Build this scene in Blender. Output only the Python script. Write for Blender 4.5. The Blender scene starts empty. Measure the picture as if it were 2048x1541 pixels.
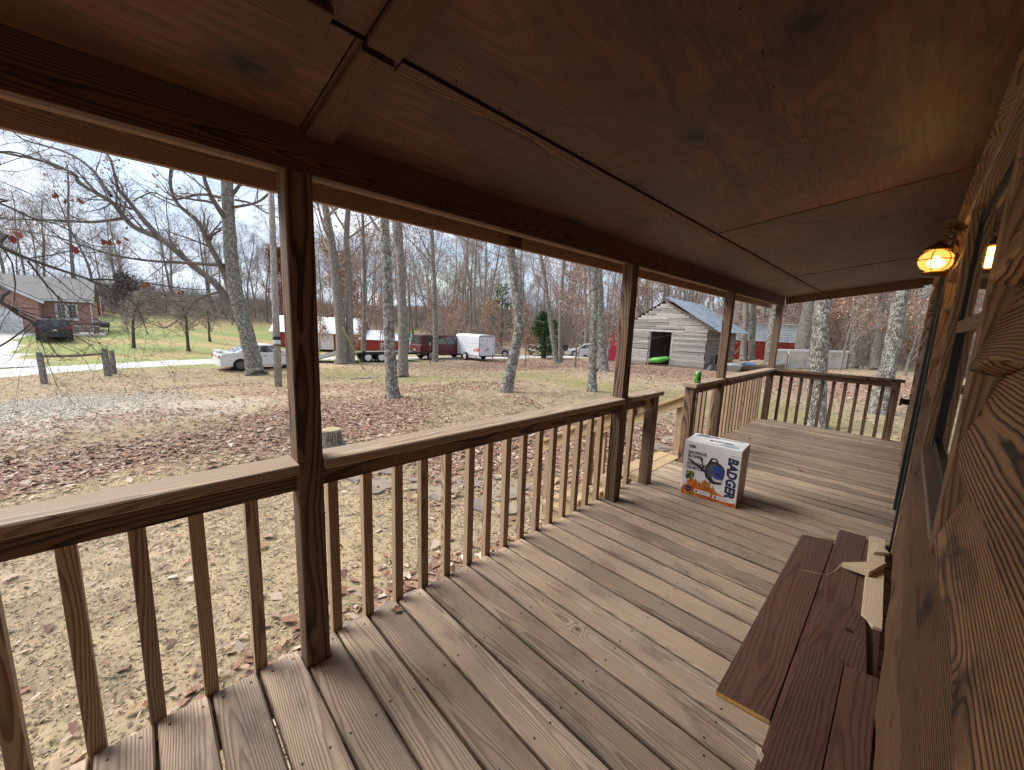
import bpy, bmesh, math, random
import numpy as np
from mathutils import Vector, Matrix, noise as mnoise

# ------------------------------------------------------------------ camera, sky, sun, exposure
scene = bpy.context.scene
COL = scene.collection
CM = np.array([[0.694099, 0.13745, -0.706636], [0.718813, -0.078914, 0.69071], [0.039175, -0.98736, -0.153575]])       # rows: world X, Y, Z written in camera axes (right, down, forward)
FPX, CX, CY, EYE = 766.073, 1024.0, 770.5, np.array([0.0, 0.0, 1.40])
cam_d = bpy.data.cameras.new('camera')
cam = bpy.data.objects.new('camera', cam_d)
COL.objects.link(cam)
cam_d.sensor_fit = 'HORIZONTAL'; cam_d.sensor_width = 36.0
cam_d.lens = 36.0 * FPX / 2048.0
cam_d.clip_start = 0.02; cam_d.clip_end = 1500.0
mw = Matrix.Identity(4)
for r_ in range(3):
    mw[r_][0] = CM[r_][0]; mw[r_][1] = -CM[r_][1]; mw[r_][2] = -CM[r_][2]; mw[r_][3] = EYE[r_]
cam.matrix_world = mw
scene.camera = cam

SUN_EL, SUN_AZ = math.radians(44), math.radians(212)      # azimuth of the sun, from +X counter-clockwise
world = bpy.data.worlds.new('World'); scene.world = world; world.use_nodes = True
wn, wl = world.node_tree.nodes, world.node_tree.links
wn.clear()
def _w(t, **k):
    n = wn.new(t)
    for a, b in k.items(): setattr(n, a, b)
    return n
sky = _w('ShaderNodeTexSky', sky_type='NISHITA'); sky.sun_disc = False
sky.sun_elevation = SUN_EL; sky.sun_rotation = math.pi / 2 - SUN_AZ
sky.air_density = 1.2; sky.dust_density = 1.5
tc = _w('ShaderNodeTexCoord')
mp = _w('ShaderNodeMapping'); mp.inputs['Scale'].default_value = (1.0, 1.0, 2.6)
wl.new(tc.outputs['Generated'], mp.inputs['Vector'])
cn = _w('ShaderNodeTexNoise'); cn.inputs['Scale'].default_value = 2.3; cn.inputs['Detail'].default_value = 7; cn.inputs['Roughness'].default_value = 0.58; cn.inputs['Distortion'].default_value = 0.35
wl.new(mp.outputs[0], cn.inputs['Vector'])
cr = _w('ShaderNodeMapRange', interpolation_type='SMOOTHSTEP'); cr.inputs[1].default_value = 0.30; cr.inputs[2].default_value = 0.50
wl.new(cn.outputs[0], cr.inputs[0])
cr2 = _w('ShaderNodeValToRGB')
e_ = cr2.color_ramp.elements
e_[0].position = 0.36; e_[0].color = (2.1, 2.8, 3.9, 1)
e_[1].position = 0.66; e_[1].color = (5.3, 5.6, 6.1, 1)
wl.new(cn.outputs[0], cr2.inputs[0])
mx = _w('ShaderNodeMix', data_type='RGBA')
wl.new(cr.outputs[0], mx.inputs[0]); wl.new(sky.outputs[0], mx.inputs[6]); wl.new(cr2.outputs[0], mx.inputs[7])
bg = _w('ShaderNodeBackground'); bg.inputs[1].default_value = 0.064
wl.new(mx.outputs[2], bg.inputs[0])
wo = _w('ShaderNodeOutputWorld'); wl.new(bg.outputs[0], wo.inputs[0])

sun_d = bpy.data.lights.new('sun', 'SUN'); sun_d.energy = 1.5; sun_d.angle = math.radians(36); sun_d.color = (1.0, 0.96, 0.9)
sun = bpy.data.objects.new('sun', sun_d); COL.objects.link(sun)
sd = Vector((math.cos(SUN_EL) * math.cos(SUN_AZ), math.cos(SUN_EL) * math.sin(SUN_AZ), math.sin(SUN_EL)))
sun.rotation_euler = (-sd).to_track_quat('-Z', 'Y').to_euler()
vs = scene.view_settings
vs.view_transform = 'Standard'; vs.look = 'None'; vs.gamma = 1.0; vs.use_curve_mapping = False
vs.exposure = 1.9
scene.cycles.max_bounces = 7; scene.cycles.diffuse_bounces = 3; scene.cycles.glossy_bounces = 3; scene.cycles.transparent_max_bounces = 8

# ------------------------------------------------------------------ helpers: pixels, terrain, objects
rng = random.Random(7)
def ray(u, v): return CM @ np.array([u - CX, v - CY, FPX])
def on_z(u, v, z): r = ray(u, v); return Vector(EYE + (z - EYE[2]) / r[2] * r)
def on_x(u, v, x): r = ray(u, v); return Vector(EYE + x / r[0] * r)
def on_y(u, v, y): r = ray(u, v); return Vector(EYE + y / r[1] * r)
def at_depth(u, v, d): return Vector(EYE + d / FPX * ray(u, v))
def depth_of(p): return float((CM.T @ (np.array(p) - EYE))[2])
def _S(t): t = np.clip(t, 0, 1); return t * t * (3 - 2 * t)
def terrain(x, y):
    d = -x
    z = -0.72 - 1.0 * _S((d - 9) / 15)
    z = z + 0.75 * _S((d - 34) / 22) * _S((14 - y) / 14)
    z = z - 1.35 * np.exp(-(((x + 51) / 14) ** 2 + ((y - 20) / 12) ** 2))
    z = z + 2.2 * _S((d - 62) / 35) + 9 * _S((d - 85) / 160) + 5 * _S((y - 60) / 150)
    z = z + 0.018 * np.sin(x * 1.3 + 0.7 * y) * np.sin(y * 1.1) * _S((np.hypot(x + 1, y - 3) - 3) / 4)
    return z
def ground_at(u, v):
    r = ray(u, v); r = r / np.linalg.norm(r); t = 2.0
    while t < 500:
        p = EYE + r * t
        if p[2] <= terrain(p[0], p[1]): return Vector(p)
        t += 0.03 + t * 0.0012
    return Vector(p)
def gz(x, y): return float(terrain(x, y))

def link(o, parent=None):
    COL.objects.link(o)
    if parent is not None: o.parent = parent
    return o
def tag(o, label, cat, group=None):
    o['label'] = label; o['category'] = cat
    if group: o['group'] = group
    return o
def thing(name, label, cat, loc=(0, 0, 0), rotz=0.0, group=None):
    o = bpy.data.objects.new(name, None); COL.objects.link(o)
    o.empty_display_size = 0.1
    o.location = loc; o.rotation_euler = (0, 0, rotz)
    return tag(o, label, cat, group)
def copy_tree(o, parent=None):
    c = o.copy(); COL.objects.link(c)
    if parent is not None: c.parent = parent
    for ch in list(KIDS.get(o.name, [])):
        k = copy_tree(ch, c); KIDS.setdefault(c.name, []).append(k)
    return c
KIDS = {}

class MB:
    """collects faces, builds one mesh object"""
    def __init__(s): s.v = []; s.f = []; s.c = []
    def add(s, vs, fs, col=None):
        b = len(s.v); s.v += [tuple(p) for p in vs]; s.f += [tuple(i + b for i in q) for q in fs]
        s.c += [col] * len(fs)
    def box(s, a, b, col=None):
        (x0, y0, z0), (x1, y1, z1) = a, b
        s.add([(x0, y0, z0), (x1, y0, z0), (x1, y1, z0), (x0, y1, z0), (x0, y0, z1), (x1, y0, z1), (x1, y1, z1), (x0, y1, z1)],
              [(0, 3, 2, 1), (4, 5, 6, 7), (0, 1, 5, 4), (1, 2, 6, 5), (2, 3, 7, 6), (3, 0, 4, 7)], col)
    def obox(s, m, dims, col=None):
        hx, hy, hz = dims[0] / 2, dims[1] / 2, dims[2] / 2
        vs = [m @ Vector((x, y, z)) for z in (-hz, hz) for x, y in ((-hx, -hy), (hx, -hy), (hx, hy), (-hx, hy))]
        s.add(vs, [(0, 3, 2, 1), (4, 5, 6, 7), (0, 1, 5, 4), (1, 2, 6, 5), (2, 3, 7, 6), (3, 0, 4, 7)], col)
    def bar(s, p, q, w, h, up=(0, 0, 1), col=None):
        p, q = Vector(p), Vector(q); d = q - p; L = d.length; m = frame(d, up); m.translation = (p + q) / 2
        s.obox(m, (L, w, h), col)
    def prism(s, poly, axis, a, b, col=None):
        """extrude a 2-D polygon along axis from a to b; poly is in the two other axes, in order"""
        n = len(poly)
        def P(q, t):
            return {'x': (t, q[0], q[1]), 'y': (q[0], t, q[1]), 'z': (q[0], q[1], t)}[axis]
        vs = [P(q, a) for q in poly] + [P(q, b) for q in poly]
        fs = [tuple(range(n)), tuple(range(2 * n - 1, n - 1, -1))] + [(i + n, (i + 1) % n + n, (i + 1) % n, i) for i in range(n)]
        s.add(vs, fs, col)
    def tube(s, pts, rad, n=6, cap=True, col=None):
        pts = [Vector(p) for p in pts]; m = len(pts)
        if not hasattr(rad, '__len__'): rad = [rad] * m
        t0 = (pts[1] - pts[0]).normalized()
        u = t0.orthogonal().normalized(); vs = []
        for i in range(m):
            t = (pts[min(i + 1, m - 1)] - pts[max(i - 1, 0)]).normalized()
            u = (u - t * u.dot(t))
            u = u.normalized() if u.length > 1e-6 else t.orthogonal().normalized()
            w = t.cross(u)
            for k in range(n):
                a = 2 * math.pi * k / n
                vs.append(pts[i] + (u * math.cos(a) + w * math.sin(a)) * rad[i])
        fs = [(i * n + k, i * n + (k + 1) % n, (i + 1) * n + (k + 1) % n, (i + 1) * n + k) for i in range(m - 1) for k in range(n)]
        if cap: fs += [tuple(range(n - 1, -1, -1)), tuple((m - 1) * n + k for k in range(n))]
        s.add(vs, fs, col)
    def lathe(s, prof, n=20, c=(0, 0, 0), axis='z', col=None):
        vs = []
        for r, h in prof:
            for k in range(n):
                a = 2 * math.pi * k / n; x, y = r * math.cos(a), r * math.sin(a)
                q = {'z': (x, y, h), 'x': (h, x, y), 'y': (y, h, x)}[axis]
                vs.append((c[0] + q[0], c[1] + q[1], c[2] + q[2]))
        m = len(prof)
        fs = [(i * n + k, i * n + (k + 1) % n, (i + 1) * n + (k + 1) % n, (i + 1) * n + k) for i in range(m - 1) for k in range(n)]
        fs += [tuple(range(n - 1, -1, -1)), tuple((m - 1) * n + k for k in range(n))]
        s.add(vs, fs, col)
    def mesh(s, name, smooth=False):
        me = bpy.data.meshes.new(name); me.from_pydata(s.v, [], s.f)
        if any(c is not None for c in s.c):
            at = me.color_attributes.new('tint', 'FLOAT_COLOR', 'CORNER')
            arr = []
            for q, c in zip(s.f, s.c): arr += list((c or (1, 1, 1)) + (1.0,)) * len(q)
            at.data.foreach_set('color', arr)
        if smooth: me.shade_smooth()
        me.update(); return me
    def build(s, name, mat, parent=None, smooth=False, bevel=0.0, seg=2):
        me = s.mesh(name, smooth); me.materials.append(mat)
        o = bpy.data.objects.new(name, me); link(o, parent)
        if parent is not None: KIDS.setdefault(parent.name, []).append(o)
        if bevel:
            b = o.modifiers.new('bevel', 'BEVEL'); b.width = bevel; b.segments = seg; b.limit_method = 'ANGLE'; b.angle_limit = math.radians(40)
        return o
def np_mesh(name, v, f, mat, parent=None, tint=None, smooth=False):
    """arrays: v (n,3), f (m,k); tint (m,3) per face"""
    me = bpy.data.meshes.new(name); k = f.shape[1]
    me.vertices.add(len(v)); me.vertices.foreach_set('co', v.astype(np.float32).ravel())
    me.loops.add(f.size); me.loops.foreach_set('vertex_index', f.astype(np.int32).ravel())
    me.polygons.add(len(f)); me.polygons.foreach_set('loop_start', np.arange(0, f.size, k, dtype=np.int32))
    me.polygons.foreach_set('loop_total', np.full(len(f), k, dtype=np.int32))
    if smooth: me.polygons.foreach_set('use_smooth', np.ones(len(f), dtype=bool))
    if tint is not None:
        at = me.color_attributes.new('tint', 'FLOAT_COLOR', 'CORNER')
        c = np.concatenate([np.repeat(tint, k, axis=0), np.ones((f.size, 1))], 1)
        at.data.foreach_set('color', c.astype(np.float32).ravel())
    me.update(); me.validate()
    me.materials.append(mat)
    o = bpy.data.objects.new(name, me); link(o, parent)
    if parent is not None: KIDS.setdefault(parent.name, []).append(o)
    return o
def frame(d, up=(0, 0, 1)):
    x = Vector(d).normalized(); up = Vector(up)
    y = up.cross(x)
    y = y.normalized() if y.length > 1e-5 else x.orthogonal().normalized()
    z = x.cross(y)
    return Matrix(((x[0], y[0], z[0], 0), (x[1], y[1], z[1], 0), (x[2], y[2], z[2], 0), (0, 0, 0, 1)))

_PM = {}
def plank(name, parent, p, q, w, t, mat, up=(0, 0, 1), ch=0.003, label=None):
    """a piece of lumber from p to q: local X runs along it; w is across, t is along 'up'"""
    p, q = Vector(p), Vector(q); L = (q - p).length
    key = (round(L, 4), round(w, 4), round(t, 4), ch, mat.name)
    me = _PM.get(key)
    if me is None:
        a, b = w / 2, t / 2; c = ch
        pr = [(-a + c, -b), (a - c, -b), (a, -b + c), (a, b - c), (a - c, b), (-a + c, b), (-a, b - c), (-a, -b + c)]
        mb = MB(); mb.prism(pr, 'x', -L / 2, L / 2); me = mb.mesh(name); me.materials.append(mat); _PM[key] = me
    o = bpy.data.objects.new(name, me); link(o, parent)
    if parent is not None: KIDS.setdefault(parent.name, []).append(o)
    m = frame(q - p, up); m.translation = (p + q) / 2
    if parent is not None: m.translation = (p + q) / 2 - parent.location
    o.matrix_local = m
    if label: o['label'] = label
    return o

# ------------------------------------------------------------------ node helpers
class NV:
    def __init__(s, nt, sock): s.nt = nt; s.s = sock
    def __add__(a, b): return a.nt.m('ADD', a, b)
    def __radd__(a, b): return a.nt.m('ADD', b, a)
    def __sub__(a, b): return a.nt.m('SUBTRACT', a, b)
    def __rsub__(a, b): return a.nt.m('SUBTRACT', b, a)
    def __mul__(a, b): return a.nt.m('MULTIPLY', a, b)
    def __rmul__(a, b): return a.nt.m('MULTIPLY', b, a)
    def __truediv__(a, b): return a.nt.m('DIVIDE', a, b)
class NT:
    def __init__(s, name):
        s.mat = bpy.data.materials.new(name); s.mat.use_nodes = True
        s.t = s.mat.node_tree; s.t.nodes.clear()
        s.out = s.t.nodes.new('ShaderNodeOutputMaterial')
    def put(s, sock, x):
        if isinstance(x, NV): s.t.links.new(x.s, sock)
        elif isinstance(x, (tuple, list)) and len(x) == 3 and sock.type == 'RGBA': sock.default_value = (*x, 1)
        else: sock.default_value = x
    def n(s, typ, **k):
        nd = s.t.nodes.new(typ)
        for a, b in k.items(): setattr(nd, a, b)
        return nd
    def m(s, op, *a):
        nd = s.n('ShaderNodeMath', operation=op)
        for i, x in enumerate(a): s.put(nd.inputs[i], x)
        return NV(s, nd.outputs[0])
    def fract(s, x): return s.m('FRACT', x)
    def clamp(s, x): return s.m('MINIMUM', s.m('MAXIMUM', x, 0.0), 1.0)
    def step(s, x, a, b, lo=0.0, hi=1.0):
        nd = s.n('ShaderNodeMapRange', interpolation_type='SMOOTHSTEP')
        s.put(nd.inputs[0], x); nd.inputs[1].default_value = a; nd.inputs[2].default_value = b
        nd.inputs[3].default_value = lo; nd.inputs[4].default_value = hi
        return NV(s, nd.outputs[0])
    def vec(s, x, y, z):
        nd = s.n('ShaderNodeCombineXYZ')
        for i, q in enumerate((x, y, z)): s.put(nd.inputs[i], q)
        return NV(s, nd.outputs[0])
    def sep(s, v):
        nd = s.n('ShaderNodeSeparateXYZ'); s.put(nd.inputs[0], v)
        return [NV(s, o) for o in nd.outputs]
    def obj(s): return NV(s, s.n('ShaderNodeTexCoord').outputs['Object'])
    def pos(s): return NV(s, s.n('ShaderNodeNewGeometry').outputs['Position'])
    def rnd(s): return NV(s, s.n('ShaderNodeObjectInfo').outputs['Random'])
    def noise(s, v, scale=1.0, detail=2.0, rough=0.5, dist=0.0, color=False):
        nd = s.n('ShaderNodeTexNoise'); s.put(nd.inputs['Vector'], v)
        s.put(nd.inputs['Scale'], scale); nd.inputs['Detail'].default_value = detail
        nd.inputs['Roughness'].default_value = rough; nd.inputs['Distortion'].default_value = dist
        return NV(s, nd.outputs[1 if color else 0])
    def voro(s, v, scale=1.0, feature='F1', dim='3D', rand=1.0, out=0):
        nd = s.n('ShaderNodeTexVoronoi', feature=feature, voronoi_dimensions=dim); s.put(nd.inputs['Vector'], v)
        s.put(nd.inputs['Scale'], scale); nd.inputs['Randomness'].default_value = rand
        return NV(s, nd.outputs[out])
    def mix(s, f, a, b, mode='MIX'):
        nd = s.n('ShaderNodeMix', data_type='RGBA', blend_type=mode)
        s.put(nd.inputs[0], f); s.put(nd.inputs[6], a); s.put(nd.inputs[7], b)
        return NV(s, nd.outputs[2])
    def mul(s, col, f):
        nd = s.n('ShaderNodeVectorMath', operation='SCALE'); s.put(nd.inputs[0], col); s.put(nd.inputs[3], f)
        return NV(s, nd.outputs[0])
    def rgb(s, c):
        nd = s.n('ShaderNodeRGB'); nd.outputs[0].default_value = (*c, 1); return NV(s, nd.outputs[0])
    def attr(s, name):
        nd = s.n('ShaderNodeAttribute', attribute_name=name); return NV(s, nd.outputs['Color'])
    def bump(s, h, strength=0.3, dist=0.005):
        nd = s.n('ShaderNodeBump'); nd.inputs['Strength'].default_value = strength; nd.inputs['Distance'].default_value = dist
        s.put(nd.inputs['Height'], h); return NV(s, nd.outputs[0])
    def bsdf(s, color, rough=0.6, metal=0.0, spec=0.3, normal=None, **kw):
        b = s.n('ShaderNodeBsdfPrincipled')
        s.put(b.inputs['Base Color'], color); s.put(b.inputs['Roughness'], rough); s.put(b.inputs['Metallic'], metal)
        s.put(b.inputs['Specular IOR Level'], spec)
        if normal is not None: s.put(b.inputs['Normal'], normal)
        for k, x in kw.items(): s.put(b.inputs[k.replace('_', ' ')], x)
        s.t.links.new(b.outputs[0], s.out.inputs[0]); return s.mat

def plain(name, c, rough=0.5, metal=0.0, spec=0.35, dirt=0.12, scale=3.0, bump=0.0):
    t = NT(name); o = t.obj()
    n = t.noise(o, scale, 4, 0.6)
    col = t.mix(t.step(n, 0.35, 0.75), c, tuple(x * (1 - dirt * 2.2) for x in c))
    nm = t.bump(t.noise(o, scale * 18, 3), bump) if bump else None
    return t.bsdf(col, rough, metal, spec, nm)

def wood(name, light, dark, ring=0.0055, contrast=0.8, grey=None, greyamt=0.0, rough=0.72, bump=0.35, var=0.3, fib=0.35, knot=1.0, soft=0.0, kdark=(0.06, 0.035, 0.022), blot=None, blotamt=0.0, spec=0.25, edge=0.0):
    t = NT(name); x, y, z = t.sep(t.obj()); R = t.rnd()
    R2 = t.fract(R * 17.31); R3 = t.fract(R * 43.7); R4 = t.fract(R * 91.3)
    xx = x + R * 40.0
    n1 = t.noise(t.vec(xx * 0.6, R * 30.0, 0.0), 1.0, 1.0); n2 = t.noise(t.vec(xx * 0.8, R * 51.0, 5.0), 1.0, 1.0)
    w0 = (R2 - 0.5) * 0.13 + (n1 - 0.5) * 0.2
    t0 = 0.012 + R3 * 0.05 + (n2 - 0.5) * 0.06
    wob = (t.noise(t.vec(xx * 2.4, y * 10.0, z * 10.0), 1.0, 3.0, 0.55) - 0.5) * (ring * 2.2)
    d = t.voro(t.vec(xx * 1.6, y * 2.1 + R4 * 7.0, z * 0.4), 1.0) / 1.85
    kd = t.m('POWER', 2.718, (d * d) * (-900.0)) * knot
    dy = y - w0; dz = z + t0
    r = t.m('SQRT', dy * dy + dz * dz) + wob + kd * 0.022
    fr = t.fract(r / ring)
    late = t.step(fr, 0.30, 0.82) * t.step(fr, 0.88 - soft, 1.0, 1.0, 0.0)
    fibre = t.noise(t.vec(xx * 5.0, y * 150.0, z * 150.0), 1.0, 3.0, 0.65)
    fine = t.noise(t.vec(xx * 16.0, y * 480.0, z * 480.0), 1.0, 2.0)
    patch = t.noise(t.vec(xx * 1.6, y * 7.0, z * 7.0), 1.0, 3.0, 0.6)
    col = t.mix(t.clamp(late * contrast * (0.55 + 0.75 * patch)), light, dark)
    if grey is not None: col = t.mix(t.clamp(t.step(patch, 0.35, 0.75) * greyamt), col, grey)
    if blot is not None:
        bl = t.noise(t.vec(xx * 2.2, y * 5.0, z * 5.0 + 3.0), 1.0, 5.0, 0.65)
        col = t.mix(t.clamp(t.step(bl, 0.52, 0.72) * blotamt), col, blot)
    col = t.mix(t.clamp(t.step(d, 0.021, 0.009) * (0.85 * knot)), col, kdark)
    if edge: col = t.mix(t.clamp(t.step(t.m('ABSOLUTE', y) + (fibre - 0.5) * 0.02 + (patch - 0.5) * 0.03, edge - 0.012, edge) * 0.7), col, tuple(q * 0.32 for q in dark))
    v = (1.0 - var / 2 + R2 * var) * (1.0 - fib / 2 + fib * fibre) * (0.9 + 0.2 * fine)
    col = t.mul(col, v)
    h = late * 0.5 + fibre * 0.55 + fine * 0.25
    return t.bsdf(col, rough, 0.0, spec, t.bump(h, bump, 0.004))

# ------------------------------------------------------------------ materials of the porch
M_DECK = wood('deck_wood', (0.465, 0.345, 0.245), (0.175, 0.115, 0.075), 0.0062, 0.8, (0.33, 0.27, 0.22), 0.6, 0.6, 0.5, 0.55, 0.75, 1.0, 0.05, blot=(0.12, 0.082, 0.058), blotamt=0.7, edge=0.072)
M_CAP = wood('rail_cap_wood', (0.45, 0.335, 0.235), (0.19, 0.122, 0.078), 0.008, 0.85, (0.38, 0.33, 0.27), 0.4, 0.7, 0.5, 0.2, 0.6)
M_POST = wood('post_wood', (0.205, 0.125, 0.078), (0.026, 0.017, 0.013), 0.0115, 1.0, (0.22, 0.16, 0.115), 0.3, 0.7, 0.45, 0.2, 0.4)
M_BAL = wood('baluster_wood', (0.42, 0.295, 0.19), (0.14, 0.088, 0.054), 0.0055, 0.95, (0.33, 0.26, 0.19), 0.35, 0.7, 0.5, 0.5, 0.5)
M_BEAM = wood('beam_wood', (0.16, 0.078, 0.048), (0.04, 0.022, 0.017), 0.006, 0.95, None, 0, 0.7, 0.4, 0.15, 0.4)
M_TRIM = wood('roof_trim_wood', (0.27, 0.15, 0.09), (0.13, 0.07, 0.042), 0.005, 0.7, None, 0, 0.65, 0.3, 0.15, 0.3)
M_STEP = wood('step_wood', (0.52, 0.38, 0.20), (0.33, 0.21, 0.10), 0.006, 0.7, (0.42, 0.35, 0.26), 0.4, 0.7, 0.3, 0.2, 0.35)
M_SIDING = wood('siding_wood', (0.36, 0.19, 0.088), (0.022, 0.014, 0.01), 0.0056, 1.0, None, 0, 0.6, 0.7, 0.95, 0.85, 1.2, 0.1, blot=(0.016, 0.012, 0.011), blotamt=1.0)
M_CASING = wood('casing_wood', (0.34, 0.21, 0.12), (0.12, 0.07, 0.04), 0.006, 0.8, None, 0, 0.65, 0.4, 0.2, 0.4)
M_PICKET = wood('stained_picket_wood', (0.125, 0.06, 0.041), (0.055, 0.027, 0.02), 0.011, 0.8, (0.14, 0.08, 0.058), 0.5, 0.48, 0.3, 0.25, 0.3, 1.0, 0.15, blot=(0.04, 0.022, 0.02), blotamt=0.7, spec=0.35)
M_PINE = wood('pale_pine_wood', (0.74, 0.58, 0.40), (0.62, 0.44, 0.26), 0.007, 0.6, None, 0, 0.6, 0.2, 0.1, 0.15)
M_DARK = plain('dark_metal', (0.02, 0.02, 0.022), 0.5, 0.3)

def plywood(name):
    t = NT(name); x, y, z = t.sep(t.obj()); R = t.rnd()
    xx = x + R * 23.0; yy = y + R * 11.0
    warp = t.noise(t.vec(xx * 0.7, yy * 1.6, 0.0), 1.0, 3.0, 0.55)
    g = t.noise(t.vec(xx * 1.0, yy * 6.0 + warp * 9.0, 0.0), 1.0, 5.0, 0.6, 0.6)
    lines = t.noise(t.vec(xx * 3.0, yy * 120.0 + warp * 10.0, 0.0), 1.0, 3.0, 0.65)
    sw = t.noise(t.vec(xx * 0.45, yy * 2.3, 6.0), 1.0, 2.0, 0.5)
    fr = t.fract(sw * 26.0 + g * 0.8); ringc = t.step(fr, 0.35, 0.85) * t.step(fr, 0.9, 1.0, 1.0, 0.0)
    col = t.mix(t.step(g, 0.3, 0.72), (0.15, 0.062, 0.031), (0.066, 0.031, 0.018))
    col = t.mix(ringc * 0.38, col, (0.04, 0.019, 0.012))
    big = t.noise(t.vec(xx * 0.9, yy * 0.9, 3.0), 1.0, 4.0, 0.6)
    col = t.mix(t.step(big, 0.45, 0.72), col, (0.062, 0.036, 0.022))
    d = t.voro(t.vec(xx * 1.35, yy * 1.9 + (warp - 0.5) * 0.6, 0.0), 1.0, dim='2D')
    dn = d + (t.noise(t.vec(xx * 14, yy * 20, 1.0), 1.0, 5.0, 0.7) - 0.5) * 0.16
    rare = t.step(t.noise(t.vec(xx * 0.55 + 9.0, yy * 0.7, 8.0), 1.0, 1.0), 0.38, 0.5)
    col = t.mix(t.clamp(t.step(dn, 0.20, 0.03) * rare * 0.75), col, (0.04, 0.024, 0.016))
    col = t.mix(t.clamp(t.step(dn, 0.06, 0.03) * rare * 0.9), col, (0.012, 0.008, 0.007))
    col = t.mul(col, (0.82 + R * 0.36) * (0.45 + 1.1 * lines))
    return t.bsdf(col, 0.55, 0, 0.3, t.bump(lines * 0.6 + g, 0.18, 0.004))
M_PLY = plywood('plywood_ceiling')
M_BATT = wood('batten_wood', (0.115, 0.056, 0.032), (0.06, 0.03, 0.019), 0.005, 0.7, None, 0, 0.65, 0.3, 0.15, 0.3)

# ------------------------------------------------------------------ porch deck
XO, XI = -1.627, -1.508           # outer end of the boards, inner face of the posts
XW = 0.118                        # where the boards run under the wall
Y0, Y1 = -1.55, 7.62
PW = 0.089
POSTS = [0.385, 2.69, 5.03, 7.50]  # near faces (y) of the roof posts
END2, NEWEL = 3.255, 4.145
deck = thing('porch_deck', 'weathered brown board deck of the covered porch', 'deck', (0, 0, 0))
holes = [(XI - PW - 0.004, XI + 0.004, y - 0.004, y + PW + 0.004) for y in POSTS + [END2, NEWEL]] + [(-0.004 - 0.105, 0.02, 7.50, 7.593)]
k = -9
scr = MB()
while True:
    ya = 0.0925 + 0.1502 * k; yb = ya + 0.1405; k += 1
    if ya > Y1 - 0.02: break
    yb = min(yb, Y1)
    jit = rng.uniform(-0.004, 0.004); zt = rng.uniform(-0.0015, 0.0012)
    xo = XO + jit; ch = 0.006
    cuts = [h for h in holes[:-1] if h[2] < yb and h[3] > ya]
    yc = (ya + yb) / 2; xm = (xo + XW) / 2
    if not cuts:
        o = plank('deck_board', deck, (XO, yc, -0.019 + zt), (XW, yc, -0.019 + zt), round(yb - ya, 3), 0.038, M_DECK, ch=ch)
        o.location.x += jit
    else:
        h = cuts[0]
        a, b = max(h[2], ya), min(h[3], yb)
        poly = [(XW, yb), (xo, yb)]
        if b < yb - 1e-4: poly += [(xo, b), (h[1], b)]
        else: poly[-1] = (h[1], yb)
        if a > ya + 1e-4: poly += [(h[1], a), (xo, a), (xo, ya)]
        else: poly += [(h[1], ya)]
        poly.append((XW, ya))
        mb = MB(); mb.prism([(p[0] - xm, p[1] - yc) for p in poly], 'z', -0.019, 0.019)
        o = mb.build('deck_board', M_DECK, deck, bevel=0.003); o.location = (xm, yc, -0.019 + zt)
    for xs in (-1.585, -1.15, -0.72, -0.30, 0.06):
        for yy in (ya + 0.028, yb - 0.028):
            if rng.random() < 0.93 and not any(h[0] - .02 < xs < h[1] + .02 and h[2] - .02 < yy < h[3] + .02 for h in holes):
                scr.lathe([(0.0042, -0.003), (0.0042, zt + 0.0012), (0.002, zt + 0.0016)], 7, (xs + rng.uniform(-.012, .012), yy + rng.uniform(-.008, .008), 0))
o = scr.build('screw_head', M_DARK, deck); o['kind'] = 'stuff'
M_FRAME = wood('joist_wood', (0.26, 0.185, 0.11), (0.14, 0.09, 0.055), 0.006)
for xs in (-1.575, -1.15, -0.72, -0.30, 0.06):
    plank('joist', deck, (xs, Y0 - 0.05, -0.115), (xs, 7.61, -0.115), 0.038, 0.15, M_FRAME)
for xs, ys in ((-1.4, 0.2), (-1.4, 2.6), (-1.4, 4.9), (-1.4, 7.3), (-.5, 7.3)):
    plank('support_post', deck, (xs, ys, -0.78), (xs, ys, -0.191), 0.089, 0.089, M_FRAME, up=(0, 1, 0))

# ------------------------------------------------------------------ posts
ZB = 1.883                        # underside of the beam
post_lab = ['dark brown square porch post nearest the camera, with bold cathedral grain', 'square porch post left of the step opening, reaching from deck to beam',
            'square porch post right of the step opening, behind the carton', 'square corner post at the far end of the porch']
for y, lab in zip(POSTS, post_lab):
    o = plank('porch_post', None, (XI - PW / 2, y + PW / 2, -0.10), (XI - PW / 2, y + PW / 2, ZB - 0.001), PW, PW, M_POST, up=(1, 0, 0), ch=0.004)
    tag(o, lab, 'post', 'posts holding the porch roof')
o = plank('newel_post', None, (XI - PW / 2, END2 + PW / 2, -0.10), (XI - PW / 2, END2 + PW / 2, 0.829), PW, PW, M_POST, up=(1, 0, 0), ch=0.004)
tag(o, 'short dark newel post ending the railing on the near side of the steps', 'post')
o = plank('newel_post', None, (XI - PW / 2, NEWEL + PW / 2, -0.10), (XI - PW / 2, NEWEL + PW / 2, 0.829), PW, PW, M_POST, up=(1, 0, 0), ch=0.004)
tag(o, 'short tan newel post under the green can on the far side of the steps', 'post')
o = plank('newel_post', None, (-0.055, 7.5445, -0.10), (-0.055, 7.5445, 0.829), PW, PW, M_POST, up=(1, 0, 0), ch=0.004)
tag(o, 'short dark post where the end railing meets the cabin wall', 'post')

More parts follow.
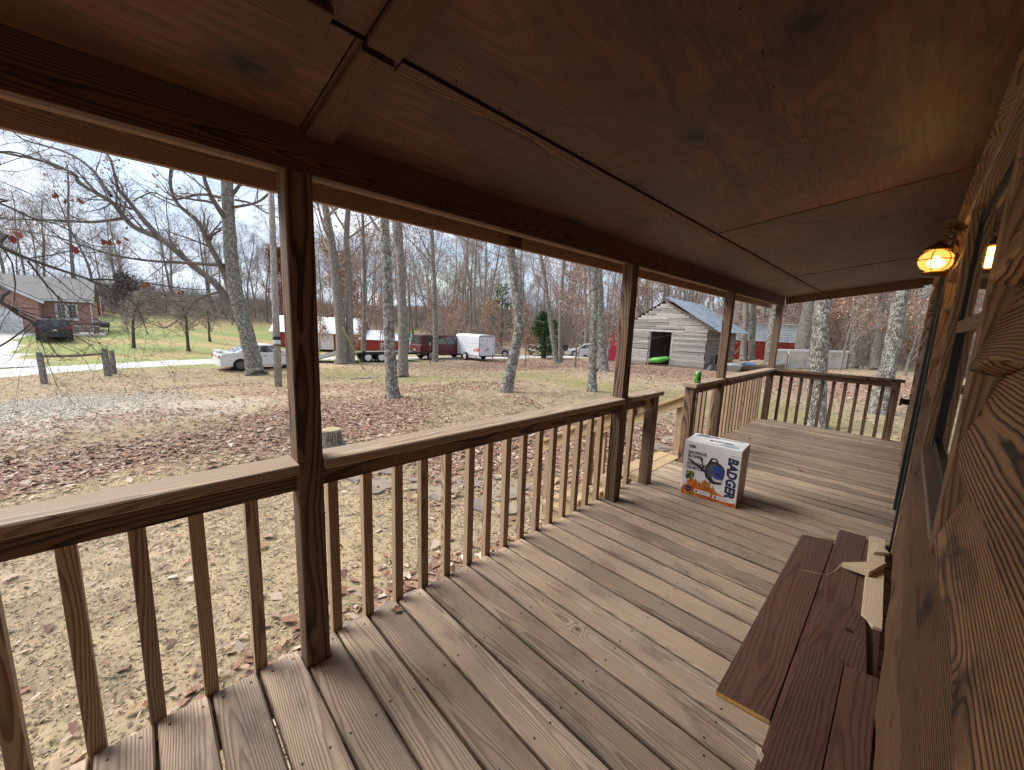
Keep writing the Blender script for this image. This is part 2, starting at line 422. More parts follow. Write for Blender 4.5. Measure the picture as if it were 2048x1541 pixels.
# ------------------------------------------------------------------ railings
def railing(label, y0, y1, bal, cap_ext=(0, 0)):
    t = thing('porch_railing', label, 'railing', (XI - 0.03, y0, 0), group='railings round the porch')
    plank('rail_cap', t, (XI - 0.04, y0 - cap_ext[0], 0.849), (XI - 0.04, y1 + cap_ext[1], 0.849), 0.14, 0.038, M_CAP, ch=0.005)
    plank('under_rail', t, (XI - 0.05, y0, 0.789), (XI - 0.05, y1, 0.789), 0.04, 0.08, M_POST, ch=0.002)
    for y in bal:
        plank('baluster', t, (XO - 0.022 + rng.uniform(-.002, .002), y + rng.uniform(-.006, .006), -0.15), (XO - 0.022 + rng.uniform(-.002, .002), y + rng.uniform(-.006, .006), 0.828), 0.042, 0.040, M_BAL, up=(1, 0, 0), ch=0.002)
        yield_c = None
    # nailer on the outside that carries the baluster tops
    return t
def spread(a, b, st): n = int((b - a) / st + 0.5); return [a + i * (b - a) / n for i in range(n + 1)]
railing('porch railing running left of the nearest post out of the picture', Y0, 0.384, [-1.25, -1.1, -0.95, -0.8, -0.65, -0.505, -0.355, -0.205, -0.053, 0.098, 0.25])
_t = railing('long porch railing between the nearest post and the step opening post', 0.475, 2.689, [0.40 + 0.149 * i + 0.15 for i in range(15)])
railing('very short railing between roof post and near newel at the steps', 2.78, 3.254, [2.86, 2.985, 3.13], (0, 0.115))
railing('short railing beside the far newel with a green can on its cap', 4.235, 5.029, [4.33, 4.47, 4.61, 4.75, 4.89], (0.115, 0))
railing('railing of close set balusters leading to the far corner post', 5.12, 7.499, [5.2 + 0.148 * i for i in range(16)])
t = thing('porch_railing', 'railing across the far end of the porch, backlit shade in its wood colour', 'railing', (-0.8, 7.54, 0), group='railings round the porch')
plank('rail_cap', t, (XI + 0.001, 7.56, 0.849), (0.03, 7.56, 0.849), 0.14, 0.038, M_POST, ch=0.005)  # cap and balusters in the darker post wood: backlit shade put into the colour
plank('under_rail', t, (XI + 0.001, 7.575, 0.789), (-0.101, 7.575, 0.789), 0.04, 0.08, M_POST, ch=0.002)
for i in range(10):
    x = XI + 0.10 + i * 0.136
    if x > -0.12: break
    plank('baluster', t, (x, 7.642, -0.15), (x, 7.642, 0.828), 0.042, 0.040, M_POST, up=(1, 0, 0), ch=0.002)

# ------------------------------------------------------------------ roof over the porch
SL, ZC, XS = 0.135, 2.02, -1.04   # ceiling slope, ceiling height at the posts, long seam
def ceil_z(x): return ZC + SL * (x - XI)
roof = thing('porch_roof', 'dark brown plywood ceiling and beam of the porch roof', 'roof', (0, 0, 0))
yb0, yb1 = -3.4, 7.66
plank('beam', roof, (XI - 0.019, yb0, (ZB + 2.03) / 2), (XI - 0.019, 3.05, (ZB + 2.03) / 2), 0.038, 2.03 - ZB, M_BEAM, ch=0.002)
plank('beam', roof, (XI - 0.019, 3.053, (ZB + 2.03) / 2), (XI - 0.019, 7.595, (ZB + 2.03) / 2), 0.038, 2.03 - ZB, M_BEAM, ch=0.002)
plank('beam_ply', roof, (XI - 0.064, yb0, (ZB + 2.03) / 2 + .003), (XI - 0.064, 7.595, (ZB + 2.03) / 2 + .003), 0.05, 2.03 - ZB - .006, M_TRIM, ch=0.002)
M_FASC = wood('fascia_wood', (0.46, 0.285, 0.185), (0.25, 0.14, 0.085), 0.005, 0.7, None, 0, 0.65, 0.3, 0.15, 0.3)  # lighter copy of the roof trim: bounced light put into the colour
plank('fascia_board', roof, (-1.705, yb0, 1.935), (-1.705, 1.62, 1.935), 0.022, 0.17, M_FASC, ch=0.002)
plank('fascia_board', roof, (-1.705, 1.624, 1.935), (-1.705, 7.72, 1.935), 0.022, 0.17, M_FASC, ch=0.002)
plank('splice_block', roof, (-1.682, 1.58, 1.915), (-1.682, 1.67, 1.915), 0.02, 0.13, M_BEAM, ch=0.002)
plank('soffit_board', roof, (-1.645, yb0, 2.005), (-1.645, 7.7, 2.005), 0.098, 0.012, M_TRIM, ch=0.001)
def panel(xa, xb, ya, yb, dz=0.0):
    th = 0.012; mb = MB(); xc, yc = (xa + xb) / 2, (ya + yb) / 2
    hw, hl = (xb - xa) / 2 - 0.002, (yb - ya) / 2 - 0.0025
    m = Matrix.Rotation(-math.atan(SL), 4, 'X')      # local x runs along the porch, local y across
    mb.box((-hl, -hw, -th / 2), (hl, hw, th / 2))
    o = mb.build('ceiling_panel', M_PLY, roof)
    o.matrix_local = Matrix.Translation((xc, yc, ceil_z(xc) + th / 2 + dz)) @ Matrix.Rotation(math.radians(90), 4, 'Z') @ Matrix.Rotation(-math.atan(SL), 4, 'X')
    return o
for ya, yb in ((-3.4, -2.0), (-2.0, 0.44), (0.44, 2.95), (2.95, 5.5), (5.5, 7.64)):
    panel(XI, XS, ya, yb, -0.0015); 
for ya, yb in ((-3.4, -1.98), (-1.98, 0.46), (0.46, 2.96), (2.96, 5.52), (5.52, 7.64)):
    panel(XS, 0.22, ya, yb, 0.0015)
mb = MB()                                                        # solid roof above
mb.prism([(-1.72, ceil_z(-1.72) + 0.05), (0.6, ceil_z(0.6) + 0.05), (0.6, ceil_z(0.6) + 0.13), (-1.72, ceil_z(-1.72) + 0.13)], 'y', yb0 - .02, 7.74)
mb.build('roof_deck', M_BEAM, roof)
sl = Vector((1, 0, SL)).normalized(); upn = Vector((-SL, 0, 1)).normalized()
def cpt(x, y, off): return Vector((x, y, ceil_z(x))) - upn * off
plank('batten', roof, cpt(XI + 0.005, 0.50, 0.012), cpt(XS - 0.01, 0.50, 0.012), 0.088, 0.019, M_BATT, up=upn)
plank('batten', roof, cpt(XS + 0.01, 0.505, 0.009), cpt(0.15, 0.505, 0.009), 0.088, 0.019, M_BATT, up=upn)
plank('batten', roof, cpt(XS, -3.3, 0.012), cpt(XS, 0.37, 0.012), 0.088, 0.019, M_BATT, up=upn)
for ya, yb in ((0.56, 7.6),):
    plank('seam_strip', roof, cpt(XS - 0.02, ya, 0.0045), cpt(XS - 0.02, yb, 0.0045), 0.045, 0.005, M_BEAM, up=upn, ch=0.001)
for y in (2.95, 5.5):
    plank('seam_strip', roof, cpt(XS + 0.01, y, 0.001), cpt(0.15, y, 0.001), 0.008, 0.004, M_BEAM, up=upn, ch=0.001)
nl = MB()
for ys_ in (0.47, 2.93, 2.985, 5.48, 5.545):
    for i in range(14):
        x_ = XI + .06 + i * .117 + rng.uniform(-.02, .02)
        if abs(x_ - XS) > .06 and x_ < .1 and not (0.4 < ys_ < .6): p_ = cpt(x_, ys_ + rng.uniform(-.006, .006), 0.0); nl.obox(Matrix.Translation(p_ - upn * .0005), (.005, .005, .003))
for i in range(34):
    for x_ in (XS + .025, -.4): p_ = cpt(x_ + rng.uniform(-.008, .008), .7 + i * .203 + rng.uniform(-.02, .02), 0.0); nl.obox(Matrix.Translation(p_ - upn * .0005), (.005, .005, .003))
o = nl.build('nail_head', M_DARK, roof); o['kind'] = 'stuff'
# rake board at the far end
plank('rake_board', roof, Vector((XI + 0.002, 7.665, ceil_z(XI) - 0.045)), Vector((0.02, 7.665, ceil_z(0.02) - 0.045)), 0.03, 0.12, M_TRIM, up=upn, ch=0.002)
plank('rake_board', roof, Vector((XI + 0.002, 7.72, ceil_z(XI) + 0.0)), Vector((0.45, 7.72, ceil_z(0.45) + 0.0)), 0.022, 0.14, M_CASING, up=upn, ch=0.002)

# ------------------------------------------------------------------ cabin wall with lapped siding
wall = thing('cabin_wall', 'brown lapped board wall of the cabin beside the deck', 'wall', (0.17, 0, 0))
M_SHEATH = plain('wall_sheathing', (0.10, 0.065, 0.045), 0.8)
def wall_part(name, a, b, mat, parent=wall, bevel=0.0):
    mb = MB(); L = parent.location if parent.parent is None else Vector((0.17, 0, 0))
    mb.box([a[i] - L[i] for i in range(3)], [b[i] - L[i] for i in range(3)])
    return mb.build(name, mat, parent, bevel=bevel)
WY0, WY1 = 1.33, 2.38; WZ0, WZ1 = 0.95, 1.895      # window opening
DY0, DY1 = 3.50, 4.42                              # door
wall_part('sheathing', (0.165, -3.4, -0.74), (0.30, WY0, 2.26), M_SHEATH)
wall_part('sheathing', (0.165, WY0 + .001, -0.74), (0.30, WY1, WZ0), M_SHEATH)
wall_part('sheathing', (0.165, WY0 + .001, WZ1), (0.30, WY1, 2.26), M_SHEATH)
wall_part('sheathing', (0.165, WY1 + .001, -0.74), (0.30, DY0, 2.26), M_SHEATH)
wall_part('sheathing', (0.165, DY0 + .001, 2.05), (0.30, DY1, 2.26), M_SHEATH)
wall_part('sheathing', (0.165, DY1 + .001, -0.74), (0.30, 7.95, 2.26), M_SHEATH)
th = math.radians(14); sdir = Vector((math.sin(th), 0, math.cos(th))); nrm = Vector((-math.cos(th), 0, math.sin(th)))
def siding_board(c, ya, yb, w, t):
    L = yb - ya; n = max(4, int(L / 0.09)); V_, F_ = [], []; sd = rng.uniform(0, 99)
    for i in range(n + 1):
        x = -L / 2 + L * i / n; k = mnoise.noise(Vector((x * 2.6, sd, 0))) * .042 + mnoise.noise(Vector((x * 8.0, sd, 4))) * .014     # waney lower edge
        b = mnoise.noise(Vector((x * 3.0, sd, 9))) * .004
        V_ += [(x, -w / 2, -t / 2), (x, -w / 2, t / 2), (x, w / 2 + k - .004, t / 2 + b), (x, w / 2 + k, t / 2 - .005 + b), (x, w / 2 + k, -t / 2)]
    for i in range(n):
        for j in range(5): a, b2 = i * 5 + j, i * 5 + (j + 1) % 5; F_.append((a, b2, b2 + 5, a + 5))
    F_ += [(4, 3, 2, 1, 0), tuple(n * 5 + j for j in range(5))]
    mb = MB(); mb.add(V_, F_); o = mb.build('siding_board', M_SIDING, wall); m = frame((0, 1, 0), nrm); m.translation = Vector((c[0], (ya + yb) / 2, c[2])) - wall.location; o.matrix_local = m
zb = 0.13 - 0.205 * 4
ci = 0
while zb < 2.2:
    segs = [(-3.4, 1.272), (2.432, 3.36), (4.56, 7.95)]
    if zb + 0.2 < 0.96: segs = [(-3.4, 3.36), (4.56, 7.95)]
    if zb > 1.9: segs = [(-3.4, 7.95)]
    for ya, yb in segs:
        w = 0.235 if zb < 2.0 else 0.14
        jz = rng.uniform(-.012, .012); c = Vector((0.101 + 0.019, 0, zb + jz)) + sdir * (w / 2)
        for cut in ([(ya, yb)] if yb - ya < 2.9 else [(ya, ya + (yb - ya) * (0.45 if ci % 2 else 0.6)), (ya + (yb - ya) * (0.45 if ci % 2 else 0.6) + 0.003, yb)]):
            siding_board(c, cut[0], cut[1], w + 0.02, 0.040)
    zb += 0.205; ci += 1
# window
win = bpy.data.objects.new('window', None); link(win, wall); win.location = (0, 0, 0); KIDS.setdefault(wall.name, []).append(win)
def glass(name, c, rough=0.04):
    t = NT(name); n = t.noise(t.obj(), 3.0, 3.0)
    return t.bsdf(t.mix(n, c, tuple(q * 0.7 for q in c)), rough, 0.0, 0.9, None, Coat_Weight=1.0, Coat_Roughness=0.02)
M_PANE = glass('window_glass_dark', (0.012, 0.014, 0.016)); M_PANE_REFL = glass('window_glass_reflection', (0.16, 0.135, 0.11), 0.05)  # upper pane: reflected ceiling painted into the glass colour
M_SCREEN = plain('window_black_frame', (0.018, 0.018, 0.02), 0.5)
def wplank(name, par, a, b, mat, ch=.003):
    d = [b[i] - a[i] for i in range(3)]; k = max(range(3), key=lambda i: d[i]); c = [(a[i] + b[i]) / 2 - (0.17 if i == 0 else 0) for i in range(3)]
    p, q = list(c), list(c); p[k] = a[k] - (0.17 if k == 0 else 0); q[k] = b[k] - (0.17 if k == 0 else 0)
    up = (-1, 0, 0) if k != 0 else (0, 0, 1); t = d[0] if k != 0 else d[2]; w = [d[i] for i in range(3) if i != k and i != (0 if k != 0 else 2)][0]
    return plank(name, par, p, q, w, t, mat, up=up, ch=ch)
wplank('casing', win, (0.098, WY0 - 0.052, WZ0 - 0.035), (0.164, WY0, WZ1 + 0.02), M_CASING)
wplank('casing', win, (0.098, WY1, WZ0 - 0.035), (0.164, WY1 + 0.048, WZ1 + 0.02), M_CASING)
wplank('casing', win, (0.092, WY0 - 0.052, WZ1 + 0.021), (0.164, WY1 + 0.048, WZ1 + 0.075), M_CASING)
mb = MB(); mb.prism([(0.096 - .17, WZ0 - 0.028), (0.155 - .17, WZ0 - 0.014), (0.155 - .17, WZ0 + 0.014), (0.096 - .17, WZ0)], 'y', WY0 + .001, WY1 - .001)
mb.build('sill', M_CAP, win, bevel=.003)
for ya, yb in ((WY0 + .001, WY0 + 0.03), (WY1 - 0.045, WY1 - .001)):
    wall_part('sash_stile', (0.122, ya, WZ0 + 0.02), (0.16, yb, WZ1 - .001), M_SCREEN, win)
wall_part('sash_rail', (0.124, WY0 + .031, WZ0 + 0.02), (0.158, WY1 - .046, WZ0 + 0.055), M_SCREEN, win)
wplank('meeting_rail', win, (0.118, WY0 + .031, 1.44), (0.158, WY1 - .046, 1.485), M_CASING)
wall_part('sash_rail', (0.124, WY0 + .031, WZ1 - .05), (0.158, WY1 - .046, WZ1 - .001), M_SCREEN, win)
o = wall_part('pane', (0.134, WY0 + .031, WZ0 + 0.056), (0.140, WY1 - .046, 1.439), M_PANE, win); o['label'] = 'dark lower window pane'
o = wall_part('pane', (0.128, WY0 + .031, 1.486), (0.134, WY1 - .046, WZ1 - .051), M_PANE_REFL, win); o['label'] = 'upper window pane with ceiling reflection put into its colour'
# door
door = bpy.data.objects.new('door', None); link(door, wall); KIDS.setdefault(wall.name, []).append(door)
wplank('door_casing', door, (0.100, DY0 - 0.13, -0.02), (0.164, DY0 - 0.04, 2.10), M_CASING)
wplank('door_casing', door, (0.100, DY1 + 0.04, -0.02), (0.164, DY1 + 0.13, 2.10), M_CASING)
wplank('door_casing', door, (0.100, DY0 - 0.13, 2.101), (0.164, DY1 + 0.13, 2.17), M_CASING)
M_DOOR = plain('black_green_paint', (0.012, 0.02, 0.018), 0.35, 0, 0.5)
wall_part('storm_frame', (0.088, DY0 - 0.035, 0.012), (0.16, DY0 + 0.03, 2.09), M_DOOR, door, .003)
wall_part('storm_frame', (0.088, DY1 - 0.03, 0.012), (0.16, DY1 + 0.035, 2.09), M_DOOR, door, .003)
wall_part('door_leaf', (0.115, DY0 + 0.031, 0.012), (0.14, DY1 - 0.031, 2.07), M_DOOR, door, .003)
hd = MB(); hd.box((0.02 - .17, DY1 - 0.09, 0.90), (0.061 - .17, DY1 - 0.06, 0.945)); hd.box((0.005 - .17, DY1 - 0.14, 0.895), (0.0195 - .17, DY1 - 0.035, 0.95))
hd.build('handle', M_DARK, door, bevel=.004)
plank('corner_board', wall, (0.19, 7.967, -0.74), (0.19, 7.967, 2.24), 0.024, 0.18, M_CASING, up=(-1, 0, 0))

# ------------------------------------------------------------------ porch steps
steps = thing('porch_steps', 'pale wooden steps with sloping handrails leading down from the deck', 'steps', (-2.1, 3.7, -0.72))
SY0, SY1 = 3.12, 4.33
plank('tread', steps, (XO - 0.070, SY0 + .27, -0.019), (XO - 0.070, SY1, -0.019), 0.124, 0.038, M_STEP)
plank('tread', steps, (XO - 0.199, SY0, -0.019), (XO - 0.199, SY1, -0.019), 0.124, 0.038, M_STEP)
for i, zt in enumerate((-0.18, -0.36, -0.54)):
    x = -1.905 - 0.245 * i
    plank('tread', steps, (x - 0.062, SY0, zt - 0.019), (x - 0.062, SY1, zt - 0.019), 0.124, 0.038, M_STEP)
    plank('tread', steps, (x - 0.191, SY0, zt - 0.019), (x - 0.191, SY1, zt - 0.019), 0.124, 0.038, M_STEP)
for y in (SY0 + 0.06, (SY0 + SY1) / 2, SY1 - 0.06):
    mb = MB(); P = [(-1.65, -0.039)]
    P += [(-1.89, -0.039), (-1.89, -0.219), (-2.135, -0.219), (-2.135, -0.399), (-2.38, -0.399), (-2.38, -0.579), (-2.62, -0.579), (-2.62, -0.74), (-2.42, -0.74), (-1.65, -0.30)]
    mb.prism([(a + 2.1, b + 0.72) for a, b in P], 'y', y - 0.019 - 3.7, y + 0.019 - 3.7); mb.build('stringer', M_STEP, steps)
def rail(y, x0, z0, x1, z1):
    plank('handrail', steps, (x0, y, z0), (x1, y, z1), 0.038, 0.10, M_STEP)
    plank('handrail_cap', steps, (x0 + .01, y, z0 + 0.07), (x1 - .01, y, z1 + 0.07), 0.10, 0.03, M_STEP)
rail(3.16, -1.50, 0.775, -2.68, 0.075)
rail(4.33, -1.55, 0.70, -2.74, 0.05)
plank('rail_post', steps, (-2.64, 3.205, -0.76), (-2.64, 3.205, 0.10), 0.05, 0.089, M_BAL, up=(1, 0, 0))
plank('rail_post', steps, (-2.68, 4.375, -0.76), (-2.68, 4.375, 0.07), 0.05, 0.089, M_BAL, up=(1, 0, 0))
plank('rail_post', steps, (-2.10, 3.205, -0.74), (-2.10, 3.205, 0.37), 0.05, 0.05, M_BAL, up=(1, 0, 0))
plank('rail_post', steps, (-1.70, 4.375, -0.74), (-1.70, 4.375, 0.60), 0.05, 0.089, M_BAL, up=(1, 0, 0))

# ------------------------------------------------------------------ the carton
BW, BD, BH = 0.4377, 0.307, 0.483
carton = thing('cardboard_carton', 'white backpack blower carton with orange leaf print standing on the deck', 'box', (-1.239, 3.343, 0.0), math.radians(4.69))
t_ = NT('carton_white'); M_CARD = t_.bsdf(t_.mix(t_.step(t_.noise(t_.obj(), 9.0, 4.0), .4, .8), (0.80, 0.80, 0.82), (0.66, 0.65, 0.67)), 0.38, 0, 0.4)
t_ = NT('carton_side'); M_CARD2 = t_.bsdf(t_.mix(t_.step(t_.noise(t_.obj(), 7.0, 5.0, .6, .5), .45, .65), (0.52, 0.44, 0.38), (0.30, 0.23, 0.19)), 0.5, 0, 0.3)
mb = MB(); mb.box((0, 0, 0), (BW, BD, BH)); mb.build('carton_body', M_CARD, carton, bevel=0.006, seg=3)
def pm(name, c, rough=0.4): return plain(name, c, rough, 0, 0.4, 0.06, 20)
K = dict(navy=pm('ink_navy', (0.022, 0.03, 0.07)), grey=pm('ink_grey', (0.35, 0.36, 0.4)), char=pm('ink_charcoal', (0.028, 0.028, 0.032)), blue=pm('ink_blue', (0.035, 0.075, 0.36)),
         lt=pm('ink_light_grey', (0.62, 0.63, 0.66)), mid=pm('ink_mid_grey', (0.10, 0.10, 0.115)), white=pm('ink_white', (0.85, 0.85, 0.87)), steel=pm('ink_pale_blue', (0.42, 0.46, 0.55)))
t_ = NT('ink_photo'); M_PHOTO = t_.bsdf(t_.mix(t_.step(t_.noise(t_.obj(), 38.0, 2.0), .47, .53), (0.30, 0.36, 0.10), (0.03, 0.035, 0.03)), .4)
t_ = NT('ink_leaves'); _n = t_.noise(t_.obj(), 26.0, 5.0, .65, .8); _v = t_.voro(t_.obj(), 45.0, out=1)
M_FLAME = t_.bsdf(t_.mix(t_.step(t_.noise(t_.obj(), 18.0, 3.0), .5, .62), t_.mix(t_.step(_n, .38, .64), (0.42, 0.05, 0.012), (0.72, 0.25, 0.05)), t_.mix(0.5, (0.16, 0.03, 0.01), (0.5, 0.30, 0.06))), .4)
lay = [0]
def front_print(name, polys, mat, lift=0.0006):
    mb = MB()
    for P in polys:
        mb.add([(a, -lift, b) for a, b in P], [tuple(range(len(P)))])
    return mb.build(name, mat, carton)
def rect(a, b, c, d): return [(a, b), (c, b), (c, d), (a, d)]
def rrect(a, b, c, d, r, n=4):
    P = []
    for cx_, cz_, s in ((c - r, d - r, 0), (a + r, d - r, 1), (a + r, b + r, 2), (c - r, b + r, 3)):
        P += [(cx_ + r * math.cos(math.pi / 2 * (s + i / n)), cz_ + r * math.sin(math.pi / 2 * (s + i / n))) for i in range(n + 1)]
    return P
def text(body, size, x, z, mat, lift=0.0014, rot=0.0, shear=0.0, sx=1.0, off=0.0, parent=carton, space=1.0, plane='front'):
    cu = bpy.data.curves.new('t', 'FONT'); cu.body = body; cu.size = size; cu.shear = shear; cu.offset = off; cu.space_character = space; cu.resolution_u = 3
    tmp = bpy.data.objects.new('t', cu); COL.objects.link(tmp)
    me = bpy.data.meshes.new_from_object(tmp.evaluated_get(bpy.context.evaluated_depsgraph_get()))
    bpy.data.objects.remove(tmp); bpy.data.curves.remove(cu)
    me.materials.clear(); me.materials.append(mat); me.name = 'lettering'
    o = bpy.data.objects.new('lettering', me); link(o, parent); KIDS.setdefault(parent.name, []).append(o)
    if plane == 'front': o.matrix_local = Matrix.Translation((x, -lift, z)) @ Matrix.Rotation(math.pi / 2, 4, 'X') @ Matrix.Rotation(rot, 4, 'Z') @ Matrix.Diagonal((sx, 1, 1, 1))
    elif plane == 'top': o.matrix_local = Matrix.Translation((x, z, BH + lift)) @ Matrix.Rotation(rot, 4, 'Z') @ Matrix.Diagonal((sx, 1, 1, 1))
    else: o.matrix_local = plane @ Matrix.Diagonal((sx, 1, 1, 1))
    return o
# leaf spray along the foot of the carton
rg = random.Random(3); top = []
N = 70
for i in range(N + 1):
    u = i / N; env = 0.035 + 0.125 * math.exp(-((u - 0.46) / 0.26) ** 2) + 0.085 * math.exp(-((u - 0.16) / 0.12) ** 2) - 0.02 * u
    top.append((0.004 + u * (BW - 0.008), max(0.03, env + (rg.uniform(-.026, .026) if 0 < i < N else 0))))
front_print('leaf_print', [[(0.004, 0.004)] + [(BW - 0.004, 0.004)] + top[::-1]], M_FLAME, 0.0006)
front_print('badge_print', [rrect(0.038, 0.385 + 0.038, 0.088, 0.448, .002)], K['navy'], .0012)
text('52cc', 0.019, 0.043, 0.4285, K['white'], .0018, sx=1.0)
text('BACKPACK', 0.036, 0.036, 0.372, K['navy'], off=0.0012, sx=0.80); text('BLOWER', 0.036, 0.036, 0.338, K['navy'], off=0.0012, sx=0.80)
text('SOPLADOR', 0.036, 0.034, 0.272, K['navy'], off=0.0012, sx=0.80); text('DE MOCHILA', 0.036, 0.034, 0.238, K['navy'], off=0.0012, sx=0.80)
front_print('photo_print', [rrect(0.034, 0.142, 0.102, 0.216, .004)], M_PHOTO, .0012)
front_print('shield_print', [[(0.035 + 0.027, 0.02), (0.087, 0.045), (0.089, 0.07), (0.062, 0.088), (0.036, 0.07), (0.038, 0.045)]], K['navy'], .0012)
text('BRUSHLESS', 0.0075, 0.0405, 0.052, K['white'], .0018); 
front_print('caption_print', [rrect(0.115, 0.034, 0.242, 0.068, .006)], K['white'], .0012); front_print('caption_print', [rrect(0.262, 0.030, 0.400, 0.060, .006)], K['white'], .0012)
front_print('caption_mark', [rrect(0.124, 0.042, 0.142, 0.060, .004)], K['navy'], .0018); front_print('caption_mark', [rrect(0.272, 0.036, 0.290, 0.054, .003)], K['navy'], .0018)
for q_ in ((0.150, 0.053, 0.232, 0.057), (0.150, 0.044, 0.225, 0.048), (0.297, 0.046, 0.388, 0.050), (0.297, 0.038, 0.372, 0.042)): front_print('caption_line', [rect(*q_)], K['grey'], .0018)
text('BADGER', 0.098, 0.348, 0.410, K['navy'], .0014, rot=-math.pi / 2, shear=0.15, sx=0.90, off=0.0046)
text('WILD', 0.022, 0.356, 0.418, K['grey'], .0014, sx=1.1, space=1.2)
front_print('fine_print', [rect(0.352, 0.072, 0.40, 0.075)], K['grey'], .0012)
# printed picture of the blower
def ell(cx_, cz_, a, b, n=26, r=0.0): return [(cx_ + a * math.cos(2 * math.pi * i / n) * math.cos(r) - b * math.sin(2 * math.pi * i / n) * math.sin(r), cz_ + a * math.cos(2 * math.pi * i / n) * math.sin(r) + b * math.sin(2 * math.pi * i / n) * math.cos(r)) for i in range(n)]
def stroke(p, q, w0, w1):
    d = Vector((q[0] - p[0], q[1] - p[1])).normalized(); n = Vector((-d[1], d[0]))
    return [(p[0] + n[0] * w0, p[1] + n[1] * w0), (p[0] - n[0] * w0, p[1] - n[1] * w0), (q[0] - n[0] * w1, q[1] - n[1] * w1), (q[0] + n[0] * w1, q[1] + n[1] * w1)]
bl = [stroke((0.040, 0.322), (0.110, 0.284), 0.0075, 0.0095), stroke((0.108, 0.287), (0.178, 0.245), 0.011, 0.012), stroke((0.165, 0.26), (0.150, 0.325), 0.0055, 0.0045), ell(0.149, 0.335, 0.009, 0.015), ell(0.157, 0.248, 0.010, 0.010)]
front_print('blower_tube_print', bl, K['char'], .0012)
front_print('blower_body_print', [[(0.182, 0.29), (0.200, 0.325), (0.215, 0.366), (0.228, 0.374), (0.256, 0.374), (0.266, 0.366), (0.278, 0.340), (0.310, 0.322), (0.330, 0.29), (0.325, 0.22), (0.310, 0.185), (0.322, 0.168), (0.30, 0.160), (0.26, 0.152), (0.232, 0.158), (0.212, 0.178), (0.190, 0.195), (0.180, 0.23)]], K['char'], .0012)
front_print('blower_ring_print', [ell(0.247, 0.262, 0.052, 0.066)], K['mid'], .0018)
front_print('blower_handle_gap', [[(0.226, 0.345), (0.232, 0.361), (0.253, 0.361), (0.260, 0.345)]], K['white'], .0018)
front_print('blower_cover_print', [[(0.236, 0.255), (0.243, 0.305), (0.262, 0.317), (0.300, 0.307), (0.324, 0.288), (0.330, 0.25), (0.318, 0.213), (0.29, 0.203), (0.262, 0.21)]], K['blue'], .0024)
front_print('blower_fin_print', [rect(0.290, 0.226 + i * 0.013, 0.326, 0.231 + i * 0.013) for i in range(5)] + [ell(0.283, 0.245, 0.012, 0.014)], K['char'], .0030)
front_print('blower_tank_print', [[(0.240, 0.225), (0.252, 0.206), (0.280, 0.200), (0.314, 0.206), (0.312, 0.185), (0.285, 0.176), (0.256, 0.180), (0.242, 0.2)]], K['lt'], .0030)
# narrow side and top of the carton
mb = MB(); mb.add([(BW + .0006, 0.005, 0.005), (BW + .0006, BD - .005, 0.005), (BW + .0006, BD - .005, BH - .01), (BW + .0006, 0.005, BH - .01)], [(0, 1, 2, 3)]); mb.build('side_print', M_CARD2, carton)
mb = MB()
for a, b, c, d in ((0.05, 0.26, 0.40, 0.275), (0.02, 0.235, 0.21, 0.25), (0.02, 0.205, 0.14, 0.216), (0.15, 0.02, 0.26, 0.03)):
    mb.add([(a, b, BH + .0012), (c, b, BH + .0012), (c, d, BH + .0012), (a, d, BH + .0012)], [(0, 1, 2, 3)])
mb.build('top_print', K['navy'], carton)
mb = MB(); mb.add([(0.09 + .055 * math.cos(i / 18 * 6.283), 0.262 + .022 * math.sin(i / 18 * 6.283), BH + .0016) for i in range(18)], [tuple(range(18))]); mb.build('top_picture', K['mid'], carton)
mb = MB(); mb.add([(0.33 + .075 * math.cos(i / 18 * 6.283), 0.06 + .045 * math.sin(i / 18 * 6.283), BH + .0012) for i in range(18)], [tuple(range(18))]); mb.build('top_picture', K['steel'], carton)
text('BADGER', 0.06, 0.16, 0.12, K['navy'], .0012, plane='top', sx=.8, off=.002)
mb = MB(); mb.box((0.012, BD / 2 - .024, BH + .0003), (BW - .012, BD / 2 - .022, BH + .0009)); mb.build('flap_seam', K['grey'], carton)

# ------------------------------------------------------------------ can on the rail cap
cp = on_z(1406, 767, 0.868); cp = Vector((min(max(cp.x, -1.6), -1.53), 4.27, 0.868))
can = thing('drink_can', 'green drink can standing on the rail cap by the steps', 'can', cp)
t_ = NT('can_green'); x_, y_, z_ = t_.sep(t_.obj()); _b = t_.step(t_.noise(t_.obj(), 34.0, 3.0), .45, .6)
M_CANP = t_.bsdf(t_.mix(t_.m('MULTIPLY', t_.step(z_, .03, .035), t_.step(z_, .105, .10)), t_.mix(_b, (0.06, 0.30, 0.06), (0.22, 0.42, 0.10)), t_.mix(_b, (0.03, 0.22, 0.04), (0.16, 0.50, 0.09))), .3, .35, .5)
M_ALU = plain('aluminium', (0.62, 0.63, 0.64), 0.3, 0.9)
mb = MB(); mb.lathe([(0.024, 0.0), (0.0265, 0.003), (0.033, 0.012), (0.033, 0.108), (0.028, 0.117)], 24); mb.build('can_body', M_CANP, can, True)
mb = MB(); mb.lathe([(0.028, 0.1172), (0.0285, 0.121), (0.026, 0.1215), (0.025, 0.118)], 24); mb.build('can_lid', M_ALU, can, True)
mb = MB(); mb.box((-.006, -.010, .1185), (.006, .012, .1205)); mb.build('pull_tab', M_ALU, can)

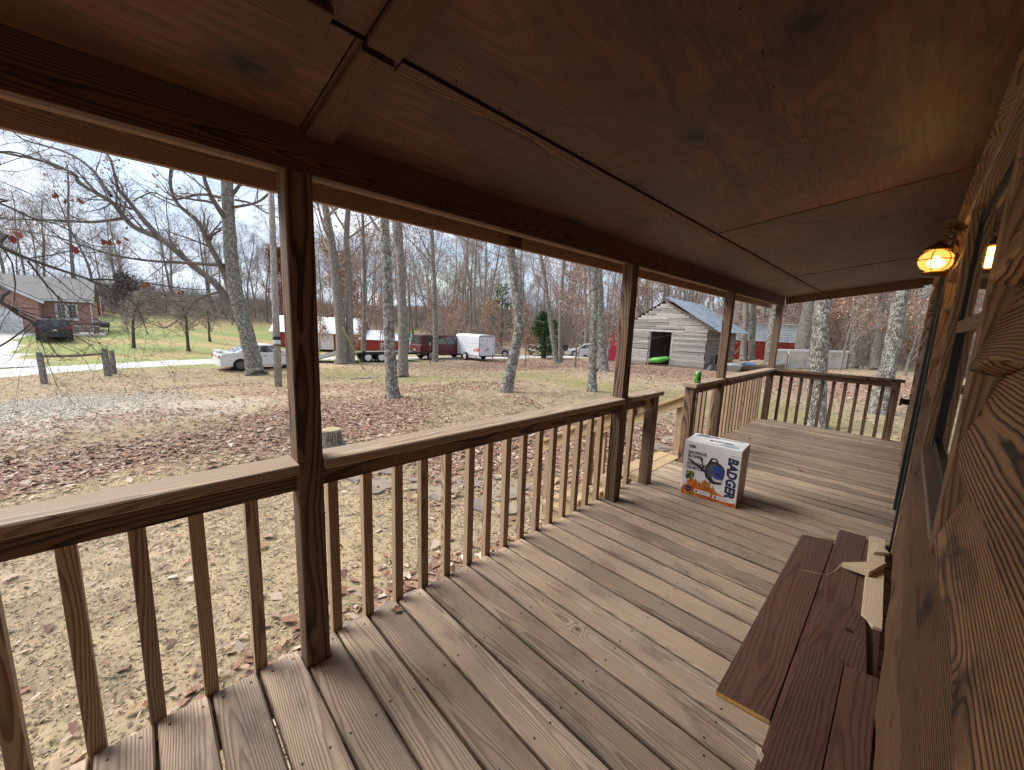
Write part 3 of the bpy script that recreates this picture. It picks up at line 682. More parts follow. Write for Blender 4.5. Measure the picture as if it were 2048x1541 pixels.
# ------------------------------------------------------------------ stained pickets and off-cuts lying by the wall
def flat_board(name, label, corners, z, t, mat, cat='plank', group='stained pickets lying on the deck', bevel=.002):
    """corners in world x,y; local X runs along the long side so that the grain does too"""
    P = [Vector((a, b)) for a, b in corners]
    best = max(range(len(P)), key=lambda i: (P[(i + 1) % len(P)] - P[i]).length)
    d = (P[(best + 1) % len(P)] - P[best]).normalized(); n = Vector((-d[1], d[0])); c = sum(P, Vector((0, 0))) / len(P)
    mb = MB(); mb.prism([((q - c).dot(d), (q - c).dot(n)) for q in P], 'z', 0, t)
    o = mb.build(name, mat, None, bevel=bevel); o.location = (c[0], c[1], z); o.rotation_euler = (0, 0, math.atan2(d[1], d[0]))
    return tag(o, label, cat, group)
flat_board('stained_picket', 'dark red stained plank lying flat on the deck, outermost, with pale cut end', [(-0.341, 1.515), (-0.166, 1.54), (-0.176, 3.33), (-0.346, 3.26)], 0.001, 0.022, M_PICKET)
mb = MB(); mb.add([(-0.341, 1.5135, 0.003), (-0.166, 1.5385, 0.003), (-0.166, 1.5385, 0.021), (-0.341, 1.5135, 0.021)], [(0, 1, 2, 3)])
_po = bpy.data.objects['stained_picket']
o = mb.build('cut_end', plain('raw_cut_wood', (0.62, 0.36, 0.12), 0.7, 0, .2, .2, 60), None); o.parent = _po; o.matrix_parent_inverse = Matrix.LocRotScale(_po.location, _po.rotation_euler, None).inverted(); KIDS.setdefault(_po.name, []).append(o)
flat_board('stained_picket', 'narrow purplish stained picket on the deck beside the outermost plank', [(-0.158, 0.9), (-0.020, 0.9), (-0.027, 3.60), (-0.172, 3.57)], 0.001, 0.020, M_PICKET)
flat_board('stained_picket', 'reddish picket on the deck partly hidden under the pale pine board', [(-0.017, 1.0), (0.097, 1.0), (0.088, 3.55), (-0.024, 3.52)], 0.001, 0.020, M_PICKET)
flat_board('stained_picket', 'dark picket with clipped corners and a round knot on the pile', [(-0.132, 1.2), (0.058, 1.2), (0.062, 2.06), (0.036, 2.46), (-0.055, 2.545), (-0.134, 2.44), (-0.142, 2.34)], 0.022, 0.020, M_PICKET)
mb = MB(); mb.lathe([(0.016, 0), (0.015, 0.0006)], 14); o = mb.build('knot', plain('picket_knot', (0.03, .014, .012), .5), bpy.data.objects['stained_picket.003']); _po = bpy.data.objects['stained_picket.003']
o.matrix_local = Matrix.LocRotScale(_po.location, _po.rotation_euler, None).inverted() @ Matrix.Translation((-0.014, 2.30, 0.0421))
flat_board('stained_picket', 'glossy red stained picket on top of the pile, left of its twin', [(-0.150, 0.75), (-0.009, 0.75), (-0.008, 2.03), (-0.140, 1.99)], 0.043, 0.020, M_PICKET)
flat_board('stained_picket', 'glossy red stained picket on top of the pile tight against the cabin wall', [(-0.006, 0.75), (0.096, 0.75), (0.097, 2.02), (-0.004, 2.0)], 0.043, 0.020, M_PICKET)
flat_board('pine_board', 'pale unfinished pine board with clipped corner against the wall', [(-0.012, 3.58), (0.068, 3.60), (0.095, 2.44), (0.062, 2.43), (0.045, 2.45), (0.016, 2.50)], 0.022, 0.019, M_PINE, 'plank', None)
flat_board('pine_offcut', 'pale triangular pine offcut with string lying on the pine board', [(-0.105, 2.93), (0.018, 2.93), (0.085, 3.15), (0.06, 3.14)], 0.042, 0.03, M_PINE, 'wood', None)
flat_board('pine_offcut', 'small pale wedge of pine touching the wall at the far end of the pile', [(0.022, 3.27), (0.094, 3.33), (0.035, 3.44)], 0.042, 0.022, M_PINE, 'wood', None)
M_STR = plain('string', (0.66, 0.55, 0.38), 0.9)
mb = MB(); mb.tube([(-0.107, 2.95, 0.046), (-0.118, 2.93, 0.028), (-0.125, 2.88, 0.024), (-0.15, 2.80, 0.024), (-0.20, 2.765, 0.027), (-0.262, 2.74, 0.026)], 0.0013, 5)
tag(mb.build('string', M_STR), 'loose pale string trailing from the pine offcut over the pickets', 'string')
mb = MB()
for q in range(4): mb.tube([(-0.175 + .004 * q, 1.40, 0.024), (-0.168 + .006 * q, 1.375, 0.030), (-0.150 + .003 * q, 1.35 + .004 * q, 0.026)], 0.0015, 5)
tag(mb.build('twine_tuft', M_STR), 'frayed tuft of twine on the edge of the lower pickets', 'twine')

# ------------------------------------------------------------------ lantern on the wall
LP = Vector((0.034, 3.0, 1.815))
lan = thing('wall_lantern', 'lit caged onion lantern on the cabin wall under the ceiling', 'lamp', LP)
M_BRASS = plain('lantern_copper', (0.20, 0.10, 0.045), 0.45, 0.7)
t_ = NT('lantern_glass'); x_, y_, z_ = t_.sep(t_.obj())
em = t_.n('ShaderNodeEmission'); t_.put(em.inputs[0], (1.0, 0.40, 0.08)); t_.put(em.inputs[1], 0.75)
tr = t_.n('ShaderNodeBsdfTransparent'); t_.put(tr.inputs[0], (1.0, 0.80, 0.45)); ms = t_.n('ShaderNodeMixShader'); ms.inputs[0].default_value = 0.55
t_.t.links.new(tr.outputs[0], ms.inputs[1]); t_.t.links.new(em.outputs[0], ms.inputs[2]); t_.t.links.new(ms.outputs[0], t_.out.inputs[0]); M_LG = t_.mat
t_ = NT('lantern_bulb'); em = t_.n('ShaderNodeEmission'); t_.put(em.inputs[0], (1.0, 0.66, 0.26)); t_.put(em.inputs[1], 9.0); t_.t.links.new(em.outputs[0], t_.out.inputs[0]); M_LB = t_.mat
prof = [(0.030, -0.048), (0.050, -0.038), (0.063, -0.015), (0.066, 0.004), (0.060, 0.026), (0.045, 0.043), (0.028, 0.050)]
mb = MB(); mb.lathe(prof, 24); mb.build('glass_globe', M_LG, lan, True)
mb = MB(); mb.lathe([(0.004, -0.036), (0.020, -0.030), (0.034, -0.016), (0.030, 0.002), (0.014, 0.014), (0.008, 0.026)], 16); mb.build('bulb', M_LB, lan, True)
cg = MB()
for a in range(6):
    an = a * math.pi / 3 + 0.25
    cg.tube([(math.cos(an) * (r + 0.005), math.sin(an) * (r + 0.005), h) for r, h in prof], 0.0022, 5)
for r, h in ((0.070, 0.004),):
    cg.tube([(math.cos(i / 24 * 6.2832) * r, math.sin(i / 24 * 6.2832) * r, h) for i in range(25)], 0.0024, 5)
cg.build('cage', M_BRASS, lan, True)
mb = MB(); mb.lathe([(0.034, 0.052), (0.056, 0.053), (0.052, 0.062), (0.030, 0.078), (0.014, 0.086), (0.010, 0.098), (0.004, 0.101)], 24); mb.build('cap', M_BRASS, lan, True)
mb = MB(); mb.lathe([(0.040, -0.078), (0.050, -0.076), (0.050, -0.060), (0.034, -0.050)], 24); mb.build('base_ring', M_BRASS, lan, True)
mb = MB(); mb.tube([(0.0, 0, 0.094), (0.03, 0, 0.108), (0.058, 0, 0.095), (0.066, 0, 0.06)], 0.006, 8); mb.lathe([(0.036, 0.060), (0.036, 0.070), (0.030, 0.0725)], 20, axis='x'); mb.build('bracket', M_BRASS, lan, True)
ld = bpy.data.lights.new('lantern_light', 'POINT'); ld.energy = 1.4; ld.color = (1.0, 0.56, 0.2); ld.shadow_soft_size = 0.075
lo = bpy.data.objects.new('lantern_light', ld); link(lo, lan); lo.location = (-0.02, 0, -0.002)
# the nest of twigs above the lantern
mb = MB(); rg = random.Random(11)
for i in range(90):
    c = Vector((0.075 + rg.gauss(0, .014), 2.93 + rg.gauss(0, .045), 1.955 + rg.gauss(0, .018)))
    d = Vector((rg.gauss(0, .5), rg.gauss(0, 1), rg.gauss(0, .35))).normalized() * rg.uniform(.02, .06)
    mb.tube([c - d, c + d * .2 + Vector((0, 0, rg.uniform(-.004, .006))), c + d], [.0014, .0018, .0008], 4)
tag(mb.build('bird_nest', plain('nest_straw', (0.13, 0.09, 0.055), .9)), 'small scruffy nest of twigs on the wall just above the lantern', 'nest')

# dry leaves blown onto the deck
rg = random.Random(19)
for lab, (lx_, ly_) in (('small curled red brown leaf caught at the foot of a baluster', (-1.56, 0.80)), ('lone dry leaf on the deck near the far railing', (-1.35, 5.9)), ('crumpled tan leaf in the middle of the deck beyond the carton', (-0.62, 4.9))):
    mb = MB(); P_ = []
    for i in range(12):
        a_ = i / 12 * 6.283; q = .017 * (1 + .35 * math.sin(a_ * 5 + lx_)); P_.append((math.cos(a_) * q * 1.5, math.sin(a_) * q, 004e-3 + .012 * abs(math.sin(a_ * 1.5 + 1))))
    mb.add(P_ + [(0, 0, .003)], [(i, (i + 1) % 12, 12) for i in range(12)]); o = mb.build('dry_leaf', plain('dry_leaf_' + str(int(ly_ * 10)), (0.22, 0.10, 0.055), .7), None, True); o.location = (lx_, ly_, .002); o.rotation_euler = (0, 0, rg.uniform(0, 6.28)); tag(o, lab, 'leaf')

# ------------------------------------------------------------------ ground
def fbm(x, y, s, seed=0.0, o=4):
    r = 0; a = 1; tot = 0
    for i in range(o):
        r = r + a * (np.sin(x * s * 1.7 + seed * 3.1 + 2.1 * np.sin(y * s * 1.3 + seed + i)) * np.sin(y * s * 1.9 - seed * 1.7 + 1.9 * np.sin(x * s * 1.1 + 2 * i + seed)))
        tot += a; a *= 0.55; s *= 2.03
    return r / tot
def ellm(x, y, cx_, cy_, a, b, ang=0.0):
    c, s = math.cos(ang), math.sin(ang); dx, dy = x - cx_, y - cy_
    return np.exp(-(((dx * c + dy * s) / a) ** 2 + ((-dx * s + dy * c) / b) ** 2) ** 1.5)
def leaf_density(x, y):
    """how thickly fallen leaves lie, 0..1"""
    p = np.clip(0.045 + 0.04 * (x < -5.5) + 0.35 * (fbm(x, y, 0.23, 1.3) > 0.12) * (x < -5.5) + 0.06 * fbm(x, y, 0.9, 4.0), 0.02, 1)
    p = np.maximum(p, 1.0 * ellm(x, y, -7.7, -1.2, 0.95, 3.6, 0.17))           # strip beside the gravel
    p = np.maximum(p, 0.85 * ellm(x, y, -8.3, 3.0, 2.2, 3.0, 0.6))
    p = np.maximum(p, 0.85 * ellm(x, y, -19.3, 1.8, 1.6, 2.6))
    p = np.maximum(p, 0.75 * ellm(x, y, -13.5, 4.5, 2.2, 4.0))
    p = np.maximum(p, 0.95 * ellm(x, y, -4.6, 4.9, 1.6, 2.4))                  # round the foot of the steps
    p = np.maximum(p, 0.8 * ellm(x, y, -3.2, 6.5, 1.6, 3.0))
    p = np.maximum(p, 0.9 * ellm(x, y, -2.35, 1.5, 0.42, 1.5))                 # under the deck edge
    p = np.maximum(p, 0.95 * ellm(x, y, -19, 22, 8, 10))
    p = np.maximum(p, 0.8 * ellm(x, y, -9, 20, 7, 5)); p = np.maximum(p, 0.85 * ellm(x, y, -1, 24, 7, 8)); p = np.maximum(p, 0.7 * ellm(x, y, 1.5, 12, 3, 3.0))
    moss = np.maximum.reduce([ellm(x, y, -14.5, 8.5, 2.6, 2.0), ellm(x, y, -8.3, 12.2, 2.4, 1.3), ellm(x, y, -3.0, 12.5, 3.6, 2.2), ellm(x, y, -12, 12.5, 2.2, 1.6), ellm(x, y, -22, 8, 3, 2.5)])
    p = p * (1 - 0.85 * moss)
    p = p * (1 - 0.9 * ellm(x, y, -14.2, -2.4, 5.5, 2.9, -0.35))                # the gravel
    return np.clip(p, 0, 1), moss
def axis_pts(fine0, fine1, st, far0, far1, n):
    a = np.arange(fine0, fine1 + st, st)
    l = fine0 - (np.linspace(0, 1, n)[1:] ** 2.2) * (fine0 - far0); r = fine1 + (np.linspace(0, 1, n)[1:] ** 2.2) * (far1 - fine1)
    return np.concatenate([l[::-1], a, r])
gxs = axis_pts(-32, 6, 0.4, -420, 260, 46); gys = axis_pts(-10, 42, 0.4, -260, 420, 46)
GX, GY = np.meshgrid(gxs, gys, indexing='ij'); GZ = terrain(GX, GY)
nx, ny = len(gxs), len(gys)
gv = np.stack([GX, GY, GZ], -1).reshape(-1, 3)
ii, jj = np.meshgrid(np.arange(nx - 1), np.arange(ny - 1), indexing='ij'); q0 = (ii * ny + jj).ravel()
gf = np.stack([q0, q0 + ny, q0 + ny + 1, q0 + 1], 1)
LD, MO = leaf_density(GX, GY)
tint = np.stack([LD, MO, np.maximum(ellm(GX, GY, -13.6, -2.8, 6.2, 4.2, -0.30), .75 * ellm(GX, GY, -11.5, 0.6, 2.4, 3.2, 0.2))], -1).reshape(-1, 3)
t = NT('yard_ground'); P = t.pos(); x, y, z = t.sep(P); A = t.attr('tint'); ar, ag, ab = t.sep(A)
n1 = t.noise(P, 0.35, 5, 0.6); n2 = t.noise(P, 2.4, 5, 0.65); n3 = t.noise(P, 11.0, 4, 0.7); n4 = t.noise(P, 55.0, 3, 0.7)
dry = t.mix(t.step(n2, 0.35, 0.68), (0.46, 0.345, 0.22), (0.31, 0.235, 0.155))
dry = t.mix(t.step(t.noise(P, 6.5, 5, 0.7), 0.48, 0.62), dry, (0.27, 0.205, 0.135)); dry = t.mix(t.step(n1, 0.52, 0.68), dry, (0.47, 0.345, 0.21))
green = t.mix(t.step(n2, 0.3, 0.7), (0.30, 0.27, 0.11), (0.20, 0.205, 0.08))
col = t.mix(t.clamp(t.step(n1, 0.42, 0.62) * 0.18 + ag * 0.75), dry, green)
lf = t.mix(t.step(n3, 0.4, 0.62), (0.37, 0.24, 0.17), (0.24, 0.14, 0.095)); lf = t.mix(t.step(n4, 0.5, 0.7), lf, (0.50, 0.37, 0.285))
col = t.mix(t.clamp(t.step(ar + (n3 - 0.5) * 0.6, 0.35, 0.75)), col, lf)
grv = t.mix(t.step(t.voro(P, 34.0, out=0), 0.05, 0.5), (0.62, 0.56, 0.47), (0.42, 0.37, 0.30))
col = t.mix(t.clamp(t.step(ab + (n2 - 0.5) * 0.7, 0.42, 0.8) * 0.85), col, grv)
bare = t.step(t.noise(P, 0.8, 4, 0.6), 0.6, 0.7); col = t.mix(bare * 0.55, col, (0.42, 0.31, 0.20))
lawn = t.step(x + (n1 - 0.5) * 6.0, -27.0, -30.0) * t.step(y, 30.0, 16.0)
gl = t.mix(t.step(n2, 0.35, 0.65), (0.20, 0.27, 0.085), (0.29, 0.30, 0.13)); gl = t.mix(t.step(t.noise(t.vec(x * 0.10, y * 0.05, 0.0), 1.0, 4, 0.6), 0.44, 0.6), gl, (0.40, 0.30, 0.15))
col = t.mix(lawn, col, gl)
far = t.step(x, -75.0, -95.0); col = t.mix(far, col, (0.15, 0.11, 0.075)); farY = t.step(y, 44.0, 56.0); col = t.mix(farY, col, (0.20, 0.13, 0.10))
n5 = t.noise(P, 190.0, 3, 0.7); col = t.mul(col, (0.55 + 0.9 * n4) * (0.6 + 0.8 * n5))
M_GROUND = t.bsdf(col, 0.95, 0, 0.1, t.bump(n4 * 0.5 + n3, 0.6, 0.03))
g = np_mesh('ground', gv, gf, M_GROUND, None, tint[gf].mean(1), True); g['kind'] = 'structure'
g['label'] = 'leaf strewn yard with dry grass falling away from the porch'
# smooth the mask: per corner values
at = g.data.color_attributes['tint']; at.data.foreach_set('color', np.concatenate([tint[gf.ravel()], np.ones((gf.size, 1))], 1).astype(np.float32).ravel())

def ribbon(name, pts, w, mat, lift, label=None, jag=0.0, kind='structure'):
    pts = [Vector((a, b)) for a, b in pts]; dense = []
    for i in range(len(pts) - 1):
        p0, p1, p2, p3 = pts[max(i - 1, 0)], pts[i], pts[i + 1], pts[min(i + 2, len(pts) - 1)]
        for k in range(14):
            s = k / 14; dense.append(0.5 * ((2 * p1) + (p2 - p0) * s + (2 * p0 - 5 * p1 + 4 * p2 - p3) * s * s + (3 * p1 - p0 - 3 * p2 + p3) * s ** 3))
    dense.append(pts[-1]); V_ = []; F_ = []; m = 7
    for i, p in enumerate(dense):
        d = (dense[min(i + 1, len(dense) - 1)] - dense[max(i - 1, 0)]).normalized(); n = Vector((-d[1], d[0]))
        for j in range(m):
            o_ = (j / (m - 1) - 0.5) * w
            if j in (0, m - 1): o_ *= 1 + jag * mnoise.noise(Vector((p[0] * .9, p[1] * .9, j)))
            q = p + n * o_; V_.append((q[0], q[1], gz(q[0], q[1]) + lift - (0.05 if j in (0, m - 1) else 0)))
    for i in range(len(dense) - 1):
        for j in range(m - 1): F_.append((i * m + j, i * m + j + 1, (i + 1) * m + j + 1, (i + 1) * m + j))
    o = np_mesh(name, np.array(V_), np.array(F_), mat, None, None, True); o['kind'] = kind
    if label: o['label'] = label
    return o
t = NT('lane_gravel'); P = t.pos(); n = t.noise(P, 1.5, 5, .65); n4 = t.noise(P, 30.0, 3)
M_LANE = t.bsdf(t.mul(t.mix(t.step(n, .35, .7), (0.62, 0.61, 0.60), (0.50, 0.48, 0.45)), .8 + .4 * n4), .95, 0, .1, t.bump(n4, .5, .02))
lane_px = [(-260, 771), (-120, 757), (0, 747), (200, 734), (440, 722), (650, 717.5), (800, 717.5), (900, 717), (1000, 715.5), (1150, 713), (1260, 711)]
ribbon('gravel_lane', [tuple(ground_at(*q)[:2]) for q in lane_px], 3.3, M_LANE, 0.045, 'pale gravel lane crossing behind the yard', 0.12)
t = NT('driveway_concrete'); P = t.pos(); n = t.noise(P, 0.8, 5, .65)
M_CONC = t.bsdf(t.mix(t.step(n, .4, .7), (0.60, 0.56, 0.50), (0.50, 0.45, 0.39)), .85, 0, .2, t.bump(t.noise(P, 40.0, 3), .2, .01))
ribbon('driveway', [(-54.6, -9.2), (-49.0, -9.4), (-44.5, -9.0)], 5.4, M_CONC, 0.05, 'concrete drive in front of the garage door')
ribbon('driveway_gravel', [(-44.4, -9.0), (-37.0, -8.0), (-31.0, -6.2)], 6.0, M_LANE, 0.04, 'rutted gravel patch below the concrete drive', 0.3)

# fallen leaves (nobody could count them)
def leaf_field(name, n_try, box, size, seed, simple, dens=1.0, label='', maxd=60):
    r = np.random.RandomState(seed)
    x = r.uniform(box[0], box[1], n_try); y = r.uniform(box[2], box[3], n_try)
    p, _ = leaf_density(x, y)
    keep = (r.rand(n_try) < p * dens) & ~((x > -1.66) & (x < 2) & (y > -3) & (y < 7.66))
    keep &= ~((x > -2.66) & (x < -1.5) & (y > 3.1) & (y < 4.36))
    x, y = x[keep], y[keep]; n = len(x); z = terrain(x, y)
    s = size * r.uniform(0.55, 1.25, n); a = r.uniform(0, 6.283, n); lift = np.abs(r.normal(0, 0.012, n)) + 0.004
    tx, ty = r.normal(0, 0.35, n), r.normal(0, 0.35, n); curl = r.uniform(0.05, 0.45, n)
    if simple: shp = np.array([(-.5, 0, 0), (0, -.3, .35), (.5, 0, 0.1), (0, .3, .35)]); fc = [(0, 1, 2, 3)]
    else:
        shp = np.array([(-.55, 0, 0), (-.2, -.26, .6), (.1, -.2, .5), (.32, -.3, .7), (.55, 0, .05), (.3, .28, .8), (.05, .2, .45), (-.22, .27, .7), (0, 0, 0)])
        fc = [(0, 1, 8, 7), (1, 2, 3, 8), (3, 4, 5, 8), (5, 6, 7, 8)]
    m = len(shp)
    lx = shp[None, :, 0] * s[:, None]; ly = shp[None, :, 1] * s[:, None]; lz = shp[None, :, 2] * (s * curl)[:, None] * 0.8
    lz = lz + tx[:, None] * lx * 0.6 + ty[:, None] * ly * 0.6
    ca, sa = np.cos(a)[:, None], np.sin(a)[:, None]
    V_ = np.stack([x[:, None] + lx * ca - ly * sa, y[:, None] + lx * sa + ly * ca, z[:, None] + lift[:, None] + lz + 0.2 * np.abs(tx)[:, None] * s[:, None]], -1).reshape(-1, 3)
    F_ = (np.arange(n)[:, None, None] * m + np.array(fc)[None]).reshape(-1, 4)
    pal = np.array([(0.34, 0.20, 0.135), (0.25, 0.135, 0.09), (0.42, 0.29, 0.215), (0.47, 0.345, 0.26), (0.36, 0.225, 0.135), (0.29, 0.17, 0.12), (0.33, 0.15, 0.09), (0.53, 0.41, 0.32), (0.22, 0.12, 0.085)])
    c = pal[r.randint(0, len(pal), n)] * r.uniform(0.7, 1.2, (n, 1)); c = np.repeat(c, len(fc), 0)
    o = np_mesh(name, V_, F_, M_LEAF, None, c); o['kind'] = 'stuff'; o['label'] = label; return o
t = NT('fallen_leaf'); c = t.attr('tint'); nn = t.noise(t.pos(), 60.0, 2)
M_LEAF = t.bsdf(t.mul(c, .75 + .5 * nn), 0.7, 0, 0.3)
leaf_field('fallen_leaves', 230000, (-11.5, 2.5, -5.0, 11.0), 0.062, 1, False, 0.5, 'brown oak leaves lying near the porch')
leaf_field('fallen_leaves', 150000, (-32, 9.0, -6.0, 42.0), 0.125, 2, True, 0.7, 'drifts of brown leaves farther out in the yard')
r = np.random.RandomState(31); n_ = 95000; x_ = r.uniform(-8.5, -1.68, n_); y_ = r.uniform(-2.6, 7.5, n_)
k_ = (r.rand(n_) < .35 + .5 * (fbm(x_, y_, 2.2, 3.0) * .5 + .5)) & ~((x_ > -2.66) & (y_ > 3.1) & (y_ < 4.36)); x_, y_ = x_[k_], y_[k_]; n_ = len(x_); z_ = terrain(x_, y_) + .003
a_ = r.uniform(0, 6.283, n_); l_ = r.uniform(.006, .02, n_); w_ = l_ * r.uniform(.2, .7, n_); t_ = r.normal(0, .4, n_); ca, sa = np.cos(a_), np.sin(a_)
V_ = np.stack([np.stack([x_ + ca * i * l_ - sa * j * w_, y_ + sa * i * l_ + ca * j * w_, z_ + np.abs(t_) * l_ + t_ * i * l_], -1) for i, j in ((-1, 0), (0, -1), (1, .1), (.1, 1))], 1).reshape(-1, 3)
pal = np.array([(0.25, 0.175, 0.115), (0.34, 0.245, 0.155), (0.50, 0.40, 0.275), (0.29, 0.19, 0.125), (0.42, 0.32, 0.205), (0.19, 0.14, 0.10), (0.31, 0.27, 0.14)])
o = np_mesh('leaf_litter', V_, np.arange(n_ * 4).reshape(-1, 4), M_LEAF, None, pal[r.randint(0, 7, n_)] * r.uniform(.7, 1.2, (n_, 1))); o['kind'] = 'stuff'; o['label'] = 'fine crumbled leaf litter on the soil near the porch'
# short dead grass
def grass_field(n_try, box, h, seed, w=0.006, near=0.0):
    r = np.random.RandomState(seed); x = r.uniform(box[0], box[1], n_try); y = r.uniform(box[2], box[3], n_try)
    p, mo = leaf_density(x, y); gr = ellm(x, y, -14.2, -2.4, 5.5, 2.9, -0.35)
    cl = 0.35 + 0.9 * (fbm(x, y, 1.6, 9.0) * 0.5 + 0.4)
    keep = (r.rand(n_try) < (1 - 0.65 * p) * cl * (1 - .8 * gr)) & ~((x > -1.66) & (y > -3) & (y < 7.66)) & ~((x > -2.66) & (x < -1.5) & (y > 3.1) & (y < 4.36))
    keep &= ~((x > -near) & (y < near + 2)); x, y, mo = x[keep], y[keep], mo[keep]; n = len(x); z = terrain(x, y)
    hh = h * r.uniform(.4, 1.3, n); a = r.uniform(0, 6.283, n); ln = r.uniform(.3, 1.6, n); b = r.uniform(0, 6.283, n)
    dx, dy = np.cos(a) * w, np.sin(a) * w
    V_ = np.stack([np.stack([x - dx, y - dy, z - .004], -1), np.stack([x + dx, y + dy, z - .004], -1), np.stack([x + np.cos(b) * hh * ln, y + np.sin(b) * hh * ln, z + hh], -1)], 1).reshape(-1, 3)
    F_ = np.arange(n * 3).reshape(-1, 3)
    pal = np.array([(0.44, 0.36, 0.24), (0.38, 0.30, 0.19), (0.52, 0.45, 0.33), (0.34, 0.29, 0.16), (0.28, 0.26, 0.12)])
    c = pal[r.randint(0, 5, n)] * r.uniform(.7, 1.15, (n, 1)); gcol = np.array((0.20, 0.21, 0.06)); c = c * (1 - .5 * mo[:, None]) + gcol * .5 * mo[:, None]
    return V_, F_, c
t = NT('dead_grass'); M_GRASS = t.bsdf(t.attr('tint'), 0.8, 0, 0.15)
V_, F_, c_ = grass_field(260000, (-9.5, 1.0, -4.0, 10.5), 0.014, 5, 0.0035)
o = np_mesh('dead_grass', V_, F_, M_GRASS, None, c_); o['kind'] = 'stuff'; o['label'] = 'short straw coloured grass near the porch'
V_, F_, c_ = grass_field(90000, (-30, 6.0, -7.0, 28), 0.04, 6, 0.010, 9.0)
o = np_mesh('dead_grass', V_, F_, M_GRASS, None, c_); o['kind'] = 'stuff'; o['label'] = 'tufts of dry grass across the yard'
# gravel stones
r = np.random.RandomState(8); n_ = 26000
x_ = r.uniform(-21, -8.5, n_); y_ = r.uniform(-6.5, 1.2, n_); k_ = (r.rand(n_) < ellm(x_, y_, -14.2, -2.4, 5.2, 2.7, -0.35) * 1.1); x_, y_ = x_[k_], y_[k_]; n_ = len(x_)
xa_ = r.uniform(-5.5, -1.7, 2600); ya_ = r.uniform(-1.5, 3.0, 2600); x_ = np.concatenate([x_, xa_]); y_ = np.concatenate([y_, ya_]); n_ = len(x_); z_ = terrain(x_, y_)
s_ = r.uniform(.008, .026, n_); s_[-2600:] *= .35; oc = np.array([(1, 0, 0), (-.9, .2, 0), (0, 1, .1), (.1, -1, 0), (0, 0, .8), (0, 0, -.6)])
a_ = r.uniform(0, 6.283, n_); ca, sa = np.cos(a_)[:, None], np.sin(a_)[:, None]; lx, ly, lz = [oc[None, :, i] * s_[:, None] * (1.3 if i == 0 else 1) for i in range(3)]
V_ = np.stack([x_[:, None] + lx * ca - ly * sa, y_[:, None] + lx * sa + ly * ca, z_[:, None] + lz + s_[:, None] * .15], -1).reshape(-1, 3)
F_ = (np.arange(n_)[:, None, None] * 6 + np.array([(0, 2, 4), (2, 1, 4), (1, 3, 4), (3, 0, 4), (2, 0, 5), (1, 2, 5), (3, 1, 5), (0, 3, 5)])[None]).reshape(-1, 3)
c_ = np.repeat(np.array([(.55, .50, .42)]) * r.uniform(.5, 1.15, (n_, 1)), 8, 0)
o = np_mesh('gravel', V_, F_, M_GRASS, None, c_); o['kind'] = 'stuff'; o['label'] = 'grey gravel stones of the parking patch'
# twigs on the ground
mb = MB(); rg = random.Random(21)
for i in range(260):
    x0, y0 = rg.uniform(-7, -1.8), rg.uniform(-1.6, 7); 
    if -2.7 < x0 and 3.0 < y0 < 4.5: continue
    d = rg.uniform(0, 6.28); L = rg.uniform(.06, .3); pts = []
    for k in range(4):
        pts.append((x0, y0, gz(x0, y0) + .006 + .004 * rg.random())); d += rg.gauss(0, .35); x0 += math.cos(d) * L / 3; y0 += math.sin(d) * L / 3
    w = rg.uniform(.0015, .0045); mb.tube(pts, [w, w, w * .8, w * .4], 4, col=(0.26 * rg.uniform(.6, 1.3), 0.20, 0.15))
o = mb.build('fallen_twigs', M_GRASS); o['kind'] = 'stuff'; o['label'] = 'thin fallen twigs near the porch'

# flagstones: each its own stone
t = NT('flagstone'); P = t.obj(); R = t.rnd(); n = t.noise(P, 5.0, 5, .65); n3 = t.noise(P, 28.0, 4, .7)
c = t.mix(R, (0.22, 0.18, 0.16), (0.34, 0.275, 0.195)); c = t.mix(t.step(n, .5, .68), c, (0.175, 0.145, 0.13)); c = t.mix(t.step(n3, .64, .7), c, (0.40, .37, .31))
M_FLAG = t.bsdf(t.mul(c, .8 + .4 * n3), .95, 0, .05, t.bump(n * .6 + n3 * .5, .4, .02))
def flag(poly, label, th=0.05, up=0.028, px=True):
    pts = [on_z(u, v, -0.71) for u, v in poly] if px else [Vector((a, b, 0)) for a, b in poly]
    c = sum(pts, Vector()) / len(pts); mb = MB(); rg = random.Random(int(abs(c.x * 1000))); Q = []
    for i in range(len(pts)):
        a, b = pts[i], pts[(i + 1) % len(pts)]
        for s in (0, 1 / 3, 2 / 3):
            q = a.lerp(b, s) - c; Q.append((q.x * (1 + rg.uniform(-.05, .05)), q.y * (1 + rg.uniform(-.05, .05))))
    mb.prism(Q, 'z', -th, up); o = mb.build('flagstone', M_FLAG, None, bevel=.008); o.location = (c.x, c.y, gz(c.x, c.y)); o.rotation_euler = (rg.uniform(-.015, .015), rg.uniform(-.015, .015), 0)
    return tag(o, label, 'flagstone', 'flagstones set in the yard')
def F(a, b): return (640 + a / 3.4133, 820 + b / 3.4133)
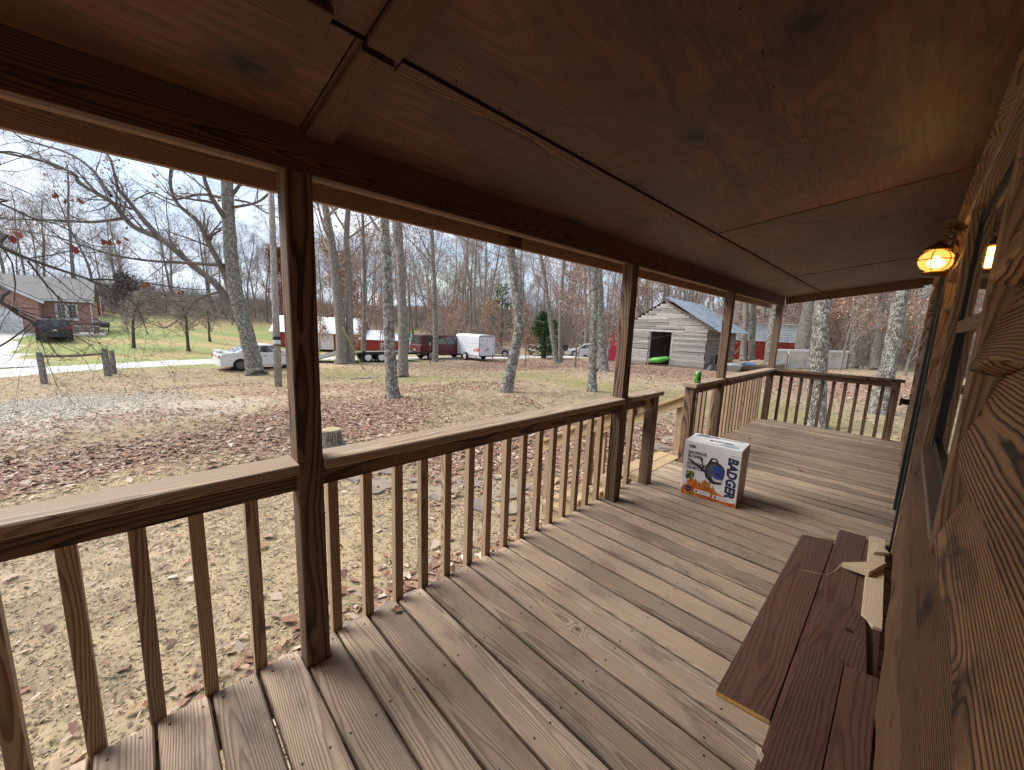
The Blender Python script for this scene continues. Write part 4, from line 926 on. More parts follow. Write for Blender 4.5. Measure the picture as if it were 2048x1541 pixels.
for lab, poly in (
    ('purple grey flagstone, upper left one seen left of the second baluster', [(160, 465), (205, 425), (290, 418), (298, 470), (240, 500)]),
    ('large dark flagstone behind the second and third balusters', [(245, 530), (330, 480), (510, 460), (520, 520), (400, 575), (270, 590)]),
    ('thin grey flagstone at the top edge of the path, left end', [(380, 405), (500, 400), (515, 445), (400, 440)]),
    ('small tan flagstone between the third and fourth balusters, upper', [(600, 470), (680, 455), (690, 490), (620, 495)]),
    ('small tan flagstone between the third and fourth balusters, lower', [(595, 520), (670, 505), (690, 545), (610, 550)]),
    ('flat purple flagstone with a pointed end near the fifth baluster', [(720, 530), (855, 515), (870, 590), (820, 630), (740, 600)]),
    ('pale flagstone near the middle, upper one left of the sixth baluster', [(790, 465), (870, 460), (890, 490), (800, 495)]),
    ('pale broad flagstone between the sixth and seventh balusters', [(930, 480), (1080, 470), (1110, 520), (1010, 540), (940, 515)]),
    ('small buff flagstone just below the pale broad one', [(880, 540), (940, 530), (950, 565), (890, 580)]),
    ('largest flat tan flagstone behind the eighth and ninth balusters', [(1210, 510), (1360, 490), (1440, 530), (1350, 600), (1220, 630), (1150, 590)]),
    ('cream flagstone left of the largest tan one and nearer the deck', [(1020, 620), (1160, 600), (1170, 670), (1110, 700), (1010, 670)]),
    ('brown flagstone under the ninth baluster nearer the deck', [(1190, 680), (1340, 640), (1390, 680), (1330, 715), (1220, 720)]),
    ('grey flagstone at the top of the path toward the steps', [(1180, 450), (1290, 440), (1300, 475), (1200, 480)])):
    flag([F(*q) for q in poly], lab)
# edging slabs along the deck
for lab, poly in (
    ('long dark edging slab beside the deck, the one farthest toward the steps', [(-2.30, 2.30), (-2.02, 2.28), (-1.98, 3.02), (-2.36, 3.0)]),
    ('mossy grey edging slab in the middle of the row beside the deck', [(-2.36, 1.62), (-2.02, 1.60), (-2.02, 2.2), (-2.34, 2.22)]),
    ('spotted grey edging slab beside the deck, nearest the camera', [(-2.42, 0.75), (-2.05, 0.78), (-2.04, 1.5), (-2.40, 1.54)])):
    flag(poly, lab, 0.06, 0.07, False)
for lab, c in (('grey flagstone half buried in leaves just left of the carton', ground_at(1350, 882)), ('grey flagstone in leaves beyond the near newel', ground_at(1312, 895))):
    flag([(c.x - .28, c.y - .2), (c.x + .25, c.y - .22), (c.x + .3, c.y + .15), (c.x - .2, c.y + .22)], lab, .05, .035, False)

# ------------------------------------------------------------------ trees
def bark(name, base, dark, lichen, lamt, scale=1.0):
    t = NT(name); P = t.obj(); x, y, z = t.sep(P)
    st = t.vec(x * (26.0 * scale) + t.noise(P, 7.0, 2) * 2.0, y * (26.0 * scale), z * (4.2 * scale))
    v = t.voro(st, 1.0, 'DISTANCE_TO_EDGE'); n = t.noise(P, 9.0 * scale, 5, .65); n2 = t.noise(P, 26.0 * scale, 4, .7)
    c = t.mix(t.step(v, 0.0, 0.22), dark, base); c = t.mix(t.clamp(t.step(n + (n2 - .5) * .5, .48, .62) * lamt), c, lichen)
    return t.bsdf(t.mul(c, .75 + .5 * n2), .9, 0, .15, t.bump(t.step(v, 0, .3) + n2 * .5, .8, .03))
M_BARK = bark('bark_grey', (0.34, 0.295, 0.25), (0.13, 0.105, 0.088), (0.47, 0.47, 0.42), 0.5)
M_LICH = bark('bark_lichen', (0.30, 0.27, 0.225), (0.085, 0.07, 0.058), (0.46, 0.48, 0.42), 0.8)
M_DBARK = bark('bark_dark', (0.13, 0.105, 0.088), (0.055, 0.045, 0.04), (0.28, 0.29, 0.25), 0.4)
M_TWIG = plain('twig_grey', (0.36, 0.305, 0.27), .9, 0, .15, .2, 2)
M_OTWIG = plain('limb_grey', (0.17, 0.145, 0.125), .9, 0, .15, .2, 2)
M_DTWIG = plain('twig_dark', (0.10, 0.083, 0.072), .9, 0, .15, .2, 2)
M_PTWIG = plain('twig_pale', (0.42, 0.37, 0.32), .9, 0, .15, .2, 2)
M_FTWIG = plain('twig_far', (0.30, 0.26, 0.23), .9, 0, .15, .2, 2)
t = NT('hanging_leaf'); M_HLEAF = t.bsdf(t.attr('tint'), .75, 0, .2, None)
class Br:
    def __init__(s): s.g = {}; s.tips = []
    def add(s, pts, rad, n): s.g.setdefault((len(pts), n), []).append((pts, rad))
    def mesh(s):
        VV, FF, b = [], [], 0
        for (k, n), L in s.g.items():
            P = np.array([[tuple(q) for q in a] for a, _ in L]); R = np.array([r for _, r in L]); m = len(L)
            T = np.empty_like(P); T[:, 1:-1] = P[:, 2:] - P[:, :-2]; T[:, 0] = P[:, 1] - P[:, 0]; T[:, -1] = P[:, -1] - P[:, -2]
            T /= np.linalg.norm(T, axis=-1, keepdims=True) + 1e-9
            ref = np.where(np.abs(T[:, :1, 2:3]) > 0.9, np.array([[[1., 0, 0]]]), np.array([[[0, 0, 1.]]])); ref = np.broadcast_to(ref, T.shape)
            U = np.cross(ref, T); U /= np.linalg.norm(U, axis=-1, keepdims=True) + 1e-9; W = np.cross(T, U)
            an = np.arange(n) * 2 * math.pi / n
            V_ = P[:, :, None] + (U[:, :, None] * np.cos(an)[None, None, :, None] + W[:, :, None] * np.sin(an)[None, None, :, None]) * R[:, :, None, None]
            i, j = np.meshgrid(np.arange(k - 1), np.arange(n), indexing='ij'); q = np.stack([i * n + j, i * n + (j + 1) % n, (i + 1) * n + (j + 1) % n, (i + 1) * n + j], -1).reshape(-1, 4)
            FF.append((np.arange(m)[:, None, None] * k * n + q[None]).reshape(-1, 4) + b); VV.append(V_.reshape(-1, 3)); b += m * k * n
        return np.concatenate(VV), np.concatenate(FF)
def rv(rg, s): return Vector((rg.gauss(0, s), rg.gauss(0, s), rg.gauss(0, s)))
def turn(d, ang, rg):
    ax = d.orthogonal().normalized(); ax.rotate(Matrix.Rotation(rg.uniform(0, 6.283), 3, d)); q = d.copy(); q.rotate(Matrix.Rotation(ang, 3, ax)); return q
def sprout(B, rg, p, d, L, r, lvl, mx, up=0.05, ch=(6, 5, 4, 3), wander=0.16, minr=0.0022):
    k = 6 if lvl == 0 else (5 if lvl == 1 else 4); pts = [p.copy()]; rad = [r]; dd = d.normalized(); dirs = [dd]
    for i in range(k):
        dd = (dd + rv(rg, wander) + Vector((0, 0, up))).normalized(); p = p + dd * (L / k); pts.append(p.copy()); rad.append(max(r * (1 - 0.72 * (i + 1) / k), minr * .7)); dirs.append(dd)
    B.add(pts, rad, 6 if r > 0.04 else (4 if r > 0.012 else 3)); 
    if lvl >= mx - 1: B.tips.append((pts[-1], lvl)); B.tips.append((pts[len(pts) // 2], lvl))
    if lvl < mx:
        n = ch[min(lvl, len(ch) - 1)]
        for c in range(n):
            s = 0.22 + 0.78 * (c + rg.random()) / n; f = s * k; i = min(int(f), k - 1); q = pts[i].lerp(pts[i + 1], f - i); rr = rad[i] * (1 - (f - i)) + rad[i + 1] * (f - i)
            sprout(B, rg, q, turn(dirs[i], rg.uniform(.45, 1.05), rg), L * rg.uniform(.38, .62) * (1.15 - .45 * s), max(rr * rg.uniform(.42, .62), minr), lvl + 1, mx, up * 1.1, ch, wander * 1.12, minr)
def leaf_quads(tips, n_per, size, pal, seed, spread=0.25, prob=1.0, droop=True):
    r = np.random.RandomState(seed); C = np.array([tuple(p) for p, _ in tips if r.rand() < prob])
    if len(C) == 0: return None
    C = np.repeat(C, n_per, 0) + r.normal(0, spread, (len(C) * n_per, 3)); n = len(C)
    d = r.normal(0, 1, (n, 3)); 
    if droop: d[:, 2] -= .9
    d /= np.linalg.norm(d, axis=1, keepdims=True); e = np.cross(d, r.normal(0, 1, (n, 3))); e /= np.linalg.norm(e, axis=1, keepdims=True); s = size * r.uniform(.6, 1.3, (n, 1)); w = .34
    V_ = np.stack([C, C + d * s * .5 + e * s * w, C + d * s, C + d * s * .5 - e * s * w], 1).reshape(-1, 3); F_ = np.arange(n * 4).reshape(-1, 4)
    c = np.array(pal)[r.randint(0, len(pal), n)] * r.uniform(.65, 1.2, (n, 1)); return V_, F_, c
PAL_BROWN = [(0.42, 0.25, 0.165), (0.34, 0.19, 0.13), (0.49, 0.32, 0.22), (0.39, 0.23, 0.17)]
PAL_RED = [(0.24, 0.055, 0.045), (0.30, 0.09, 0.06), (0.18, 0.05, 0.045)]
def spline(pts, n):
    out = []
    for i in range(len(pts) - 1):
        p0, p1, p2, p3 = pts[max(i - 1, 0)], pts[i], pts[i + 1], pts[min(i + 2, len(pts) - 1)]
        for k in range(n):
            s = k / n; out.append(0.5 * ((2 * p1) + (p2 - p0) * s + (2 * p0 - 5 * p1 + 4 * p2 - p3) * s * s + (3 * p1 - p0 - 3 * p2 + p3) * s ** 3))
    out.append(pts[-1]); return out
def trunk_mesh(name, path, r0, r1, mat, parent, flare=1.75, sides=14, seed=0):
    pts = spline(path, 5); n = len(pts); mb = MB(); acc = [0.0]
    for i in range(1, n): acc.append(acc[-1] + (pts[i] - pts[i - 1]).length)
    rad = [(r0 + (r1 - r0) * (a / acc[-1]) ** .9) * (1 + (flare - 1) * math.exp(-a / 0.22)) for a in acc]
    mb.tube(pts, rad, sides)
    for i, v in enumerate(mb.v):          # uneven bark outline, buttressed foot
        q = Vector(v); k = mnoise.noise(q * 2.3 + Vector((seed, 0, 0))) * .10 + mnoise.noise(q * 6.0 + Vector((0, seed, 0))) * .06
        a = (i % sides) / sides * 6.283; but = .14 * math.exp(-acc[i // sides] / .35) * math.sin(a * 4 + seed)
        c = pts[i // sides]; mb.v[i] = tuple(c + (q - c) * (1 + k + but))
    return mb.build(name, mat, parent, True), pts, rad, acc
def tree(name, label, px, r0, H, seed, mat=None, twig=None, limbs=9, h0=0.28, group='bare trees in the yard', leaves=None, extra=None, ch=(6, 5, 4), mx=3, limb_len=.34, base=None, cat='tree', r1f=.32, minr=.003, lp=.12, lsize=.13, spread=.2):
    """px: pixels up the trunk; the first is where it meets the ground"""
    rg = random.Random(seed); mat = mat or M_BARK; twig = twig or M_TWIG
    b = ground_at(*px[0]) if base is None else base; d = depth_of(b)
    root = thing(name, label, cat, b, 0, group)
    path = [Vector((0, 0, -0.15)), Vector((0, 0, 0.02))] + [at_depth(u, v, d) - b for u, v in px[1:]]
    last = path[-1]; dr = (path[-1] - path[-2]).normalized() if len(px) > 1 else Vector((0, 0, 1))
    while path[-1].z < H:
        dr = (dr + Vector((0, 0, .35)) + rv(rg, .10)).normalized(); path.append(path[-1] + dr * min(1.6, H * .16))
    o, pts, rad, acc = trunk_mesh('trunk', path, r0, r0 * r1f, mat, root, seed=seed)
    B = Br(); tot = acc[-1]
    for i in range(limbs):
        s = h0 + (1 - h0) * (i + rg.random() * .8) / limbs; a = s * tot; k = max(j for j in range(len(acc)) if acc[j] <= a); k = min(k, len(pts) - 2)
        dd = (pts[k + 1] - pts[k]).normalized(); q = turn(dd, rg.uniform(.65, 1.2), rg); 
        sprout(B, rg, pts[k].copy(), q, H * limb_len * rg.uniform(.6, 1.1) * (1.2 - .6 * s), rad[k] * rg.uniform(.32, .5), 0, mx, .10, ch, .15, minr)
    sprout(B, rg, pts[-1].copy(), Vector((0, 0, 1)), H * .22, rad[-1] * .8, 0, mx, .1, ch, .12, minr)
    if extra:
        for P3, ra, rb, nl in extra:
            P3 = spline([p - b for p in P3], 4); m = len(P3); rr = [ra + (rb - ra) * (i / (m - 1)) ** .8 for i in range(m)]
            for a in range(0, m - 1, 4):
                e = min(a + 5, m); B.add(P3[a:e], rr[a:e], 8 if ra > .04 else 5)
            for i in range(nl):
                f = (0.18 + .82 * rg.random()) * (m - 1); k = min(int(f), m - 2); dd = (P3[k + 1] - P3[k]).normalized()
                sprout(B, rg, P3[k].lerp(P3[k + 1], f - k), turn(dd, rg.uniform(.4, 1.0), rg), (acc[-1] * .07 + .8) * rg.uniform(.5, 1.3), max(rr[k] * .42, minr * 1.3), 1, mx, .04, ch, .16, minr)
    v, f = B.mesh(); np_mesh('crown', v, f, twig, root, None, True)
    if leaves:
        L = leaf_quads(B.tips, leaves, lsize, PAL_BROWN, seed, spread, lp)
        if L: np_mesh('dead_leaves', L[0], L[1], M_HLEAF, root, L[2])
    return root
def Zp(a, b): return (a / 2.703, 230 + b / 2.703)
# the big leaning tree by the white sedan, limbs traced from the picture at the tree's own distance
bA = ground_at(511, 750); dA = depth_of(bA)
def limb(pts, ra, rb, nl, d=dA, back=0.0):
    m = len(pts); return ([at_depth(*Zp(*p), d + back * i / m) for i, p in enumerate(pts)], ra, rb, nl)
exA = [limb([(1290, 1090), (1180, 930), (1060, 830), (880, 680), (730, 610), (660, 540), (600, 470), (430, 370), (400, 320), (230, 250), (0, 200), (-200, 130)], .19, .045, 30),
       limb([(880, 680), (780, 570), (690, 460), (640, 400), (600, 250), (550, 170), (520, 60)], .13, .03, 14, back=1.5),
       limb([(660, 560), (500, 580), (300, 570), (0, 560), (-150, 520)], .09, .02, 12, back=-2),
       limb([(600, 440), (490, 290), (350, 200), (120, 130), (30, 40)], .09, .025, 12, back=2),
       limb([(1245, 925), (1200, 830), (1130, 700), (1070, 580), (960, 480), (920, 370), (930, 250)], .17, .05, 16, back=-1),
       limb([(1235, 815), (1000, 800), (820, 790), (600, 755), (300, 660), (0, 610)], .10, .02, 16, back=-3),
       limb([(1205, 450), (1080, 430), (930, 460), (820, 420), (700, 480)], .09, .02, 12, back=2),
       limb([(1260, 500), (1370, 480), (1440, 440), (1500, 360)], .08, .03, 8, back=-1),
       limb([(1270, 460), (1360, 480), (1440, 530), (1530, 560), (1620, 540)], .06, .015, 8, back=1),
       limb([(1180, 960), (1060, 1000), (1000, 1080), (900, 1150), (850, 1140)], .07, .015, 8, back=-2)]
tree('leaning_oak', 'large leaning lichen covered oak in front of the white sedan', [(511, 750), (493, 665), (475, 600), (463, 520), (457, 430), (453, 350), (447, 250)], .40, 15, 5, M_LICH, M_OTWIG, 9, .5, leaves=3, extra=exA, lp=.015, mx=3, ch=(6, 5, 4), lsize=.16, minr=.006, r1f=.5)
# branches of a tree that stands left of the picture
bN = Vector((-10.5, -8.2, 0)); bN.z = gz(bN.x, bN.y)
def nlimb(pts, ra, rb, nl, d0, d1): m = len(pts); return ([at_depth(*Zp(*p), d0 + (d1 - d0) * i / (m - 1)) for i, p in enumerate(pts)], ra, rb, nl)
hub = bN + Vector((0.2, .4, 3.4))
exN = [nlimb([(-320, 560), (0, 710), (130, 770), (300, 830), (480, 890), (640, 960), (740, 1040), (800, 1190)], .045, .006, 16, 6.2, 7.4),
       nlimb([(480, 890), (700, 897), (1000, 940), (1150, 945)], .020, .005, 9, 6.9, 7.8),
       nlimb([(-320, 850), (0, 1010), (100, 1080), (190, 1130), (215, 1200), (330, 1140), (500, 1130)], .042, .006, 14, 5.8, 6.6),
       nlimb([(-200, 1330), (0, 1250), (120, 1170), (190, 1130), (300, 1290), (390, 1330)], .018, .004, 7, 6.0, 6.4),
       nlimb([(150, 790), (260, 930), (340, 1010), (430, 1100), (560, 1180)], .018, .004, 8, 6.4, 7.0),
       nlimb([(-300, 300), (0, 200), (200, 240), (400, 330), (600, 360)], .03, .005, 12, 7.5, 9.0),
       nlimb([(-250, 420), (0, 480), (180, 560), (330, 600), (480, 700), (640, 720)], .028, .005, 14, 7.0, 8.2)]
for e in exN[:1] + exN[2:3] + exN[5:]:
    e[0].insert(0, hub)
tn = tree('roadside_oak', 'thin dark branches with a few red leaves reaching in from the left edge', [(0, 700)], .17, 9, 31, M_DBARK, M_DTWIG, 5, .45, extra=exN, base=bN, leaves=None, mx=3, ch=(4, 4, 3), minr=.0025, limb_len=.25)
rg = random.Random(4); LV = []; 
def big_leaf(mbx, c, s, rg):
    d = Vector((rg.gauss(0, .6), rg.gauss(0, .6), -1)).normalized(); e = d.orthogonal().normalized(); e.rotate(Matrix.Rotation(rg.uniform(0, 6.28), 3, d)); nrm_ = d.cross(e)
    prof = [(0, .0), (.12, .10), (.25, .30), (.33, .16), (.48, .42), (.58, .20), (.74, .34), (.82, .12), (1.0, 0)]
    vs = [c + d * (a * s) + e * (b * s) + nrm_ * (abs(b) * s * .3) for a, b in prof] + [c + d * (a * s) - e * (b * s) + nrm_ * (abs(b) * s * .3) for a, b in prof[-2:0:-1]]
    mbx.add(vs, [tuple(range(len(vs)))], (0.24 * rg.uniform(.6, 1.2), 0.075 * rg.uniform(.7, 1.4), 0.05))
for (a, b, n, d) in ((590, 680, 9, 8.1), (770, 910, 5, 7.1), (285, 425, 3, 8.0), (405, 465, 2, 8.0), (350, 480, 1, 8.0), (960, 960, 3, 7.5), (60, 650, 3, 6.6), (395, 710, 2, 7.2)):
    for i in range(n):
        mbx = MB(); big_leaf(mbx, at_depth(*Zp(a + rg.gauss(0, 38 if n > 4 else 12), b + rg.gauss(-10, 14)), d) - bN, rg.uniform(.10, .17), rg); mbx.build('red_leaf', M_HLEAF, tn)

tree('oak_tree', 'grey trunked oak standing alone in front of the flatbed trailer', [(786, 796), (780, 700), (776, 600), (772, 500), (769, 420)], .17, 13, 41, M_LICH, M_TWIG, 9, .30, leaves=3, lp=.16)
tree('oak_tree', 'grey oak close behind and right of the lone front oak', [(806, 755), (806, 680), (804, 600), (800, 500), (796, 430)], .24, 16, 42, M_BARK, M_TWIG, 10, .3, leaves=3, lp=.1)
tree('oak_tree', 'left stem of the twin oaks by the flatbed trailer ramp', [(684, 728), (682, 660), (672, 560), (662, 480), (650, 410)], .40, 18, 43, M_BARK, M_TWIG, 10, .32, leaves=2, lp=.06, minr=.006)
tree('oak_tree', 'right stem of the twin oaks by the flatbed trailer ramp', [(701, 727), (699, 650), (697, 560), (693, 480), (697, 410)], .30, 18, 44, M_BARK, M_TWIG, 10, .3, leaves=3, lp=.12, minr=.006)
tree('oak_tree', 'slim grey oak in front of the flatbed trailer wheels', [(726, 724), (728, 660), (729, 560), (727, 480), (725, 420)], .20, 16, 45, M_BARK, M_TWIG, 10, .26, leaves=4, lp=.2, minr=.006)
tree('oak_tree', 'oak trunk in front of the middle of the maroon van', [(871, 724), (871, 660), (869, 580), (866, 520), (864, 450)], .24, 17, 46, M_LICH, M_TWIG, 11, .22, leaves=3, lp=.2, minr=.006)
tree('oak_tree', 'crooked leaning oak right of the white cargo trailer', [(1012, 784), (1022, 735), (1037, 665), (1036, 610), (1029, 555), (1020, 495), (1016, 440)], .19, 14, 47, M_LICH, M_TWIG, 9, .32, leaves=3, lp=.12)
tree('oak_tree', 'left leaning stem of the forked oaks by the evergreen', [(1113, 727), (1105, 670), (1098, 620), (1090, 560), (1080, 505), (1072, 460)], .24, 16, 48, M_LICH, M_TWIG, 9, .34, leaves=3, lp=.12, minr=.006)
tree('oak_tree', 'right upright stem of the forked oaks by the evergreen', [(1121, 726), (1121, 670), (1122, 620), (1124, 570), (1128, 520), (1136, 460)], .22, 17, 49, M_BARK, M_TWIG, 9, .34, leaves=3, lp=.12, minr=.006)
tree('oak_tree', 'pale lichen covered oak just left of the step opening post', [(1184, 783), (1186, 710), (1188, 640), (1189, 560), (1186, 500)], .15, 13, 50, M_LICH, M_TWIG, 9, .3, leaves=4, lp=.2)
tree('oak_tree', 'thick oak behind the pale lichen oak, left of the pink shed', [(1206, 743), (1203, 690), (1200, 640), (1198, 590), (1196, 520)], .28, 17, 51, M_LICH, M_TWIG, 10, .22, leaves=3, lp=.2)
tree('oak_tree', 'stout brown oak in front of the low pale wall', [(1600, 733), (1604, 690), (1611, 650), (1618, 610), (1624, 560)], .46, 18, 52, M_BARK, M_TWIG, 10, .25, leaves=3, lp=.2, minr=.006)
tree('oak_tree', 'nearest lichen covered oak seen through the end railing', [(1631, 856), (1634, 780), (1638, 700), (1642, 640), (1647, 580)], .20, 14, 53, M_LICH, M_TWIG, 9, .3, leaves=4, lp=.2)
tree('oak_tree', 'grey oak behind the right end of the low pale wall', [(1706, 737), (1708, 690), (1710, 640), (1714, 590)], .27, 17, 54, M_LICH, M_TWIG, 11, .2, leaves=3, lp=.25, minr=.006)
tree('oak_tree', 'leaning lichen oak beyond the right end of the end railing', [(1757, 828), (1770, 760), (1784, 700), (1794, 640), (1806, 570)], .21, 14, 55, M_LICH, M_TWIG, 9, .3, leaves=4, lp=.25)
tree('oak_tree', 'lichen trunk just left of the corner post', [(1537, 731), (1540, 690), (1545, 650), (1548, 610), (1550, 560)], .30, 17, 56, M_LICH, M_TWIG, 9, .3, leaves=3, lp=.2, minr=.006)
tree('oak_tree', 'dark trunk in front of the red and white shed, left one', [(1486, 722), (1488, 680), (1491, 640), (1492, 590)], .25, 16, 57, M_BARK, M_TWIG, 9, .3, leaves=3, lp=.2, minr=.006)
tree('oak_tree', 'grey trunk in front of the red and white shed, right one', [(1503, 722), (1504, 680), (1506, 640), (1506, 590)], .25, 16, 58, M_LICH, M_TWIG, 9, .3, leaves=3, lp=.2, minr=.006)
tree('oak_tree', 'dead grey snag among the far trees right of the pale wall', [(1748, 740), (1752, 690), (1756, 650)], .28, 9, 59, M_BARK, M_TWIG, 5, .4, leaves=None, minr=.006)
tree('oak_tree', 'slim tree in front of the silver hatchback', [(1170, 714), (1172, 670), (1172, 620), (1170, 570)], .20, 15, 60, M_BARK, M_TWIG, 10, .2, leaves=3, lp=.2, minr=.007)
# fruit trees on the lawn
for lab, pxs, H, s in (('small bare fruit tree nearest the brick house on the lawn', [(268, 697), (266, 655)], 3.4, 71), ('small bare fruit tree in the middle of the lawn', [(377, 703), (374, 665)], 3.6, 72), ('small bare fruit tree farthest up the lawn', [(420, 684), (418, 665)], 3.0, 73)):
    tree('fruit_tree', lab, pxs, .12, H, s, M_DBARK, M_PTWIG, 15, .32, 'fruit trees on the lawn', ch=(7, 6, 5), limb_len=.5, minr=.010, r1f=.5)

# wood behind: six stock trees and four saplings copied about
def stock(name, H, r0, seed, limbs, leaves, lp, label, group, h0=.3, minr=.012, ll=.34, twig=None, ch=(6, 5, 4), pal=None, lsize=.2, spread=.45):
    rg = random.Random(seed); root = thing(name, label, 'tree', (0, 0, 0), 0, group)
    path = [Vector((0, 0, -.3)), Vector((0, 0, .02))]; dr = Vector((rg.gauss(0, .05), rg.gauss(0, .05), 1))
    while path[-1].z < H: dr = (dr + Vector((0, 0, .2)) + rv(rg, .07)).normalized(); path.append(path[-1] + dr * H * .13)
    o, pts, rad, acc = trunk_mesh('trunk', path, r0, r0 * .25, M_BARK, root, 1.3, 7, seed); B = Br()
    for i in range(limbs):
        s = h0 + (1 - h0) * (i + rg.random() * .8) / limbs; a = s * acc[-1]; k = min(max(j for j in range(len(acc)) if acc[j] <= a), len(pts) - 2)
        sprout(B, rg, pts[k].copy(), turn((pts[k + 1] - pts[k]).normalized(), rg.uniform(.5, 1.1), rg), H * ll * rg.uniform(.6, 1.1) * (1.2 - .6 * s), rad[k] * rg.uniform(.32, .5), 0, 3, .12, ch, .14, minr)
    v, f = B.mesh(); np_mesh('crown', v, f, twig or M_TWIG, root, None, True)
    if leaves:
        L = leaf_quads(B.tips, leaves, lsize, pal or PAL_BROWN, seed, spread, lp); np_mesh('dead_leaves', L[0], L[1], M_HLEAF, root, L[2])
    return root
WG = 'trees of the wood behind the yard'
SG = 'leafy saplings at the edge of the wood'
ST = [stock('woodland_tree', H, r, 100 + i, n, lv, lp, 'bare grey tree in the wood behind the yard', WG) for i, (H, r, n, lv, lp) in enumerate(((19, .24, 12, 0, 0), (21, .30, 12, 2, .05), (17, .19, 10, 0, 0), (20, .22, 11, 3, .08), (16, .16, 10, 0, 0), (22, .33, 13, 0, 0)))]
SA = [stock('sapling', H, r, 200 + i, n, lv, lp, 'young tree holding brown leaves at the edge of the wood', SG, .15, .006, .42, M_PTWIG, (5, 5, 4), None, .13, .18) for i, (H, r, n, lv, lp) in enumerate(((5.0, .06, 12, 2, .30), (4.2, .05, 11, 2, .4), (6.0, .07, 13, 2, .2), (5.0, .05, 12, 1, .1)))]
def put_tree(src, x, y, first, sc=1.0, rz=0.0):
    o = src if first else copy_tree(src)
    o.location = (x, y, gz(x, y)); o.scale = (sc, sc, sc * 1.0); o.rotation_euler = (0, 0, rz); return o
rg = random.Random(77); used = set(); spots = []
def blocked(x, y):
    if -16 < x < -6 and 20 < y < 34: return True                  # barn
    if -64 < x < -44 and 8 < y < 30: return True                  # red outbuildings
    if -40 < x < -10 and 26 < y < 44: return True                 # parking along the lane
    if -66 < x < -40 and -16 < y < 6: return True
    return False
tries = 0
while len(spots) < 150 and tries < 6000:
    tries += 1; a = rg.uniform(-.16, 1.18) ; R_ = 44 + 62 * rg.random() ** 1.25   # a: angle from +Y toward -X
    x, y = -math.sin(a) * R_, math.cos(a) * R_
    if blocked(x, y) or (x > 3 and y < 40) or any((x - p) ** 2 + (y - q) ** 2 < 4.0 for p, q in spots): continue
    if a > .95 and R_ < 62: continue
    spots.append((x, y))
tries = 0
while len(spots) < 235 and tries < 6000:
    tries += 1; a = rg.uniform(1.1, 1.85); R_ = 82 + 70 * rg.random()
    x, y = -math.sin(a) * R_, math.cos(a) * R_
    if any((x - p) ** 2 + (y - q) ** 2 < 9.0 for p, q in spots): continue
    spots.append((x, y))
for i, (x, y) in enumerate(spots):
    k = i % 6; put_tree(ST[k], x, y, i < 6, rg.uniform(.7, 1.05), rg.uniform(0, 6.28))
sp = []
for u, v in ((640, 716), (715, 712), (760, 716), (925, 716), (985, 718), (1050, 735), (1150, 735), (1215, 728), (1255, 728), (1290, 716), (1440, 716), (1462, 720), (1575, 722), (1660, 728), (1680, 742), (1725, 738), (1780, 738), (1835, 742), (1810, 752)):
    p = ground_at(u, v); sp.append((p.x, p.y))
for _ in range(46):
    a = rg.uniform(-.14, 1.0); R_ = rg.uniform(40, 58); x, y = -math.sin(a) * R_, math.cos(a) * R_
    if not blocked(x, y): sp.append((x, y))
for i, (x, y) in enumerate(sp): put_tree(SA[i % 4], x, y, i < 4, rg.uniform(.75, 1.15), rg.uniform(0, 6.28))
# red leaved maple behind the utility pole, evergreens
p = Vector((-66, 16.5, 0)); m_ = stock('maple_tree', 12, .18, 301, 12, 5, .75, 'small maple with dark red leaves behind the utility pole', None, .2, .012, .34, None, (6, 5, 4), PAL_RED, .22, .4); m_.location = (p.x, p.y, gz(p.x, p.y))
p = Vector((-58, 22.5, 0)); m_ = stock('maple_tree', 13, .18, 302, 12, 4, .6, 'maple with orange brown leaves right of the nearest porch post', None, .2, .012, .34, None, (6, 5, 4), PAL_BROWN, .22, .4); m_.location = (p.x, p.y, gz(p.x, p.y))
def evergreen(name, label, loc, H, W, seed, n=7000, group=None, col=(0.045, 0.105, 0.035), bare=0.06):
    r = np.random.RandomState(seed); root = thing(name, label, 'tree', loc, 0, group); mb = MB(); mb.tube([(0, 0, -.2), (0.02, 0, H * .5), (0, .02, H * .96)], [W * .07, W * .04, .01], 8); mb.build('trunk', M_DBARK, root, True)
    nb = 150; bh = H * (bare + (1 - bare) * r.rand(nb) ** .9); ba = r.uniform(0, 6.283, nb); bl = W * .5 * (1.04 - bh / H) ** .55 * r.uniform(.7, 1.15, nb)
    k = r.randint(0, nb, n); s = r.rand(n) ** .6; rr = bl[k] * s; a = ba[k] + r.normal(0, .16, n) / (s + .3)
    C = np.stack([np.cos(a) * rr, np.sin(a) * rr, bh[k] + rr * .25 + r.normal(0, .05 * H / 4, n)], -1)
    d = np.stack([np.cos(a), np.sin(a), r.normal(.35, .4, n)], -1); d /= np.linalg.norm(d, axis=1, keepdims=True); e = np.cross(d, r.normal(0, 1, (n, 3))); e /= np.linalg.norm(e, axis=1, keepdims=True)
    sz = H * .045 * r.uniform(.6, 1.3, (n, 1)); V_ = np.stack([C, C + d * sz * .6 + e * sz * .22, C + d * sz, C + d * sz * .6 - e * sz * .22], 1).reshape(-1, 3)
    c = np.array(col) * r.uniform(.55, 1.5, (n, 1)); np_mesh('foliage', V_, np.arange(n * 4).reshape(-1, 4), M_HLEAF, root, c)
    return root
p = ground_at(1087, 717); evergreen('evergreen_tree', 'dense green cone shaped evergreen hiding the pickup bed', p, 4.5, 3.9, 9, 11000, None, (0.075, 0.155, 0.05))
p = at_depth(1003, 640, 46); p.z = gz(p.x, p.y); evergreen('evergreen_tree', 'thin straggly evergreen among the bare trees behind the trailer', p, 8.0, 3.6, 10, 700, None, (0.12, 0.14, 0.075), .3)
